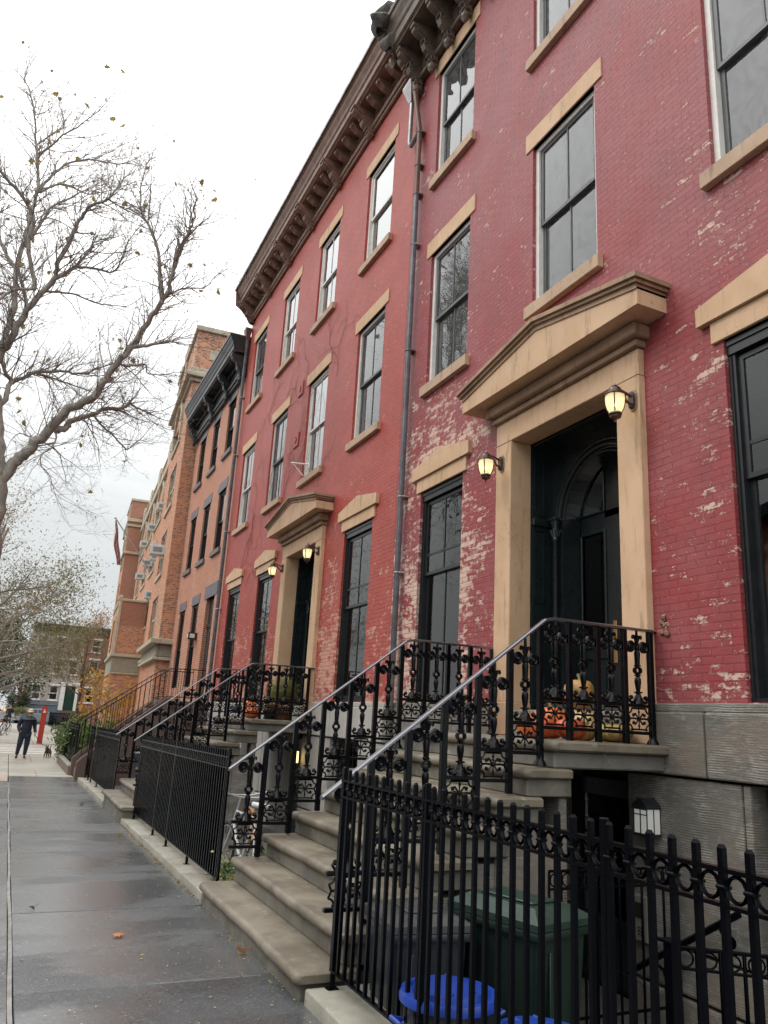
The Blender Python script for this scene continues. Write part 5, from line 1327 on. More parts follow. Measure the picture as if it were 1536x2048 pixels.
LIMBS = [
(0.24, 0.13, [(-0.684, 17.0, 1.655), (-0.698, 17.017, 2.721), (-0.761, 17.039, 3.794), (-0.845, 17.063, 4.803), (-0.914, 17.089, 5.635), (-1.022, 17.116, 6.376), (-1.186, 17.145, 7.121), (-1.336, 17.174, 7.771), (-1.469, 17.205, 8.438), (-1.624, 17.236, 9.113), (-1.821, 17.268, 10.029), (-2.022, 17.3, 10.967)]),
(0.13, 0.015, [(-0.922, 17.089, 5.794), (-0.774, 17.025, 6.382), (-0.565, 16.941, 6.623), (-0.413, 16.849, 6.884), (-0.178, 16.75, 7.163), (0.062, 16.646, 7.61), (0.364, 16.537, 7.874), (0.593, 16.425, 8.054), (0.736, 16.31, 8.417), (0.91, 16.192, 8.789), (1.094, 16.071, 9.096), (1.448, 15.947, 9.993), (1.603, 15.822, 10.307), (1.699, 15.694, 10.519), (1.682, 15.564, 10.819), (1.77, 15.432, 11.319), (1.855, 15.299, 11.608), (1.909, 15.164, 11.842), (1.901, 15.027, 12.136), (1.904, 14.889, 12.474)]),
(0.05, 0.01, [(1.603, 15.822, 10.307), (1.506, 15.899, 10.736), (1.363, 16.0, 11.601), (1.105, 16.111, 12.235), (0.943, 16.231, 12.519), (0.833, 16.356, 13.194), (0.846, 16.487, 13.752), (0.911, 16.622, 14.301)]),
(0.03, 0.008, [(1.682, 15.564, 10.819), (1.722, 15.412, 11.376), (1.86, 15.216, 11.729), (1.827, 14.998, 12.089), (1.757, 14.764, 12.418)]),
(0.03, 0.007, [(1.404, 15.947, 9.775), (1.459, 16.017, 9.989), (1.724, 16.108, 10.618), (2.113, 16.208, 10.985), (2.538, 16.316, 11.197), (2.825, 16.429, 11.709), (3.014, 16.547, 11.743)]),
(0.05, 0.012, [(1.145, 16.071, 9.192), (1.374, 15.976, 9.232), (1.63, 15.853, 9.307), (1.887, 15.717, 9.357), (2.012, 15.571, 9.285)]),
(0.03, 0.007, [(0.939, 16.192, 8.797), (1.129, 16.264, 8.808), (1.49, 16.359, 8.976), (1.588, 16.463, 8.833), (2.005, 16.575, 8.966), (2.203, 16.692, 9.119)]),
(0.075, 0.03, [(-0.05, 16.75, 7.257), (0.143, 16.799, 7.332), (0.206, 16.864, 7.518), (0.422, 16.935, 7.692), (0.648, 17.011, 7.838), (0.87, 17.091, 8.057), (1.117, 17.175, 8.144), (1.302, 17.261, 8.254), (1.365, 17.35, 8.463)]),
(0.03, 0.018, [(1.365, 17.35, 8.463), (1.422, 17.296, 8.348), (1.585, 17.227, 8.271), (1.863, 17.15, 8.171)]),
(0.028, 0.01, [(0.687, 17.011, 7.778), (0.867, 17.069, 7.632), (1.11, 17.144, 7.502), (1.399, 17.228, 7.294), (1.501, 17.317, 7.325), (1.786, 17.411, 7.698)]),
(0.02, 0.008, [(0.538, 16.935, 7.718), (0.634, 17.022, 7.633), (0.736, 17.135, 7.316)]),
(0.065, 0.014, [(-1.272, 17.174, 7.525), (-1.138, 17.262, 7.889), (-1.091, 17.377, 8.284), (-1.026, 17.504, 8.42), (-0.824, 17.64, 8.63), (-0.645, 17.783, 8.841), (-0.357, 17.932, 8.994), (0.011, 18.087, 9.114), (0.357, 18.245, 9.248), (0.659, 18.408, 9.545), (1.011, 18.574, 9.823)]),
(0.035, 0.01, [(-0.636, 17.783, 8.789), (-0.333, 17.997, 8.862), (0.15, 18.275, 8.908), (0.56, 18.583, 8.958)]),
(0.05, 0.035, [(-1.037, 17.504, 8.4), (-1.141, 17.39, 8.414), (-1.241, 17.243, 8.501), (-1.376, 17.079, 8.806), (-1.46, 16.904, 8.979)]),
(0.095, 0.026, [(-1.445, 17.205, 8.244), (-1.384, 17.104, 8.847), (-1.249, 16.973, 9.023), (-1.101, 16.828, 9.516), (-0.914, 16.672, 9.979), (-0.602, 16.509, 10.523), (-0.58, 16.338, 10.766), (-0.399, 16.162, 11.516), (-0.292, 15.981, 11.863), (-0.129, 15.795, 12.057), (0.176, 15.605, 12.215)]),
(0.05, 0.02, [(-0.602, 16.509, 10.523), (-0.28, 16.589, 10.922), (-0.038, 16.693, 11.49), (0.063, 16.809, 11.856)]),
(0.032, 0.01, [(-0.219, 16.589, 10.984), (0.193, 16.661, 11.117), (0.555, 16.756, 11.2), (0.689, 16.86, 11.656), (0.779, 16.972, 12.202), (0.927, 17.089, 12.647)]),
(0.03, 0.008, [(0.176, 15.605, 12.215), (0.279, 15.551, 12.431), (0.382, 15.482, 12.638), (0.402, 15.405, 12.937)]),
(0.022, 0.007, [(0.176, 15.605, 12.215), (0.476, 15.779, 12.228), (0.783, 16.005, 12.315)]),
(0.03, 0.009, [(-0.756, 16.672, 10.253), (-0.462, 16.759, 10.369), (-0.121, 16.872, 10.47), (0.283, 16.997, 10.467), (0.612, 17.131, 10.569), (0.967, 17.272, 10.703)]),
(0.075, 0.01, [(-1.545, 17.205, 8.453), (-1.379, 17.266, 9.2), (-1.317, 17.345, 10.035), (-1.419, 17.432, 11.066), (-1.363, 17.526, 12.017), (-1.366, 17.625, 12.71), (-1.348, 17.727, 13.527), (-1.47, 17.833, 14.123), (-1.552, 17.943, 14.556), (-1.726, 18.055, 15.356), (-1.898, 18.169, 16.078), (-2.131, 18.286, 16.581), (-2.192, 18.405, 16.916)]),
(0.035, 0.008, [(-1.32, 17.727, 13.35), (-1.101, 17.795, 13.861), (-0.832, 17.883, 14.37), (-0.41, 17.98, 14.736), (-0.021, 18.085, 14.895), (0.297, 18.194, 15.053), (0.604, 18.309, 15.365), (0.832, 18.427, 15.702)]),
(0.03, 0.007, [(-1.495, 17.943, 14.435), (-1.262, 17.861, 14.665), (-1.054, 17.756, 15.015), (-0.786, 17.638, 15.237), (-0.626, 17.513, 15.405), (-0.37, 17.381, 15.712), (-0.193, 17.243, 16.03)]),
(0.03, 0.009, [(-1.289, 17.727, 13.269), (-0.927, 17.857, 13.734), (-0.63, 18.027, 13.87), (-0.272, 18.215, 13.94), (0.025, 18.416, 14.24), (0.407, 18.627, 14.633)]),
(0.04, 0.01, [(-1.342, 17.526, 11.67), (-1.097, 17.396, 12.343), (-0.971, 17.226, 12.641), (-0.653, 17.038, 12.862), (-0.334, 16.837, 13.074), (-0.047, 16.626, 12.995)]),
(0.05, 0.03, [(-0.926, 16.672, 10.261), (-1.083, 16.595, 10.704), (-1.235, 16.494, 11.217), (-1.193, 16.383, 11.666), (-1.418, 16.263, 12.011), (-1.756, 16.138, 12.26), (-1.97, 16.007, 12.377), (-2.178, 15.872, 12.487)]),
(0.035, 0.03, [(-0.926, 16.672, 10.261), (-1.205, 16.596, 10.134), (-1.374, 16.498, 9.969), (-1.519, 16.389, 9.689), (-1.626, 16.272, 9.403)]),
(0.05, 0.02, [(-1.405, 17.432, 10.985), (-1.677, 17.577, 11.367), (-1.89, 17.765, 11.801), (-2.114, 17.974, 12.479), (-2.149, 18.197, 13.306), (-2.31, 18.432, 14.026)]),
(0.05, 0.03, [(-1.056, 17.345, 10.113), (-1.262, 17.563, 10.758), (-1.466, 17.845, 11.372)]),
(0.022, 0.006, [(-0.026, 16.75, 7.196), (-0.015, 16.709, 7.021), (-0.068, 16.655, 6.799), (-0.224, 16.596, 6.621), (-0.198, 16.532, 6.354), (-0.071, 16.466, 6.234), (0.038, 16.396, 6.049), (0.066, 16.324, 5.849), (0.222, 16.25, 5.705)]),
(0.02, 0.006, [(-0.379, 16.849, 7.022), (-0.55, 16.956, 7.052), (-0.729, 17.095, 7.125), (-0.873, 17.249, 6.979)]),
(0.02, 0.006, [(-1.577, 17.943, 14.643), (-1.231, 18.038, 15.258), (-1.085, 18.161, 15.62), (-1.294, 18.297, 16.253), (-1.369, 18.443, 16.654)])
]
# ------------------------------------------------------------------ trees
def smooth_path(pts, k=3):
    """Catmull-Rom"""
    P_ = [Vector(p) for p in pts]; out = []
    for i in range(len(P_)-1):
        a = P_[max(0,i-1)]; b_ = P_[i]; c = P_[i+1]; d = P_[min(len(P_)-1,i+2)]
        for j in range(k):
            t = j/k
            out.append(0.5*((2*b_)+(c-a)*t+(2*a-5*b_+4*c-d)*t*t+(3*b_-a-3*c+d)*t**3))
    out.append(P_[-1]); return out
def twig(mb, p, d, L, r, rng, lvl, tips, n=4, droop=0.0, wig=0.28, spread=(30,62), kids_=(3,6), ratio=(0.34,0.62)):
    """wandering twig with children"""
    seg = max(3, int(L/0.16)) if lvl else max(4, int(L/0.22)); seg = min(seg, 9); path = [p.copy()]; dd = d.normalized(); dirs = [dd.copy()]
    for i in range(seg):
        dd = (dd + Vector((rng.gauss(0,1), rng.gauss(0,1), rng.gauss(0,1)))*wig*0.5 + Vector((0,0,0.05-droop))).normalized()
        path.append(path[-1]+dd*(L/seg)); dirs.append(dd.copy())
    mb.tube(path, [r*(1-0.72*i/seg) for i in range(seg+1)], n if r > 0.006 else 3, cap=False)
    tips.append((path[-1], dirs[-1]))
    if lvl > 0:
        for k in range(rng.randint(*kids_)):
            i = rng.randint(max(1, seg//4), seg); 
            ax = dirs[i].orthogonal().normalized(); ax = Quaternion(dirs[i], rng.uniform(0, 2*PI)) @ ax
            nd_ = Quaternion(ax, R(rng.uniform(*spread))) @ dirs[i]
            twig(mb, path[i], nd_, L*rng.uniform(*ratio), max(0.0025, r*(1-0.6*i/seg)*0.62), rng, lvl-1, tips, n, droop, wig, spread, kids_, ratio)
def star_leaf(mb, c, nrm, size, rng):
    """five-lobed plane leaf, slightly curled"""
    A = nrm.normalized(); U = A.orthogonal().normalized(); U = Quaternion(A, rng.uniform(0, 2*PI)) @ U; V = A.cross(U)
    pts = []
    prof = [(0,-0.55),(0.25,-0.35),(0.75,-0.45),(0.62,-0.12),(1.0,0.15),(0.58,0.25),(0.55,0.62),(0.24,0.48),(0,1.0),(-0.24,0.48),(-0.55,0.62),(-0.58,0.25),(-1.0,0.15),(-0.62,-0.12),(-0.75,-0.45),(-0.25,-0.35)]
    cu = rng.uniform(-0.5, 0.5); cv = rng.uniform(-0.4,0.4)
    for (x, y) in prof: pts.append(c + (U*x + V*y + A*(cu*x*x+cv*y*y))*size)
    mb.add([c]+pts, [(0, i+1, (i+1) % 16+1) for i in range(16)])
def rand_leaf(mb, c, size, rng, asp=0.6):
    A = Vector((rng.gauss(0,1), rng.gauss(0,1), rng.gauss(0,1)+0.4)).normalized(); U = A.orthogonal().normalized(); U = Quaternion(A, rng.uniform(0, 2*PI)) @ U; V = A.cross(U)
    cu = rng.uniform(0.1, 0.5)
    mb.add([c-U*size, c+V*size*asp*0.5+A*cu*size*0.3, c+U*size, c-V*size*asp*0.5+A*cu*size*0.3], [(0,1,2,3)])
def bark(name, c, c2, patch):
    m, nt, b = new_mat(name); p = pos(nt)
    v = nd(nt, 'ShaderNodeTexVoronoi', {'feature': 'F1'}, Scale=9.0); nt.links.new(scaled(nt, p, (1,1,0.5)), v.inputs['Vector'])
    a = mixc(nt, ramp(nt, noise(nt, scaled(nt, p, (1,1,0.5)), 7, 6, 0.65), 0.42, 0.58), c, c2)
    a = mixc(nt, ramp(nt, noise(nt, scaled(nt, p, (1,1,0.6)), 11, 4, 0.6), 0.6, 0.66), a, patch)
    nt.links.new(a, b.inputs['Base Color']); b.inputs['Roughness'].default_value = 0.85
    bump(nt, b, noise(nt, p, 18, 6, 0.7), 0.5, 0.01); return m
M['bark'] = bark('mottled_plane_bark', (0.26,0.24,0.205), (0.36,0.335,0.29), (0.15,0.13,0.105))
M['twigm'] = simple('grey_brown_twig', (0.19,0.155,0.135), 0.85, c2=(0.26,0.215,0.19), nscale=4)
M['leafplane'] = leaf_mat('turning_plane_leaf', [(0.24,0.24,0.07),(0.38,0.29,0.09),(0.30,0.17,0.08),(0.20,0.20,0.06)], 0.5)
tree = thing('plane_tree', 'big nearly bare plane tree spreading mottled limbs over the left of the sky', 'tree', (-0.62, 17.0, -0.15))
mb = MB(); tb = MB(); tips = []; rng = random.Random(21)
main = []
for k, (r0, r1, pts) in enumerate(LIMBS):
    pts = [Vector(p) for p in pts]
    if k == 0: pts = [Vector((-0.62,17.0,-0.2)), Vector((-0.64,17.0,0.4))]+pts
    sp = smooth_path(pts, 4)
    # slight knobbliness
    sp = [p + Vector((rng.gauss(0,1), rng.gauss(0,1), rng.gauss(0,1)))*min(0.02, r0*0.16) for p in sp]
    n = len(sp)
    rs = [r0+(r1-r0)*(i/(n-1))**0.8 for i in range(n)]
    if k == 0: rs[0] = 0.36; rs[1] = 0.32; rs[2] = 0.29
    mb.tube(sp, rs, 10 if r0 > 0.05 else 7)
    main.append((sp, rs, k))
mb.build('trunk', M['bark'], tree, True)
for (sp, rs, k) in main:
    if k == 0: continue
    L = sum((sp[i+1]-sp[i]).length for i in range(len(sp)-1))
    nb = int(L*8.5)+5
    for j in range(nb):
        t = 0.12+0.88*(j+rng.random())/nb
        i = min(len(sp)-2, int(t*(len(sp)-1)))
        d = (sp[i+1]-sp[i]).normalized(); ax = Quaternion(d, rng.uniform(0, 2*PI)) @ d.orthogonal().normalized()
        nd_ = Quaternion(ax, R(rng.uniform(28, 68))) @ d
        nd_ = (nd_+Vector((0,0,0.22))).normalized()
        Lt = rng.uniform(0.4, 1.55)*(1.15-0.30*t)
        twig(tb, sp[i], nd_, Lt, min(0.0125, rs[i]*0.42)+0.0016, rng, 2, tips, 4)
    twig(tb, sp[-1], (sp[-1]-sp[-2]), 0.9, min(rs[-1],0.012), rng, 2, tips, 4)
tb.build('twigs', M['twigm'], tree)
lf = MB(); balls = MB()
rng.shuffle(tips)
for (p, d) in tips[:120]: star_leaf(lf, p+Vector((0,0,-0.02)), Vector((rng.gauss(0,0.6), rng.gauss(0,1)-0.5, rng.gauss(0,0.7))), rng.uniform(0.045, 0.105), rng)
for (p, d) in tips[300:480]: balls.ball((p[0], p[1], p[2]-0.08), 0.018, 5)
lf.build('leaves', M['leafplane'], tree); balls.build('seed_balls', M['twigm'], tree)

def make_tree(name, label, base, H, crown_r, cz, seed, leafm, barkm, nlimb=9, nleaf=2600, lsize=0.09, lvl=2, lean=(0,0), zmin=None, r0=0.17, group=None, up=0.35, clump=0.35, tw=True):
    t = thing(name, label, 'tree', base, group=group)
    rng = random.Random(seed); g = MB(); tips = []
    B_ = Vector(base); path = [B_+Vector((0,0,-0.3))]
    n = 9
    for i in range(1, n+1):
        f = i/n; path.append(B_+Vector((lean[0]*f+rng.gauss(0,0.05), lean[1]*f+rng.gauss(0,0.05), H*0.86*f)))
    rs = [r0*(1-0.85*i/n)+0.01 for i in range(n+1)]
    g.tube(path, rs, 8)
    C_ = B_+Vector((lean[0], lean[1], 0))
    for k in range(nlimb):
        i = 3+(k*(n-3))//nlimb; a = 2*PI*k*0.382+rng.uniform(-0.3,0.3)
        d = Vector((math.cos(a), math.sin(a), up+0.5*(i/n))).normalized()
        L = crown_r*rng.uniform(0.85, 1.25)*(1.1-0.4*i/n); p = path[i]; lp = [p]
        for j in range(7):
            d = (d+Vector((rng.gauss(0,0.12), rng.gauss(0,0.12), rng.gauss(0.02,0.10)))).normalized(); lp.append(lp[-1]+d*L/7)
        lr = [rs[i]*0.55*(1-0.8*j/7)+0.006 for j in range(8)]
        g.tube(lp, lr, 6)
        for j in range(2, 8):
            for q in range(2):
                ax = Quaternion(d, rng.uniform(0,2*PI)) @ d.orthogonal().normalized(); nd_ = Quaternion(ax, R(rng.uniform(25,70))) @ d
                twig(g, lp[j], nd_, L*rng.uniform(0.25,0.5), max(0.006, lr[j]*0.6), rng, lvl, tips, 3, 0.0, 0.3, (25,60), (2,4))
    g.build('trunk', barkm, t, False)
    lf = MB()
    if tips:
        for k in range(nleaf):
            p, d = tips[rng.randrange(len(tips))]
            c = p+Vector((rng.gauss(0,1), rng.gauss(0,1), rng.gauss(0,1)))*clump
            if zmin and c.z < zmin: continue
            rand_leaf(lf, c, lsize*rng.uniform(0.6,1.3), rng)
        lf.build('crown', leafm, t)
    return t
M['leafbrown'] = leaf_mat('dry_brown_leaf', [(0.20,0.16,0.075),(0.29,0.19,0.085),(0.16,0.16,0.07),(0.24,0.14,0.07)], 0.3)
M['leafgreen'] = leaf_mat('dark_green_leaf', [(0.018,0.035,0.016),(0.035,0.055,0.02),(0.05,0.07,0.022)], 0.2)
M['leafmix'] = leaf_mat('olive_autumn_leaf', [(0.17,0.17,0.07),(0.09,0.12,0.04),(0.27,0.20,0.09)], 0.3)
M['leaforange'] = leaf_mat('orange_autumn_leaf', [(0.30,0.09,0.04),(0.20,0.12,0.04),(0.36,0.13,0.06),(0.16,0.13,0.05)], 0.3)
M['leafyellow'] = leaf_mat('golden_leaf', [(0.60,0.32,0.05),(0.44,0.24,0.035),(0.55,0.40,0.09)], 0.45)
M['barkpale'] = simple('pale_grey_bark', (0.22,0.20,0.17), 0.85, c2=(0.30,0.28,0.24), nscale=3)
M['barkdark'] = simple('dark_bark', (0.07,0.055,0.045), 0.9)
make_tree('plane_tree', 'thin-leaved brownish plane tree with pale branches behind the big bare one', (-2.2, 34, -0.3), 10.2, 3.6, 5, 11, M['leafbrown'], M['barkpale'], 13, 8000, 0.058, 2, (0.9,0), zmin=3.2, r0=0.2, group='street trees along the left kerb', clump=0.30)
make_tree('plane_tree', 'pale-branched plane tree with drooping olive leaves hanging low before the grey house', (-1.6, 45, -0.3), 8.2, 4.4, 4.5, 12, M['leafmix'], M['barkpale'], 15, 15000, 0.085, 2, (1.2,0), zmin=3.1, r0=0.2, group='street trees along the left kerb', up=0.12, clump=0.40)
make_tree('evergreen_tree', 'dense dark green tree at the far left edge behind the pale branches', (-1.7, 62, -0.3), 7.5, 2.6, 4.5, 13, M['leafgreen'], M['barkdark'], 12, 12000, 0.15, 1, r0=0.2, clump=0.6)
make_tree('street_tree', 'slender brown-leaved tree standing in front of the far red brick house', (5.6, 76, -0.3), 9.6, 2.9, 5, 14, M['leafbrown'], M['barkdark'], 12, 9000, 0.10, 2, r0=0.12, clump=0.35)
make_tree('autumn_tree', 'orange-red autumn tree rising behind the dark roof of the far houses', (9.0, 112, -0.3), 14.8, 3.2, 12, 15, M['leaforange'], M['barkdark'], 12, 5200, 0.17, 1, r0=0.25, clump=0.7)
make_tree('young_tree', 'small young tree with golden yellow leaves beside the school front', (3.8, 37.5, -0.3), 3.5, 1.25, 2.2, 16, M['leafyellow'], M['barkpale'], 10, 340, 0.17, 1, (0.1,0), r0=0.05, clump=0.2)
# leafy shrubs in the garden plot
M['leafshrub'] = leaf_mat('bright_shrub_leaf', [(0.06,0.13,0.025),(0.12,0.20,0.05),(0.20,0.24,0.08),(0.04,0.09,0.02)], 0.3)
def shrub(label, base, r, h, n, m, lsize, seed, name='shrub', group=None):
    t = thing(name, label, 'shrub', base, group=group); rng = random.Random(seed); g = MB(); s = MB()
    for k in range(14):
        a = rng.uniform(0, 2*PI); e = Vector((base[0]+r*0.75*math.cos(a), base[1]+r*0.75*math.sin(a), base[2]+h*rng.uniform(0.5, 0.95)))
        q = [Vector(base), Vector(base).lerp(e, 0.5)+Vector((0,0,0.1*h)), e]; s.tube(q, [0.012,0.008,0.004], 4)
        for j in range(n//14):
            f = rng.uniform(0.35, 1.05); c = Vector(base).lerp(e, f)+Vector((rng.gauss(0,1), rng.gauss(0,1), rng.gauss(0,1)))*r*0.2
            rand_leaf(g, c, lsize*rng.uniform(0.6,1.3), rng, 0.45)
    s.build('stems', M['barkdark'], t); g.build('foliage', m, t); return t
G_ = 'leafy shrubs in the fenced front garden'
shrub('leafy green shrub spilling over the garden fence at its far left corner', (2.05, 29.6, -0.3), 0.55, 1.65, 1500, M['leafshrub'], 0.10, 31, group=G_)
shrub('broad green shrub in the middle of the fenced garden, its leaves paler on top', (2.6, 27.8, -0.3), 0.8, 1.75, 1900, M['leafshrub'], 0.105, 32, group=G_)
shrub('green shrub close behind the thin stair railing of the brown stairs', (2.7, 25.9, -0.3), 0.6, 1.6, 1500, M['leafshrub'], 0.10, 33, group=G_)

# ------------------------------------------------------------------ things in the front areas
def wheel_bin(label, cx, cy, z0, w, d, h, m, ml, rz=0.0, lidbulge=0.06, group=None):
    t = thing('wheeled_bin', label, 'bin', (cx, cy, z0), rz, group)
    L = lambda mb, n, mm, sm=False, par=None: mb.build(n, mm, par or t, sm, world=False)
    g = MB(); k = 0.84; hb_ = h-0.10
    v = [(-w/2*k,-d/2*k,0.06),(w/2*k,-d/2*k,0.06),(w/2*k,d/2*k,0.06),(-w/2*k,d/2*k,0.06),(-w/2,-d/2,hb_),(w/2,-d/2,hb_),(w/2,d/2,hb_),(-w/2,d/2,hb_)]
    bm = bmesh.new(); bv = [bm.verts.new(p) for p in v]
    for f in ((0,3,2,1),(4,5,6,7),(0,1,5,4),(1,2,6,5),(2,3,7,6),(3,0,4,7)): bm.faces.new([bv[i] for i in f])
    bmesh.ops.bevel(bm, geom=bm.edges[:], offset=0.035, segments=3, affect='EDGES'); bm.verts.index_update()
    g.add([q.co[:] for q in bm.verts], [[q.index for q in f.verts] for f in bm.faces]); bm.free()
    for s in (-1, 1): g.rbox(s*w*0.25-0.012, s*w*0.25+0.012, -d/2-0.006, -d/2+0.03, 0.2, hb_-0.1, 0.004, 1)
    bd_ = L(g, 'body', m, True)
    g = MB(); g.rbox(-w/2-0.03, w/2+0.03, -d/2-0.03, d/2+0.03, hb_-0.035, hb_+0.015, 0.014, 2); L(g, 'rim', m, True)
    g = MB(); e = 0.028
    g.add([(-w/2-e,-d/2-e,hb_+0.017),(w/2+e,-d/2-e,hb_+0.017),(w/2+e,d/2+e,hb_+0.017),(-w/2-e,d/2+e,hb_+0.017),(-w/2-e,-d/2-e,hb_+0.055),(w/2+e,-d/2-e,hb_+0.055),(w/2+e,d/2+e,hb_+0.055),(-w/2-e,d/2+e,hb_+0.055),
           (-w/2+0.07,-d/2+0.08,hb_+0.055+lidbulge),(w/2-0.07,-d/2+0.08,hb_+0.055+lidbulge),(w/2-0.07,d/2-0.08,hb_+0.055+lidbulge),(-w/2+0.07,d/2-0.08,hb_+0.055+lidbulge)],
          [(0,3,2,1),(0,1,5,4),(1,2,6,5),(2,3,7,6),(3,0,4,7),(4,5,9,8),(5,6,10,9),(6,7,11,10),(7,4,8,11),(8,9,10,11)])
    g.rbox(-w/2+0.12, w/2-0.12, -d/2+0.14, d/2-0.12, hb_+0.055+lidbulge, hb_+0.07+lidbulge, 0.006, 1)
    g.tube([(-w/2+0.05, -d/2+0.04, hb_+0.062), (w/2-0.05, -d/2+0.04, hb_+0.062)], 0.012, 6)
    L(g, 'lid', ml)
    g = MB(); g.tube([(-w*0.35, d/2+0.06, hb_), (w*0.35, d/2+0.06, hb_)], 0.014, 8)
    for s in (-1, 1): g.tube([(s*w*0.35, d/2+0.06, hb_), (s*w*0.35, d/2-0.01, hb_-0.02)], 0.014, 8)
    L(g, 'handle', m, True)
    for s in (-1, 1):
        g = MB(); g.lathe([(0.09,-0.022),(0.10,-0.015),(0.10,0.015),(0.09,0.022)], (s*(w/2-0.06), d/2*0.9, 0.10), 16, (1,0,0)); L(g, 'wheel', M['blk'], True)
    return t
M['bingreen'] = simple('green_bin_plastic', (0.004,0.014,0.010), 0.45, c2=(0.006,0.019,0.013), nscale=3, bstr=0.1)
M['lidgreen'] = simple('wet_green_lid', (0.012,0.030,0.022), 0.36, c2=(0.020,0.044,0.033), nscale=6, bstr=0.1, rvar=0.15)
M['bingrey'] = simple('charcoal_bin_plastic', (0.016,0.020,0.026), 0.35, c2=(0.03,0.034,0.04), nscale=5)
M['lidgrey'] = simple('paler_charcoal_lid', (0.075,0.075,0.072), 0.42, c2=(0.05,0.05,0.052), nscale=6, rvar=0.1)  # lid a lighter grey than the bin body
M['binblue'] = simple('blue_can_plastic', (0.010,0.040,0.26), 0.36, c2=(0.014,0.052,0.33), nscale=4, rvar=0.08)
wheel_bin('dark green wheeled bin with pale wet lid against the nearest stoop', 3.04, 4.34, -0.45, 0.46, 0.68, 1.14, M['bingreen'], M['lidgreen'], R(14))
wheel_bin('charcoal wheeled bin with flat paler lid, left of the green bin', 2.50, 4.66, -0.45, 0.46, 0.56, 1.06, M['bingrey'], M['lidgrey'], R(-8), 0.03)
def round_can(label, c, z0, r, h):
    t = thing('round_can', label, 'bin', (c[0], c[1], z0), group='round recycling cans with blue lids')
    L = lambda mb, n, mm, sm=True: mb.build(n, mm, t, sm, world=False)
    g = MB(); g.lathe([(r*0.80,0),(r*0.82,0.02),(r*0.95,h-0.08),(r*0.95,h-0.02),(r*0.90,h-0.02)], (0,0,0), 32); L(g, 'body', M['bingrey'])
    g = MB(); g.lathe([(r*1.05,h-0.035),(r*1.06,h-0.01),(r*1.02,h+0.012),(r*0.90,h+0.014),(r*0.86,h-0.004),(r*0.78,h+0.0),(r*0.74,h+0.03),(r*0.4,h+0.048),(0.0,h+0.052)], (0,0,0), 40)
    for s in (-0.13, 0.13): g.tube([(s*2*r-0.0, -r*0.6, h+0.036), (s*2*r, r*0.6, h+0.036)], 0.010, 6)
    L(g, 'lid', M['binblue'])
    g = MB()
    for s in (-1, 1): g.tube([(s*r*0.96,-0.06,h-0.12),(s*(r+0.06),-0.05,h-0.10),(s*(r+0.06),0.05,h-0.10),(s*r*0.96,0.06,h-0.12)], 0.012, 6)
    L(g, 'handle', M['binblue'])
    return t
round_can('round blue-lidded can standing in front of the two wheeled bins', (2.33, 3.95), -0.45, 0.25, 0.80)
round_can('round blue can partly cut off by the bottom edge of the photo', (2.60, 3.52), -0.45, 0.225, 0.72)
g_ = 'bins behind the far fence'
round_can('blue-lidded can squeezed behind the fence just past the second stoop', (2.62, 17.1), -0.52, 0.27, 0.80)
wheel_bin('black wheeled bin behind the fence past the second stoop', 2.85, 17.6, -0.52, 0.5, 0.6, 1.35, M['bingrey'], M['lidgrey'], R(5), 0.03)
# intercom, hand rail and little gate by the basement
t = thing('intercom_panel', 'slim metal intercom panel on the grey stone by the basement door', 'intercom', (5.03, 5.40, 0.26))
g = MB(); g.rbox(-0.05, 0.02, -0.09, 0.09, -0.17, 0.17, 0.004, 1); g.build('panel', simple('intercom_metal', (0.34,0.31,0.26), 0.4, 0.4), t, world=False)
g = MB()
for i in range(3):
    for j in range(2): g.lathe([(0.008,0),(0.008,0.006)], (-0.056, -0.02+0.03*j, -0.12+0.025*i), 8, (1,0,0))
g.rbox(-0.056,-0.05,-0.05,0.05,0.0,0.12,0.002,1)
g.build('button', M['blk'], t, world=False)
t = thing('grab_rail', 'sloping round black grab rail fixed to the grey stone at lower right', 'railing', (4.98, 4.9, 0.2))
g = MB(); g.tube([(4.94,5.50,-0.16),(4.94,4.36,0.52)], 0.026, 12); g.build('bar', M['iron2'], t, True)
for (y, z) in ((5.2, 0.02), (4.55, 0.405)):
    g = MB(); g.tube([(4.94,y,z),(4.97,y,z-0.05),(5.07,y,z-0.12)], 0.011, 6); g.lathe([(0.045,0),(0.045,0.012),(0.03,0.02)], (5.075,y,z-0.12), 14, (-1,0,0)); g.build('bracket', M['iron2'], t, True)
t = thing('area_gate', 'low black iron gate with rings at the bottom right, behind the near fence', 'gate', (4.3, 3.9, -0.4))
for (xa, ya, xb_, yb_) in ((4.15,4.20,4.95,3.6),):
    g = MB(); D2 = Vector((xb_-xa, yb_-ya, 0)); n_ = 7
    for zz, r_ in ((0.40,0.014),(0.28,0.011),(-0.30,0.012)): g.tube([(xa,ya,zz),(xb_,yb_,zz)], r_, 6)
    for i in range(n_+1): p = Vector((xa,ya,0))+D2*i/n_; g.rbox(p.x-0.01,p.x+0.01,p.y-0.01,p.y+0.01,-0.36,0.40,0.002,1)
    for i in range(n_): p = Vector((xa,ya,0))+D2*(i+0.5)/n_; g.torus((p.x,p.y,0.34), 0.048, 0.007, D2.cross(Vector((0,0,1))), 16, 5)
    g.build('panel', M['iron2'], t, True)
    g = MB(); g.rbox(xa-0.04,xa+0.02,ya-0.02,ya+0.05,-0.42,0.42,0.004,1); g.rbox(xa-0.06,xa+0.04,ya-0.04,ya+0.07,0.42,0.44,0.004,1); g.build('post', M['iron2'], t)
t = thing('area_railing', 'short black ringed railing between the bins and the basement door', 'railing', (3.9, 4.9, -0.4))
g = MB(); xa, ya, xb_, yb_ = 3.75, 4.98, 4.95, 4.98
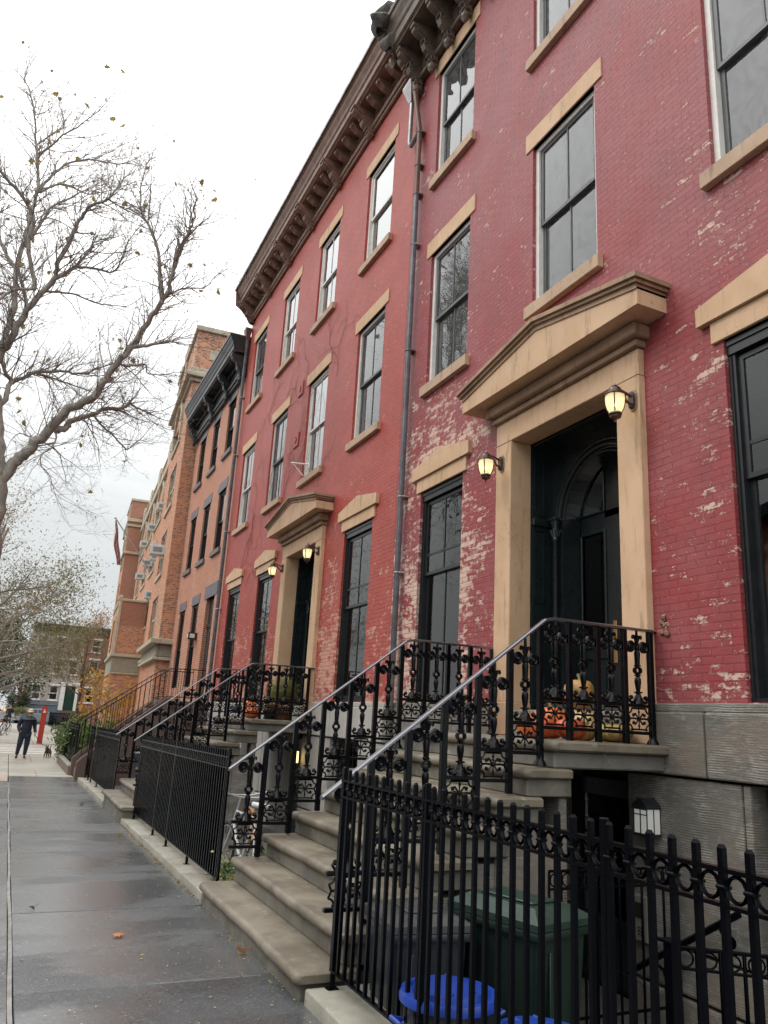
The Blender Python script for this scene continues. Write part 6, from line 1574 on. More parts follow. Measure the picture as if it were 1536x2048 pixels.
for zz, r_ in ((0.72,0.012),(0.60,0.010),(-0.25,0.012)): g.tube([(xa,ya,zz),(xb_,yb_,zz)], r_, 6)
for i in range(12): x = xa+(xb_-xa)*i/11; g.rbox(x-0.008,x+0.008,ya-0.008,ya+0.008,-0.40,0.72,0.002,1)
for i in range(11): x = xa+(xb_-xa)*(i+0.5)/11; g.torus((x,ya,0.66), 0.045, 0.006, (0,1,0), 14, 5)
g.build('panel', M['iron2'], t, True)
# doorway camera
t = thing('security_camera', 'tiny white security camera inside the nearest doorway', 'camera', (5.22, CY-0.88, 3.85))
g = MB(); g.lathe([(0.022,0),(0.022,0.07),(0.018,0.075)], (5.20, CY-0.86, 3.86), 12, (-0.7,0.5,-0.35)); g.build('body', M['camw'], t, True)
g = MB(); g.tube([(5.20,CY-0.86,3.86),(5.24,CY-0.90,3.88)], 0.008, 6); g.build('bracket', M['camw'], t, True)
t = thing('security_light', 'square security light on the brown brick between tall slate-topped windows', 'lamp', (5.0, 25.15, 4.05))
g = MB(); g.rbox(4.80, 5.09, 25.05, 25.28, 3.93, 4.14, 0.01, 1); g.build('housing', M['blkwin'], t)
g = MB(); g.rbox(4.795, 4.80, 25.09, 25.24, 3.97, 4.10, 0.002, 1); g.rbox(4.84,5.0,25.045,25.05,3.97,4.10,0.002,1); g.build('lens', M['camw'], t)

# ------------------------------------------------------------------ pumpkins and pots
def pumpkin(label, c, r, h, m, seed, ribs=12, neck=0.0, group='pumpkins and squashes at the nearest door', stem=True):
    r *= 0.88; h *= 0.88
    t = thing('pumpkin', label, 'pumpkin', c, random.Random(seed).uniform(0, 6), group)
    g = MB(); nu, nv = 48, 14
    rng = random.Random(seed)
    def f(u, v):
        a = u*2*PI; b_ = -PI/2+v*PI
        rib = 1-0.10*abs(math.sin(a*ribs/2))**0.6*math.cos(b_)
        rr_ = r*math.cos(b_)**0.85*rib if math.cos(b_) > 0 else 0
        z = h/2*math.sin(b_)-(0.12*h*math.exp(-((math.pi/2-b_)*2.2)**2))
        if neck: rr_ *= 1+0.12*math.sin(a+1)
        return (rr_*math.cos(a), rr_*math.sin(a), z+h/2)
    g.grid(f, nu, nv); g.build('flesh', m, t, True, world=False)
    if stem:
        g = MB(); g.tube([(0,0,h*0.86),(0.005,0.004,h*0.98),(0.02,0.01,h*1.10)], [0.022,0.013,0.016], 6); g.build('stem', M['stem'], t, True, world=False)
    return t
M['stem'] = simple('dry_stem', (0.22,0.19,0.09), 0.8)
def pk_mat(n, c, c2, ns=7): return simple(n, c, 0.38, c2=c2, nscale=ns, bstr=0.15, bscale=50, obj=True)
M['pko'] = pk_mat('orange_pumpkin_skin', (0.62,0.13,0.03), (0.70,0.20,0.05))
M['pkr'] = pk_mat('red_orange_pumpkin_skin', (0.55,0.085,0.025), (0.62,0.13,0.035))
M['pky'] = pk_mat('mottled_yellow_squash', (0.62,0.42,0.14), (0.20,0.20,0.06), 4)
M['pkg'] = pk_mat('green_orange_squash', (0.16,0.17,0.06), (0.62,0.28,0.07), 4)
M['pkc'] = pk_mat('cream_squash', (0.66,0.50,0.25), (0.70,0.56,0.32), 5)
zl = 1.642
pumpkin('red-orange pumpkin at the landing edge, the farthest left of the row', (4.10, 5.52, zl), 0.135, 0.20, M['pkr'], 1)
pumpkin('big red-orange pumpkin second from the left behind the railing', (4.36, 5.48, zl), 0.155, 0.22, M['pkr'], 2)
pumpkin('bright orange pumpkin set back against the door behind the front row', (4.45, 5.88, zl), 0.19, 0.34, M['pko'], 3)
pumpkin('pale orange pumpkin tucked behind the leftmost one', (4.20, 5.86, zl), 0.13, 0.26, M['pko'], 4)
pumpkin('wide mottled green and yellow squash at the front of the landing', (4.80, 5.46, zl), 0.20, 0.19, M['pky'], 5)
pumpkin('small dark green squash squeezed between the red pumpkin and the mottled squash', (4.60, 5.58, zl), 0.10, 0.17, M['pkg'], 6)
pumpkin('large cream squash under the tall green-orange one', (4.76, 5.84, zl), 0.20, 0.34, M['pkc'], 7)
pumpkin('tall green and orange striped squash perched on top of the pile', (4.72, 5.80, zl+0.27), 0.17, 0.33, M['pkg'], 8, 9, 1.0)
zB = 1.642
GB = 'pots and pumpkins at the second door'
pumpkin('orange pumpkin on the second landing, left of the potted shrub', (4.05, 14.20, zB), 0.16, 0.24, M['pko'], 11, group=GB)
pumpkin('stacked orange pumpkin at the far corner of the second landing', (4.10, 14.62, zB), 0.15, 0.40, M['pko'], 12, group=GB)
t = thing('potted_shrub', 'round clipped yellow-green shrub in a terracotta pot on the second landing', 'potted plant', (4.62, 14.30, zB))
g = MB(); g.lathe([(0.15,0),(0.17,0.02),(0.21,0.20),(0.24,0.20),(0.24,0.25),(0.20,0.25),(0.19,0.22)], (0,0,0), 24); g.build('pot', simple('terracotta', (0.34,0.15,0.08), 0.7, c2=(0.25,0.12,0.07), nscale=9), t, True, world=False)
M['leafbox'] = leaf_mat('yellow_green_small_leaf', [(0.16,0.17,0.04),(0.24,0.22,0.06),(0.09,0.11,0.03)], 0.3)
g = MB(); rng = random.Random(8)
for k in range(2600):
    v = Vector((rng.gauss(0,1), rng.gauss(0,1), rng.gauss(0,1))).normalized()*rng.uniform(0.22,0.35)
    rand_leaf(g, Vector((v.x, v.y, 0.52+v.z*0.95)), rng.uniform(0.010,0.020), rng)
g.ball((0,0,0.50), 0.24, 10); g.build('foliage', M['leafbox'], t, world=False)
t = thing('potted_shrub', 'low dark pot of drooping leaves between the pumpkin and the round shrub', 'potted plant', (4.34, 14.12, zB))
g = MB(); g.lathe([(0.08,0),(0.11,0.14),(0.12,0.14),(0.12,0.16),(0.09,0.15)], (0,0,0), 18); g.build('pot', M['blk'], t, True, world=False)
g = MB()
for k in range(160): a = rng.uniform(0, 2*PI); q = rng.uniform(0.02,0.13); rand_leaf(g, Vector((q*math.cos(a), q*math.sin(a), 0.18+rng.uniform(-0.03,0.10))), 0.03, rng)
g.build('foliage', M['leafbrown'], t, world=False)

# ------------------------------------------------------------------ bicycles
def bicycle(label, loc, rz, fm, sm, tilt=0.0, group=None):
    t = thing('bicycle', label, 'bicycle', loc, rz, group)
    t.rotation_euler = (tilt, 0, rz)
    L = lambda mb, n, mm, sm_=True, par=None: mb.build(n, mm, par or t, sm_, world=False)
    for x in (-0.52, 0.52):
        g = MB(); g.torus((x,0,0.33), 0.315, 0.018, (0,1,0), 40, 8); w_ = L(g, 'wheel', M['blk'])
        g = MB(); g.torus((x,0,0.33), 0.290, 0.009, (0,1,0), 40, 6)
        for k in range(16): a = k*PI/8; g.tube([(x,0.02*(-1)**k,0.33),(x+0.29*math.cos(a),0,0.33+0.29*math.sin(a))], 0.0015, 3)
        g.lathe([(0.02,-0.04),(0.02,0.04)], (x,0,0.33), 8, (0,1,0)); L(g, 'rim', M['pole'], True, w_)
    bb = (-0.06,0,0.29); st = (-0.20,0,0.78); hd = (0.36,0,0.80); hl = (0.39,0,0.68)
    g = MB()
    for a, b_, r_ in ((bb,st,0.016),(bb,hl,0.019),(st,hd,0.016),(hd,hl,0.018),(hl,(0.52,0,0.33),0.013)): g.tube([a,b_], r_, 8)
    for s in (-1,1):
        g.tube([bb,(-0.52,s*0.05,0.33)], 0.010, 6); g.tube([st,(-0.52,s*0.05,0.33)], 0.009, 6)
    L(g, 'frame', fm)
    g = MB(); g.tube([st,(-0.23,0,0.90)], 0.013, 8); g.build('seat_post', M['pole'], t, True, world=False)
    g = MB(); g.rbox(-0.38,-0.12,-0.055,0.055,0.90,0.96,0.024,3); g.rbox(-0.38,-0.26,-0.085,0.085,0.905,0.965,0.028,3); L(g, 'seat', sm)
    g = MB(); g.tube([hd,(0.34,0,0.95)], 0.013, 8); g.tube([(0.28,-0.29,1.0),(0.34,-0.18,0.98),(0.35,0,0.96),(0.34,0.18,0.98),(0.28,0.29,1.0)], 0.011, 8); L(g, 'handlebar', M['pole'])
    g = MB()
    for s in (-1,1): g.tube([(0.30,s*0.25,0.99),(0.22,s*0.31,1.01)], 0.017, 8)
    L(g, 'grip', M['blk'])
    g = MB(); g.torus((-0.06,0.03,0.29), 0.085, 0.008, (0,1,0), 24, 5)
    for s in (-1,1): g.tube([(-0.06,s*0.05,0.29),(-0.06+s*0.12,s*0.06,0.20)], 0.009, 6); g.rbox(-0.06+s*0.12-0.045,-0.06+s*0.12+0.045,s*0.06-0.02+s*0.04,s*0.06+0.02+s*0.04,0.185,0.21,0.005,1)
    L(g, 'crank', M['pole'])
    return t
bicycle('pale bicycle with white saddle standing in the area beside the nearest stoop', (2.62, 9.32, -0.22), R(97), simple('pale_bike_paint', (0.55,0.56,0.56), 0.35), M['camw'], R(8))
bicycle('orange and dark bicycle parked behind the pale one in the front area', (3.0, 9.75, -0.24), R(80), simple('orange_bike_paint', (0.55,0.22,0.03), 0.3), M['blk'], R(-6))
b0 = bicycle('black parked bicycle at the far left edge of the pavement, nearest of the two', (0.02, 52.4, -0.28), R(74), simple('black_bike_paint', (0.02,0.02,0.02), 0.3), M['blk'], R(10), 'bicycles parked at the far left')
b1 = copy_tree(b0); b1.location = (-0.35, 53.6, -0.28); b1.rotation_euler = (R(-4),0,R(58)); b1['label'] = 'black parked bicycle at the far left edge, half hidden behind the nearer one'
# plants in the area beside the nearest stoop
M['leafvar'] = leaf_mat('variegated_leaf', [(0.05,0.12,0.03),(0.10,0.20,0.06),(0.55,0.50,0.22),(0.06,0.10,0.03)], 0.3)
GP = 'leafy plants growing beside the nearest stoop'
shrub('variegated leafy plant poking through the railing at the foot of the nearest stoop', (2.38, 8.35, -0.25), 0.32, 0.55, 420, M['leafvar'], 0.065, 41, 'shrub', GP)
shrub('leafy plant under the bicycles behind the long fence', (2.75, 8.75, -0.25), 0.34, 0.50, 380, M['leafvar'], 0.06, 42, 'shrub', GP)
shrub('low trailing plant against the side of the nearest stoop under its third step', (2.72, 8.15, -0.25), 0.24, 0.72, 300, M['leafshrub'], 0.06, 43, 'shrub', GP)
# ------------------------------------------------------------------ people and dog
def skin(name, chains, m, parent, sub=2):
    """chains: lists of (x,y,z,r); first point of a later chain may be an index tuple ('@', chain, i)"""
    vs = []; es = []; rs = []; ref = {}
    for ci, ch in enumerate(chains):
        prev = None
        for i, p in enumerate(ch):
            if p[0] == '@': idx = ref[(p[1], p[2])]
            else: idx = len(vs); vs.append(p[:3]); rs.append(p[3])
            ref[(ci, i)] = idx
            if prev is not None: es.append((prev, idx))
            prev = idx
    me = bpy.data.meshes.new(name); me.from_pydata(vs, es, []); me.update()
    o = bpy.data.objects.new(name, me); COL.objects.link(o); o.parent = parent
    sk = o.modifiers.new('Skin', 'SKIN')
    if not me.skin_vertices: bpy.context.view_layer.update()
    adj = {i: set() for i in range(len(vs))}
    for a, b_ in es: adj[a].add(b_); adj[b_].add(a)
    seen = set(); roots = []
    for i in range(len(vs)):
        if i not in seen:
            roots.append(i); st = [i]
            while st:
                k = st.pop()
                if k in seen: continue
                seen.add(k); st += list(adj[k])
    for i, r_ in enumerate(rs):
        s = me.skin_vertices[0].data[i]; s.radius = (r_, r_) if not isinstance(r_, tuple) else r_; s.use_root = i in roots
    sk.use_smooth_shade = True; sk.branch_smoothing = 0.4
    ss = o.modifiers.new('Subdivision', 'SUBSURF'); ss.levels = sub; ss.render_levels = sub
    me.materials.append(m); return o
M['skin'] = simple('skin', (0.45,0.25,0.17), 0.55)
M['navy'] = simple('navy_jacket_cloth', (0.010,0.014,0.030), 0.8, c2=(0.014,0.018,0.036), nscale=12, obj=True, bstr=0.4, bscale=9, bd=0.02)
M['slatecl'] = simple('slate_grey_yoke_cloth', (0.055,0.075,0.095), 0.8)
M['jeans'] = simple('dark_blue_trousers', (0.010,0.019,0.036), 0.85, c2=(0.015,0.026,0.045), nscale=9, obj=True, bstr=0.3, bscale=10, bd=0.02)
M['shoe'] = simple('brown_shoe_leather', (0.055,0.028,0.022), 0.5)
M['capm'] = simple('cream_cap_cloth', (0.60,0.50,0.33), 0.8)
M['beard'] = simple('white_goatee', (0.6,0.58,0.55), 0.8)
man = thing('person', 'man in navy jacket and cream cap walking a small dog on a leash', 'person', (0.70, 32.0, gz(32)))
hz = 1.575; hx = 0.06; hy = -0.10
hand = (0.325,-0.13,0.86)
chains = [
 [(0,0,0.93,0.13),(0.01,-0.01,1.08,0.135),(0.02,-0.02,1.24,0.15),(0.035,-0.03,1.38,0.115),(0.045,-0.05,1.45,0.058),(0.05,-0.07,1.50,0.056),(hx,hy,1.555,0.085),(hx,hy,1.63,0.092),(hx,hy+0.005,1.69,0.072)],
 [('@',0,0),(-0.10,0.0,0.86,0.095),(-0.125,-0.05,0.50,0.060),(-0.165,0.03,0.12,0.038),(-0.17,0.02,0.055,0.04),(-0.19,-0.13,0.035,0.036),(-0.195,-0.17,0.03,0.028)],
 [('@',0,0),(0.10,0.0,0.86,0.095),(0.10,-0.02,0.50,0.060),(0.085,0.0,0.12,0.038),(0.085,-0.01,0.055,0.04),(0.10,-0.17,0.035,0.036),(0.105,-0.21,0.03,0.028)],
 [('@',0,3),(-0.17,-0.01,1.385,0.062),(-0.255,0.05,1.12,0.045),(-0.19,-0.13,0.95,0.032),(-0.15,-0.16,0.91,0.035)],
 [('@',0,3),(0.225,-0.01,1.385,0.062),(0.27,0.05,1.12,0.045),(0.32,-0.09,0.92,0.028),(0.328,-0.115,0.88,0.030),(0.327,-0.125,0.850,0.026)]]
for k, (dx, dy, L_) in enumerate(((-0.018,-0.012,0.062),(-0.006,-0.016,0.070),(0.007,-0.016,0.066),(0.019,-0.012,0.054))):
    chains.append([('@',4,5),(0.327+dx,-0.130+dy,0.825,0.009),(0.325+dx,-0.135+dy-0.012,0.825-L_*0.5,0.008),(0.323+dx*0.8,-0.125+dy+0.006,0.825-L_*0.75,0.007)])
chains.append([('@',4,4),(0.300,-0.145,0.865,0.011),(0.292,-0.165,0.835,0.009)])
chains.append([('@',0,6),(hx,hy-0.085,1.583,0.020),(hx,hy-0.108,1.570,0.014)])          # nose
for s in (-1,1): chains.append([('@',0,6),(hx+s*0.083,hy+0.01,1.575,0.018),(hx+s*0.095,hy+0.015,1.59,0.014)])   # ears
body = skin('body', chains, M['skin'], man)
cj = [
 [(0,0.0,0.80,0.19),(0.005,0.0,0.96,0.20),(0.01,-0.01,1.12,0.20),(0.02,-0.02,1.26,0.20),(0.035,-0.03,1.38,0.15),(0.045,-0.045,1.45,0.088),(0.05,-0.06,1.485,0.078)],
 [('@',0,4),(-0.18,-0.01,1.375,0.088),(-0.265,0.05,1.12,0.078),(-0.215,-0.09,0.97,0.066),(-0.16,-0.14,0.92,0.066)],
 [('@',0,4),(0.235,-0.01,1.375,0.088),(0.275,0.05,1.12,0.076),(0.318,-0.07,0.94,0.054),(0.328,-0.09,0.905,0.048)]]
skin('jacket', cj, M['navy'], man)
g = MB(); 
def yoke(u, v):
    a = PI*(-0.05+1.1*u)*-1; rr_ = 0.150+0.085*v
    return (0.035+rr_*math.cos(a)*1.12, -0.03+rr_*math.sin(a)*0.82, 1.465-0.11*v+0.012*math.sin(u*9))
g.grid(yoke, 16, 3); g.build('yoke', M['slatecl'], man, True, world=False)
ct = [[(0,0,0.90,0.16),(-0.105,0.0,0.82,0.125),(-0.13,-0.05,0.50,0.10),(-0.165,0.02,0.20,0.068),(-0.168,0.03,0.10,0.072)],
      [('@',0,0),(0.105,0.0,0.82,0.125),(0.105,-0.02,0.50,0.10),(0.088,0.0,0.20,0.068),(0.088,0.0,0.10,0.072)]]
skin('trousers', ct, M['jeans'], man)
for (x, y, dx) in ((-0.168,0.03,-0.02),(0.088,0.0,0.015)):
    skin('shoe', [[(x,y+0.03,0.055,0.048),(x+dx*0.4,y-0.07,0.05,0.050),(x+dx,y-0.17,0.038,0.042),(x+dx,y-0.21,0.035,0.030)]], M['shoe'], man)
g = MB(); g.grid(lambda u, v: (hx+0.104*math.cos(u*2*PI)*math.cos(v*PI/2), hy+0.006+0.112*math.sin(u*2*PI)*math.cos(v*PI/2), 1.645+0.10*math.sin(v*PI/2)), 20, 6)
g.grid(lambda u, v: (hx+(0.100+0.012*v)*math.cos(PI+u*PI)*(1-0.10*v), hy-0.02+(0.10+0.085*v)*math.sin(PI+u*PI), 1.650-0.018*v-0.01*math.sin(u*PI)*v), 12, 3)
g.build('cap', M['capm'], man, True, world=False)
g = MB(); g.ball((hx,hy-0.078,1.522), 0.030, 8, (1.1,0.6,1.2)); g.rbox(hx-0.03,hx+0.03,hy-0.096,hy-0.086,1.548,1.556,0.003,1); g.build('goatee', M['beard'], man, True, world=False)
g = MB()
for s in (-1,1): g.ball((hx+s*0.033,hy-0.086,1.603), 0.0135, 6)
g.tube([(hx-0.09,hy-0.04,1.607),(hx-0.05,hy-0.092,1.607),(hx+0.05,hy-0.092,1.607),(hx+0.09,hy-0.04,1.607)], 0.004, 4)
g.tube([(hx-0.022,hy-0.092,1.540),(hx+0.022,hy-0.092,1.540)], 0.004, 4); g.build('face_features', M['blk'], man, True, world=False)
# dog
dog = thing('dog', 'small dark tan terrier on a leash trotting towards the viewer', 'dog', (1.55, 32.6, gz(32)))
M['furd'] = simple('dark_brown_fur', (0.022,0.017,0.014), 0.9, c2=(0.26,0.22,0.14), nscale=7, obj=True, bstr=0.6, bscale=60, bd=0.01)
skin('body', [
 [(0.10,0.34,0.25,0.075),(0.07,0.20,0.25,0.082),(0.03,0.06,0.26,0.095),(0.0,-0.03,0.29,0.080),(-0.01,-0.09,0.345,0.055),(-0.015,-0.13,0.385,0.066),(-0.02,-0.19,0.372,0.040),(-0.022,-0.235,0.362,0.026)],
 [('@',0,2),(-0.055,0.02,0.18,0.034),(-0.062,0.03,0.10,0.024),(-0.065,0.01,0.03,0.020),(-0.067,-0.03,0.018,0.022)],
 [('@',0,2),(0.075,0.0,0.18,0.034),(0.082,0.0,0.10,0.024),(0.085,-0.03,0.03,0.020),(0.086,-0.065,0.018,0.022)],
 [('@',0,0),(0.04,0.32,0.17,0.046),(0.03,0.37,0.105,0.026),(0.03,0.33,0.03,0.019),(0.03,0.29,0.018,0.022)],
 [('@',0,0),(0.16,0.32,0.17,0.046),(0.165,0.37,0.105,0.026),(0.165,0.33,0.03,0.019),(0.165,0.29,0.018,0.022)],
 [('@',0,0),(0.12,0.41,0.33,0.022),(0.14,0.44,0.42,0.015),(0.14,0.42,0.48,0.010)],
 [('@',0,5),(-0.055,-0.10,0.445,0.020),(-0.07,-0.10,0.485,0.010)],
 [('@',0,5),(0.025,-0.10,0.445,0.020),(0.045,-0.10,0.485,0.010)]], M['furd'], dog)
g = MB(); g.ball((-0.022,-0.258,0.368), 0.012, 6)
for s in (-1,1): g.ball((-0.018+s*0.030,-0.185,0.402), 0.009, 6)
g.build('nose_and_eyes', M['blk'], dog, True, world=False)
g = MB(); g.torus((-0.01,-0.085,0.335), 0.062, 0.010, (0,-0.6,0.8), 16, 6); g.build('collar', M['shoe'], dog, True, world=False)
t = thing('leash', 'dark leash running from the hand of the man down to the dog', 'leash', (1.03, 31.87, 0.58))
a = Vector((1.025,31.85,gz(32)+0.845)); b_ = Vector((1.545,32.53,gz(32)+0.40)); 
g = MB(); g.tube([a.lerp(b_, i/10)+Vector((0,0,-0.09*math.sin(PI*i/10))) for i in range(11)], 0.010, 6); g.build('strap', M['blk'], t, True)
# passers-by far away
def far_person(label, loc, top, leg, rz=0.0):
    p = thing('person', label, 'person', loc, rz, 'distant people up the street')
    ch = [[(0,0,0.92,0.12),(0,0,1.2,0.13),(0,0,1.40,0.10),(0,0,1.48,0.05),(0,-0.02,1.56,0.08),(0,-0.02,1.66,0.085)],
      [('@',0,0),(-0.09,0,0.85,0.08),(-0.11,-0.05,0.48,0.055),(-0.12,0.05,0.08,0.038),(-0.12,-0.10,0.03,0.03)], [('@',0,0),(0.09,0,0.85,0.08),(0.10,0.03,0.48,0.055),(0.12,-0.02,0.08,0.038),(0.12,-0.16,0.03,0.03)],
      [('@',0,2),(-0.19,0,1.38,0.055),(-0.24,0.03,1.12,0.042),(-0.23,-0.06,0.88,0.03)], [('@',0,2),(0.19,0,1.38,0.055),(0.24,0.03,1.12,0.042),(0.23,-0.06,0.88,0.03)]]
    skin('body', ch, M['skin'], p, 1)
    skin('coat', [[(0,0,0.78,0.16),(0,0,1.0,0.155),(0,0,1.3,0.16),(0,0,1.42,0.09)], [('@',0,2),(-0.20,0,1.37,0.08),(-0.25,0.03,1.12,0.06),(-0.24,-0.05,0.92,0.05)], [('@',0,2),(0.20,0,1.37,0.08),(0.25,0.03,1.12,0.06),(0.24,-0.05,0.92,0.05)]], top, p, 1)
    skin('trousers', [[(0,0,0.88,0.14),(-0.1,0,0.8,0.10),(-0.11,-0.05,0.48,0.075),(-0.12,0.04,0.12,0.06)], [('@',0,0),(0.1,0,0.8,0.10),(0.10,0.03,0.48,0.075),(0.12,-0.02,0.12,0.06)]], leg, p, 1)
    g = MB(); g.ball((0,0.01,1.69), 0.10, 8, (0.95,1,0.8)); g.build('hair', M['blk'], p, True, world=False)
M['darkcl'] = simple('black_coat_cloth', (0.012,0.012,0.014), 0.85)
far_person('distant walker in dark coat on the far left pavement', (0.15, 76, -0.28), M['darkcl'], M['darkcl'])
far_person('distant walker in dark coat further up the street beside the orange work lights', (0.52, 92, -0.28), M['darkcl'], M['jeans'], 1.0)

# ------------------------------------------------------------------ red totem
t = thing('red_totem', 'tall flat red sign post with a white mark near its top', 'sign post', (1.66, 43.6, -0.27))
M['redp'] = simple('red_post_paint', (0.42,0.035,0.022), 0.4, c2=(0.48,0.05,0.03), nscale=4)
g = MB(); prof = [(-0.125,0),(0.125,0),(0.125,1.78)]+[(0.125*math.cos(a), 1.78+0.07*math.sin(a)) for a in [PI*i/10 for i in range(1,10)]]+[(-0.125,1.78)]
g.prism(prof, 'y', -0.06, 0.06); g.build('panel', M['redp'], t, world=False)
g = MB(); g.prism([(-0.055,1.50),(0.06,1.50),(0.062,1.56),(0.03,1.62),(0.012,1.70),(-0.02,1.71),(-0.03,1.62),(-0.058,1.56)], 'y', -0.068, -0.060); g.build('white_mark', M['camw'], t, world=False)

# ------------------------------------------------------------------ cars
def car(label, loc, rz, m, group='cars on the far cross street'):
    t = thing('car', label, 'car', loc, rz, group)
    L = lambda mb, n, mm, sm=True, par=None: mb.build(n, mm, par or t, sm, world=False)
    # side profile (x along the car, z up); lofted across with tumblehome
    lower = [(-2.25,0.30),(-2.28,0.62),(-2.20,0.90),(-1.55,0.98),(1.05,0.97),(1.95,0.82),(2.25,0.66),(2.28,0.35),(1.95,0.24),(-1.95,0.24)]
    g = MB(); W = [(-0.90,0.93),(-0.86,1.0),(0.86,1.0),(0.90,0.93)]
    vs = []; 
    for (y, k) in W: vs += [(p[0]*(k*0.02+0.98), y, 0.62+(p[1]-0.62)*k) for p in lower]
    n = len(lower); fs = []
    for i in range(3):
        for j in range(n): fs.append((i*n+j, i*n+(j+1) % n, (i+1)*n+(j+1) % n, (i+1)*n+j))
    fs += [tuple(range(n)), tuple(range(3*n, 4*n))]
    g.add(vs, fs); bd = L(g, 'body', m, False)
    roof = [(-1.70,0.96),(-1.10,1.40),(-0.70,1.46),(0.05,1.45),(0.45,1.36),(1.15,0.95)]
    g = MB(); vs = []
    for (y, ky) in ((-0.66,1),(0.66,1)): vs += [(p[0], y*(1.18 if p[1] < 1.0 else 1.0), p[1]) for p in roof]
    n = len(roof); g.add(vs, [tuple(range(n)), tuple(range(n, 2*n))]+[(j, (j+1) % n, n+(j+1) % n, n+j) for j in range(n)]); L(g, 'roof', m, False)
    g = MB()
    for s in (-1,1):
        for (a, b_, c, d) in ((-1.45,-0.35,-1.02,-0.35),(-0.28,0.92,-0.28,0.38)):
            g.add([(a,s*0.782,1.0),(b_,s*0.782,1.0),(d,s*0.678,1.36),(c,s*0.678,1.36)], [(0,1,2,3)])
    g.add([(1.10,-0.70,1.0),(1.10,0.70,1.0),(0.52,0.58,1.36),(0.52,-0.58,1.36)], [(0,1,2,3)]); g.add([(-1.66,-0.70,1.01),(-1.66,0.70,1.01),(-1.16,0.58,1.38),(-1.16,-0.58,1.38)], [(0,1,2,3)])
    L(g, 'window', M['carglass'], False)
    for x in (-1.38, 1.42):
        for s in (-1,1):
            g = MB(); g.lathe([(0.24,-0.10),(0.32,-0.10),(0.335,-0.06),(0.335,0.08),(0.32,0.10),(0.24,0.10)], (x,s*0.82,0.33), 24, (0,s,0)); w_ = L(g, 'wheel', M['blk'])
            g = MB(); g.lathe([(0.0,0.085),(0.07,0.095),(0.08,0.07),(0.22,0.09),(0.235,0.10)], (x,s*0.82,0.33), 20, (0,s,0), cap=False)
            for k in range(5): a = k*2*PI/5; g.tube([(x,s*0.915,0.33),(x+0.2*math.cos(a),s*0.915,0.33+0.2*math.sin(a))], 0.022, 5)
            L(g, 'rim', M['pole'], True, w_)
    for s in (-1,1):
        g = MB(); g.rbox(2.10,2.27,s*0.70-0.16,s*0.70+0.16,0.62,0.74,0.03,2); L(g, 'headlight', M['camw'])
        g = MB(); g.rbox(-2.285,-2.18,s*0.70-0.15,s*0.70+0.15,0.68,0.84,0.02,2); L(g, 'taillight', M['taill'])
        g = MB(); g.rbox(0.78,0.92,s*0.90-0.07,s*0.90+0.07,0.98,1.10,0.03,2); L(g, 'mirror', m)
    return t
M['carglass'] = simple('car_glass', (0.02,0.025,0.03), 0.08)
M['taill'] = simple('red_tail_light', (0.35,0.02,0.015), 0.25)
M['silver'] = simple('silver_car_paint', (0.30,0.32,0.34), 0.3, 0.5, coat=0.5)
M['carwhite'] = simple('white_car_paint', (0.62,0.62,0.62), 0.3, coat=0.5)
M['cardark'] = simple('charcoal_car_paint', (0.03,0.032,0.036), 0.3, coat=0.5)
car('silver saloon car half hidden behind the walking man', (2.5, 84.5, -0.28), R(32), M['silver'])
car('white car with dark windows parked left of the silver one', (-1.5, 88.5, -0.28), R(8), M['carwhite'])
# traffic up the street
def work_light(label, loc):
    t = thing('traffic_barrel', label, 'traffic barrel', loc, group='orange construction barrels up the street')
    g = MB(); g.lathe([(0.32,0),(0.32,0.06),(0.24,0.07),(0.20,0.9),(0.16,0.98),(0.05,1.0)], (0,0,0), 16); g.build('barrel', M['orangep'], t, True, world=False)
    g = MB(); g.lathe([(0.233,0.30),(0.225,0.42)], (0,0,0), 16, cap=False); g.lathe([(0.217,0.60),(0.209,0.72)], (0,0,0), 16, cap=False)
    g.xf(Matrix.Scale(1.02, 4, (1,0,0)) @ Matrix.Scale(1.02, 4, (0,1,0))); g.build('stripe', M['camw'], t, True, world=False)
    g = MB(); g.ball((0,0,1.10), 0.10, 8); g.build('warning_light', M['ambl'], t, True, world=False)
    return t
M['orangep'] = simple('orange_plastic', (0.75,0.16,0.03), 0.5)
M['ambl'] = emit('amber_warning_light', (1.0,0.35,0.08), 1.6)
w0 = work_light('orange construction barrel at the far left, nearest of the three', (-0.35, 92, -0.28))
for i, (x, y, lb) in enumerate(((0.10, 96, 'orange construction barrel beyond the dark-coated walker'), (-0.7, 104, 'orange construction barrel deepest up the street'))):
    c_ = copy_tree(w0); c_.location = (x, y, -0.28); c_['label'] = lb
def street_truck(label, loc, m, h, w=2.3, group='trucks queued up the far street'):
    t = thing('truck', label, 'truck', loc, 0, group)
    L = lambda mb, n, mm, sm=False: mb.build(n, mm, t, sm, world=False)
    g = MB(); g.rbox(-w/2,w/2,0,5.5,0.55,h,0.06,2); L(g, 'cargo_box', m)
    g = MB(); g.rbox(-w/2+0.1,w/2-0.1,-1.9,-0.05,0.5,2.1,0.18,3); L(g, 'cab', m)
    g = MB(); g.rbox(-w/2+0.25,w/2-0.25,-1.93,-1.86,1.25,1.9,0.03,1); L(g, 'windscreen', M['carglass'])
    for s in (-1,1):
        g = MB(); g.ball((s*0.8,-1.92,0.85), 0.15, 8, (1,0.4,1)); L(g, 'headlight', M['ambl'], True)
        for y in (-1.1, 3.8): g = MB(); g.lathe([(0.25,-0.12),(0.42,-0.12),(0.42,0.12),(0.25,0.12)], (s*(w/2-0.15),y,0.42), 18, (1,0,0)); L(g, 'wheel', M['blk'], True)
    return t
street_truck('white box truck behind the orange truck', (-3.4, 128, -0.28), M['carwhite'], 3.4)
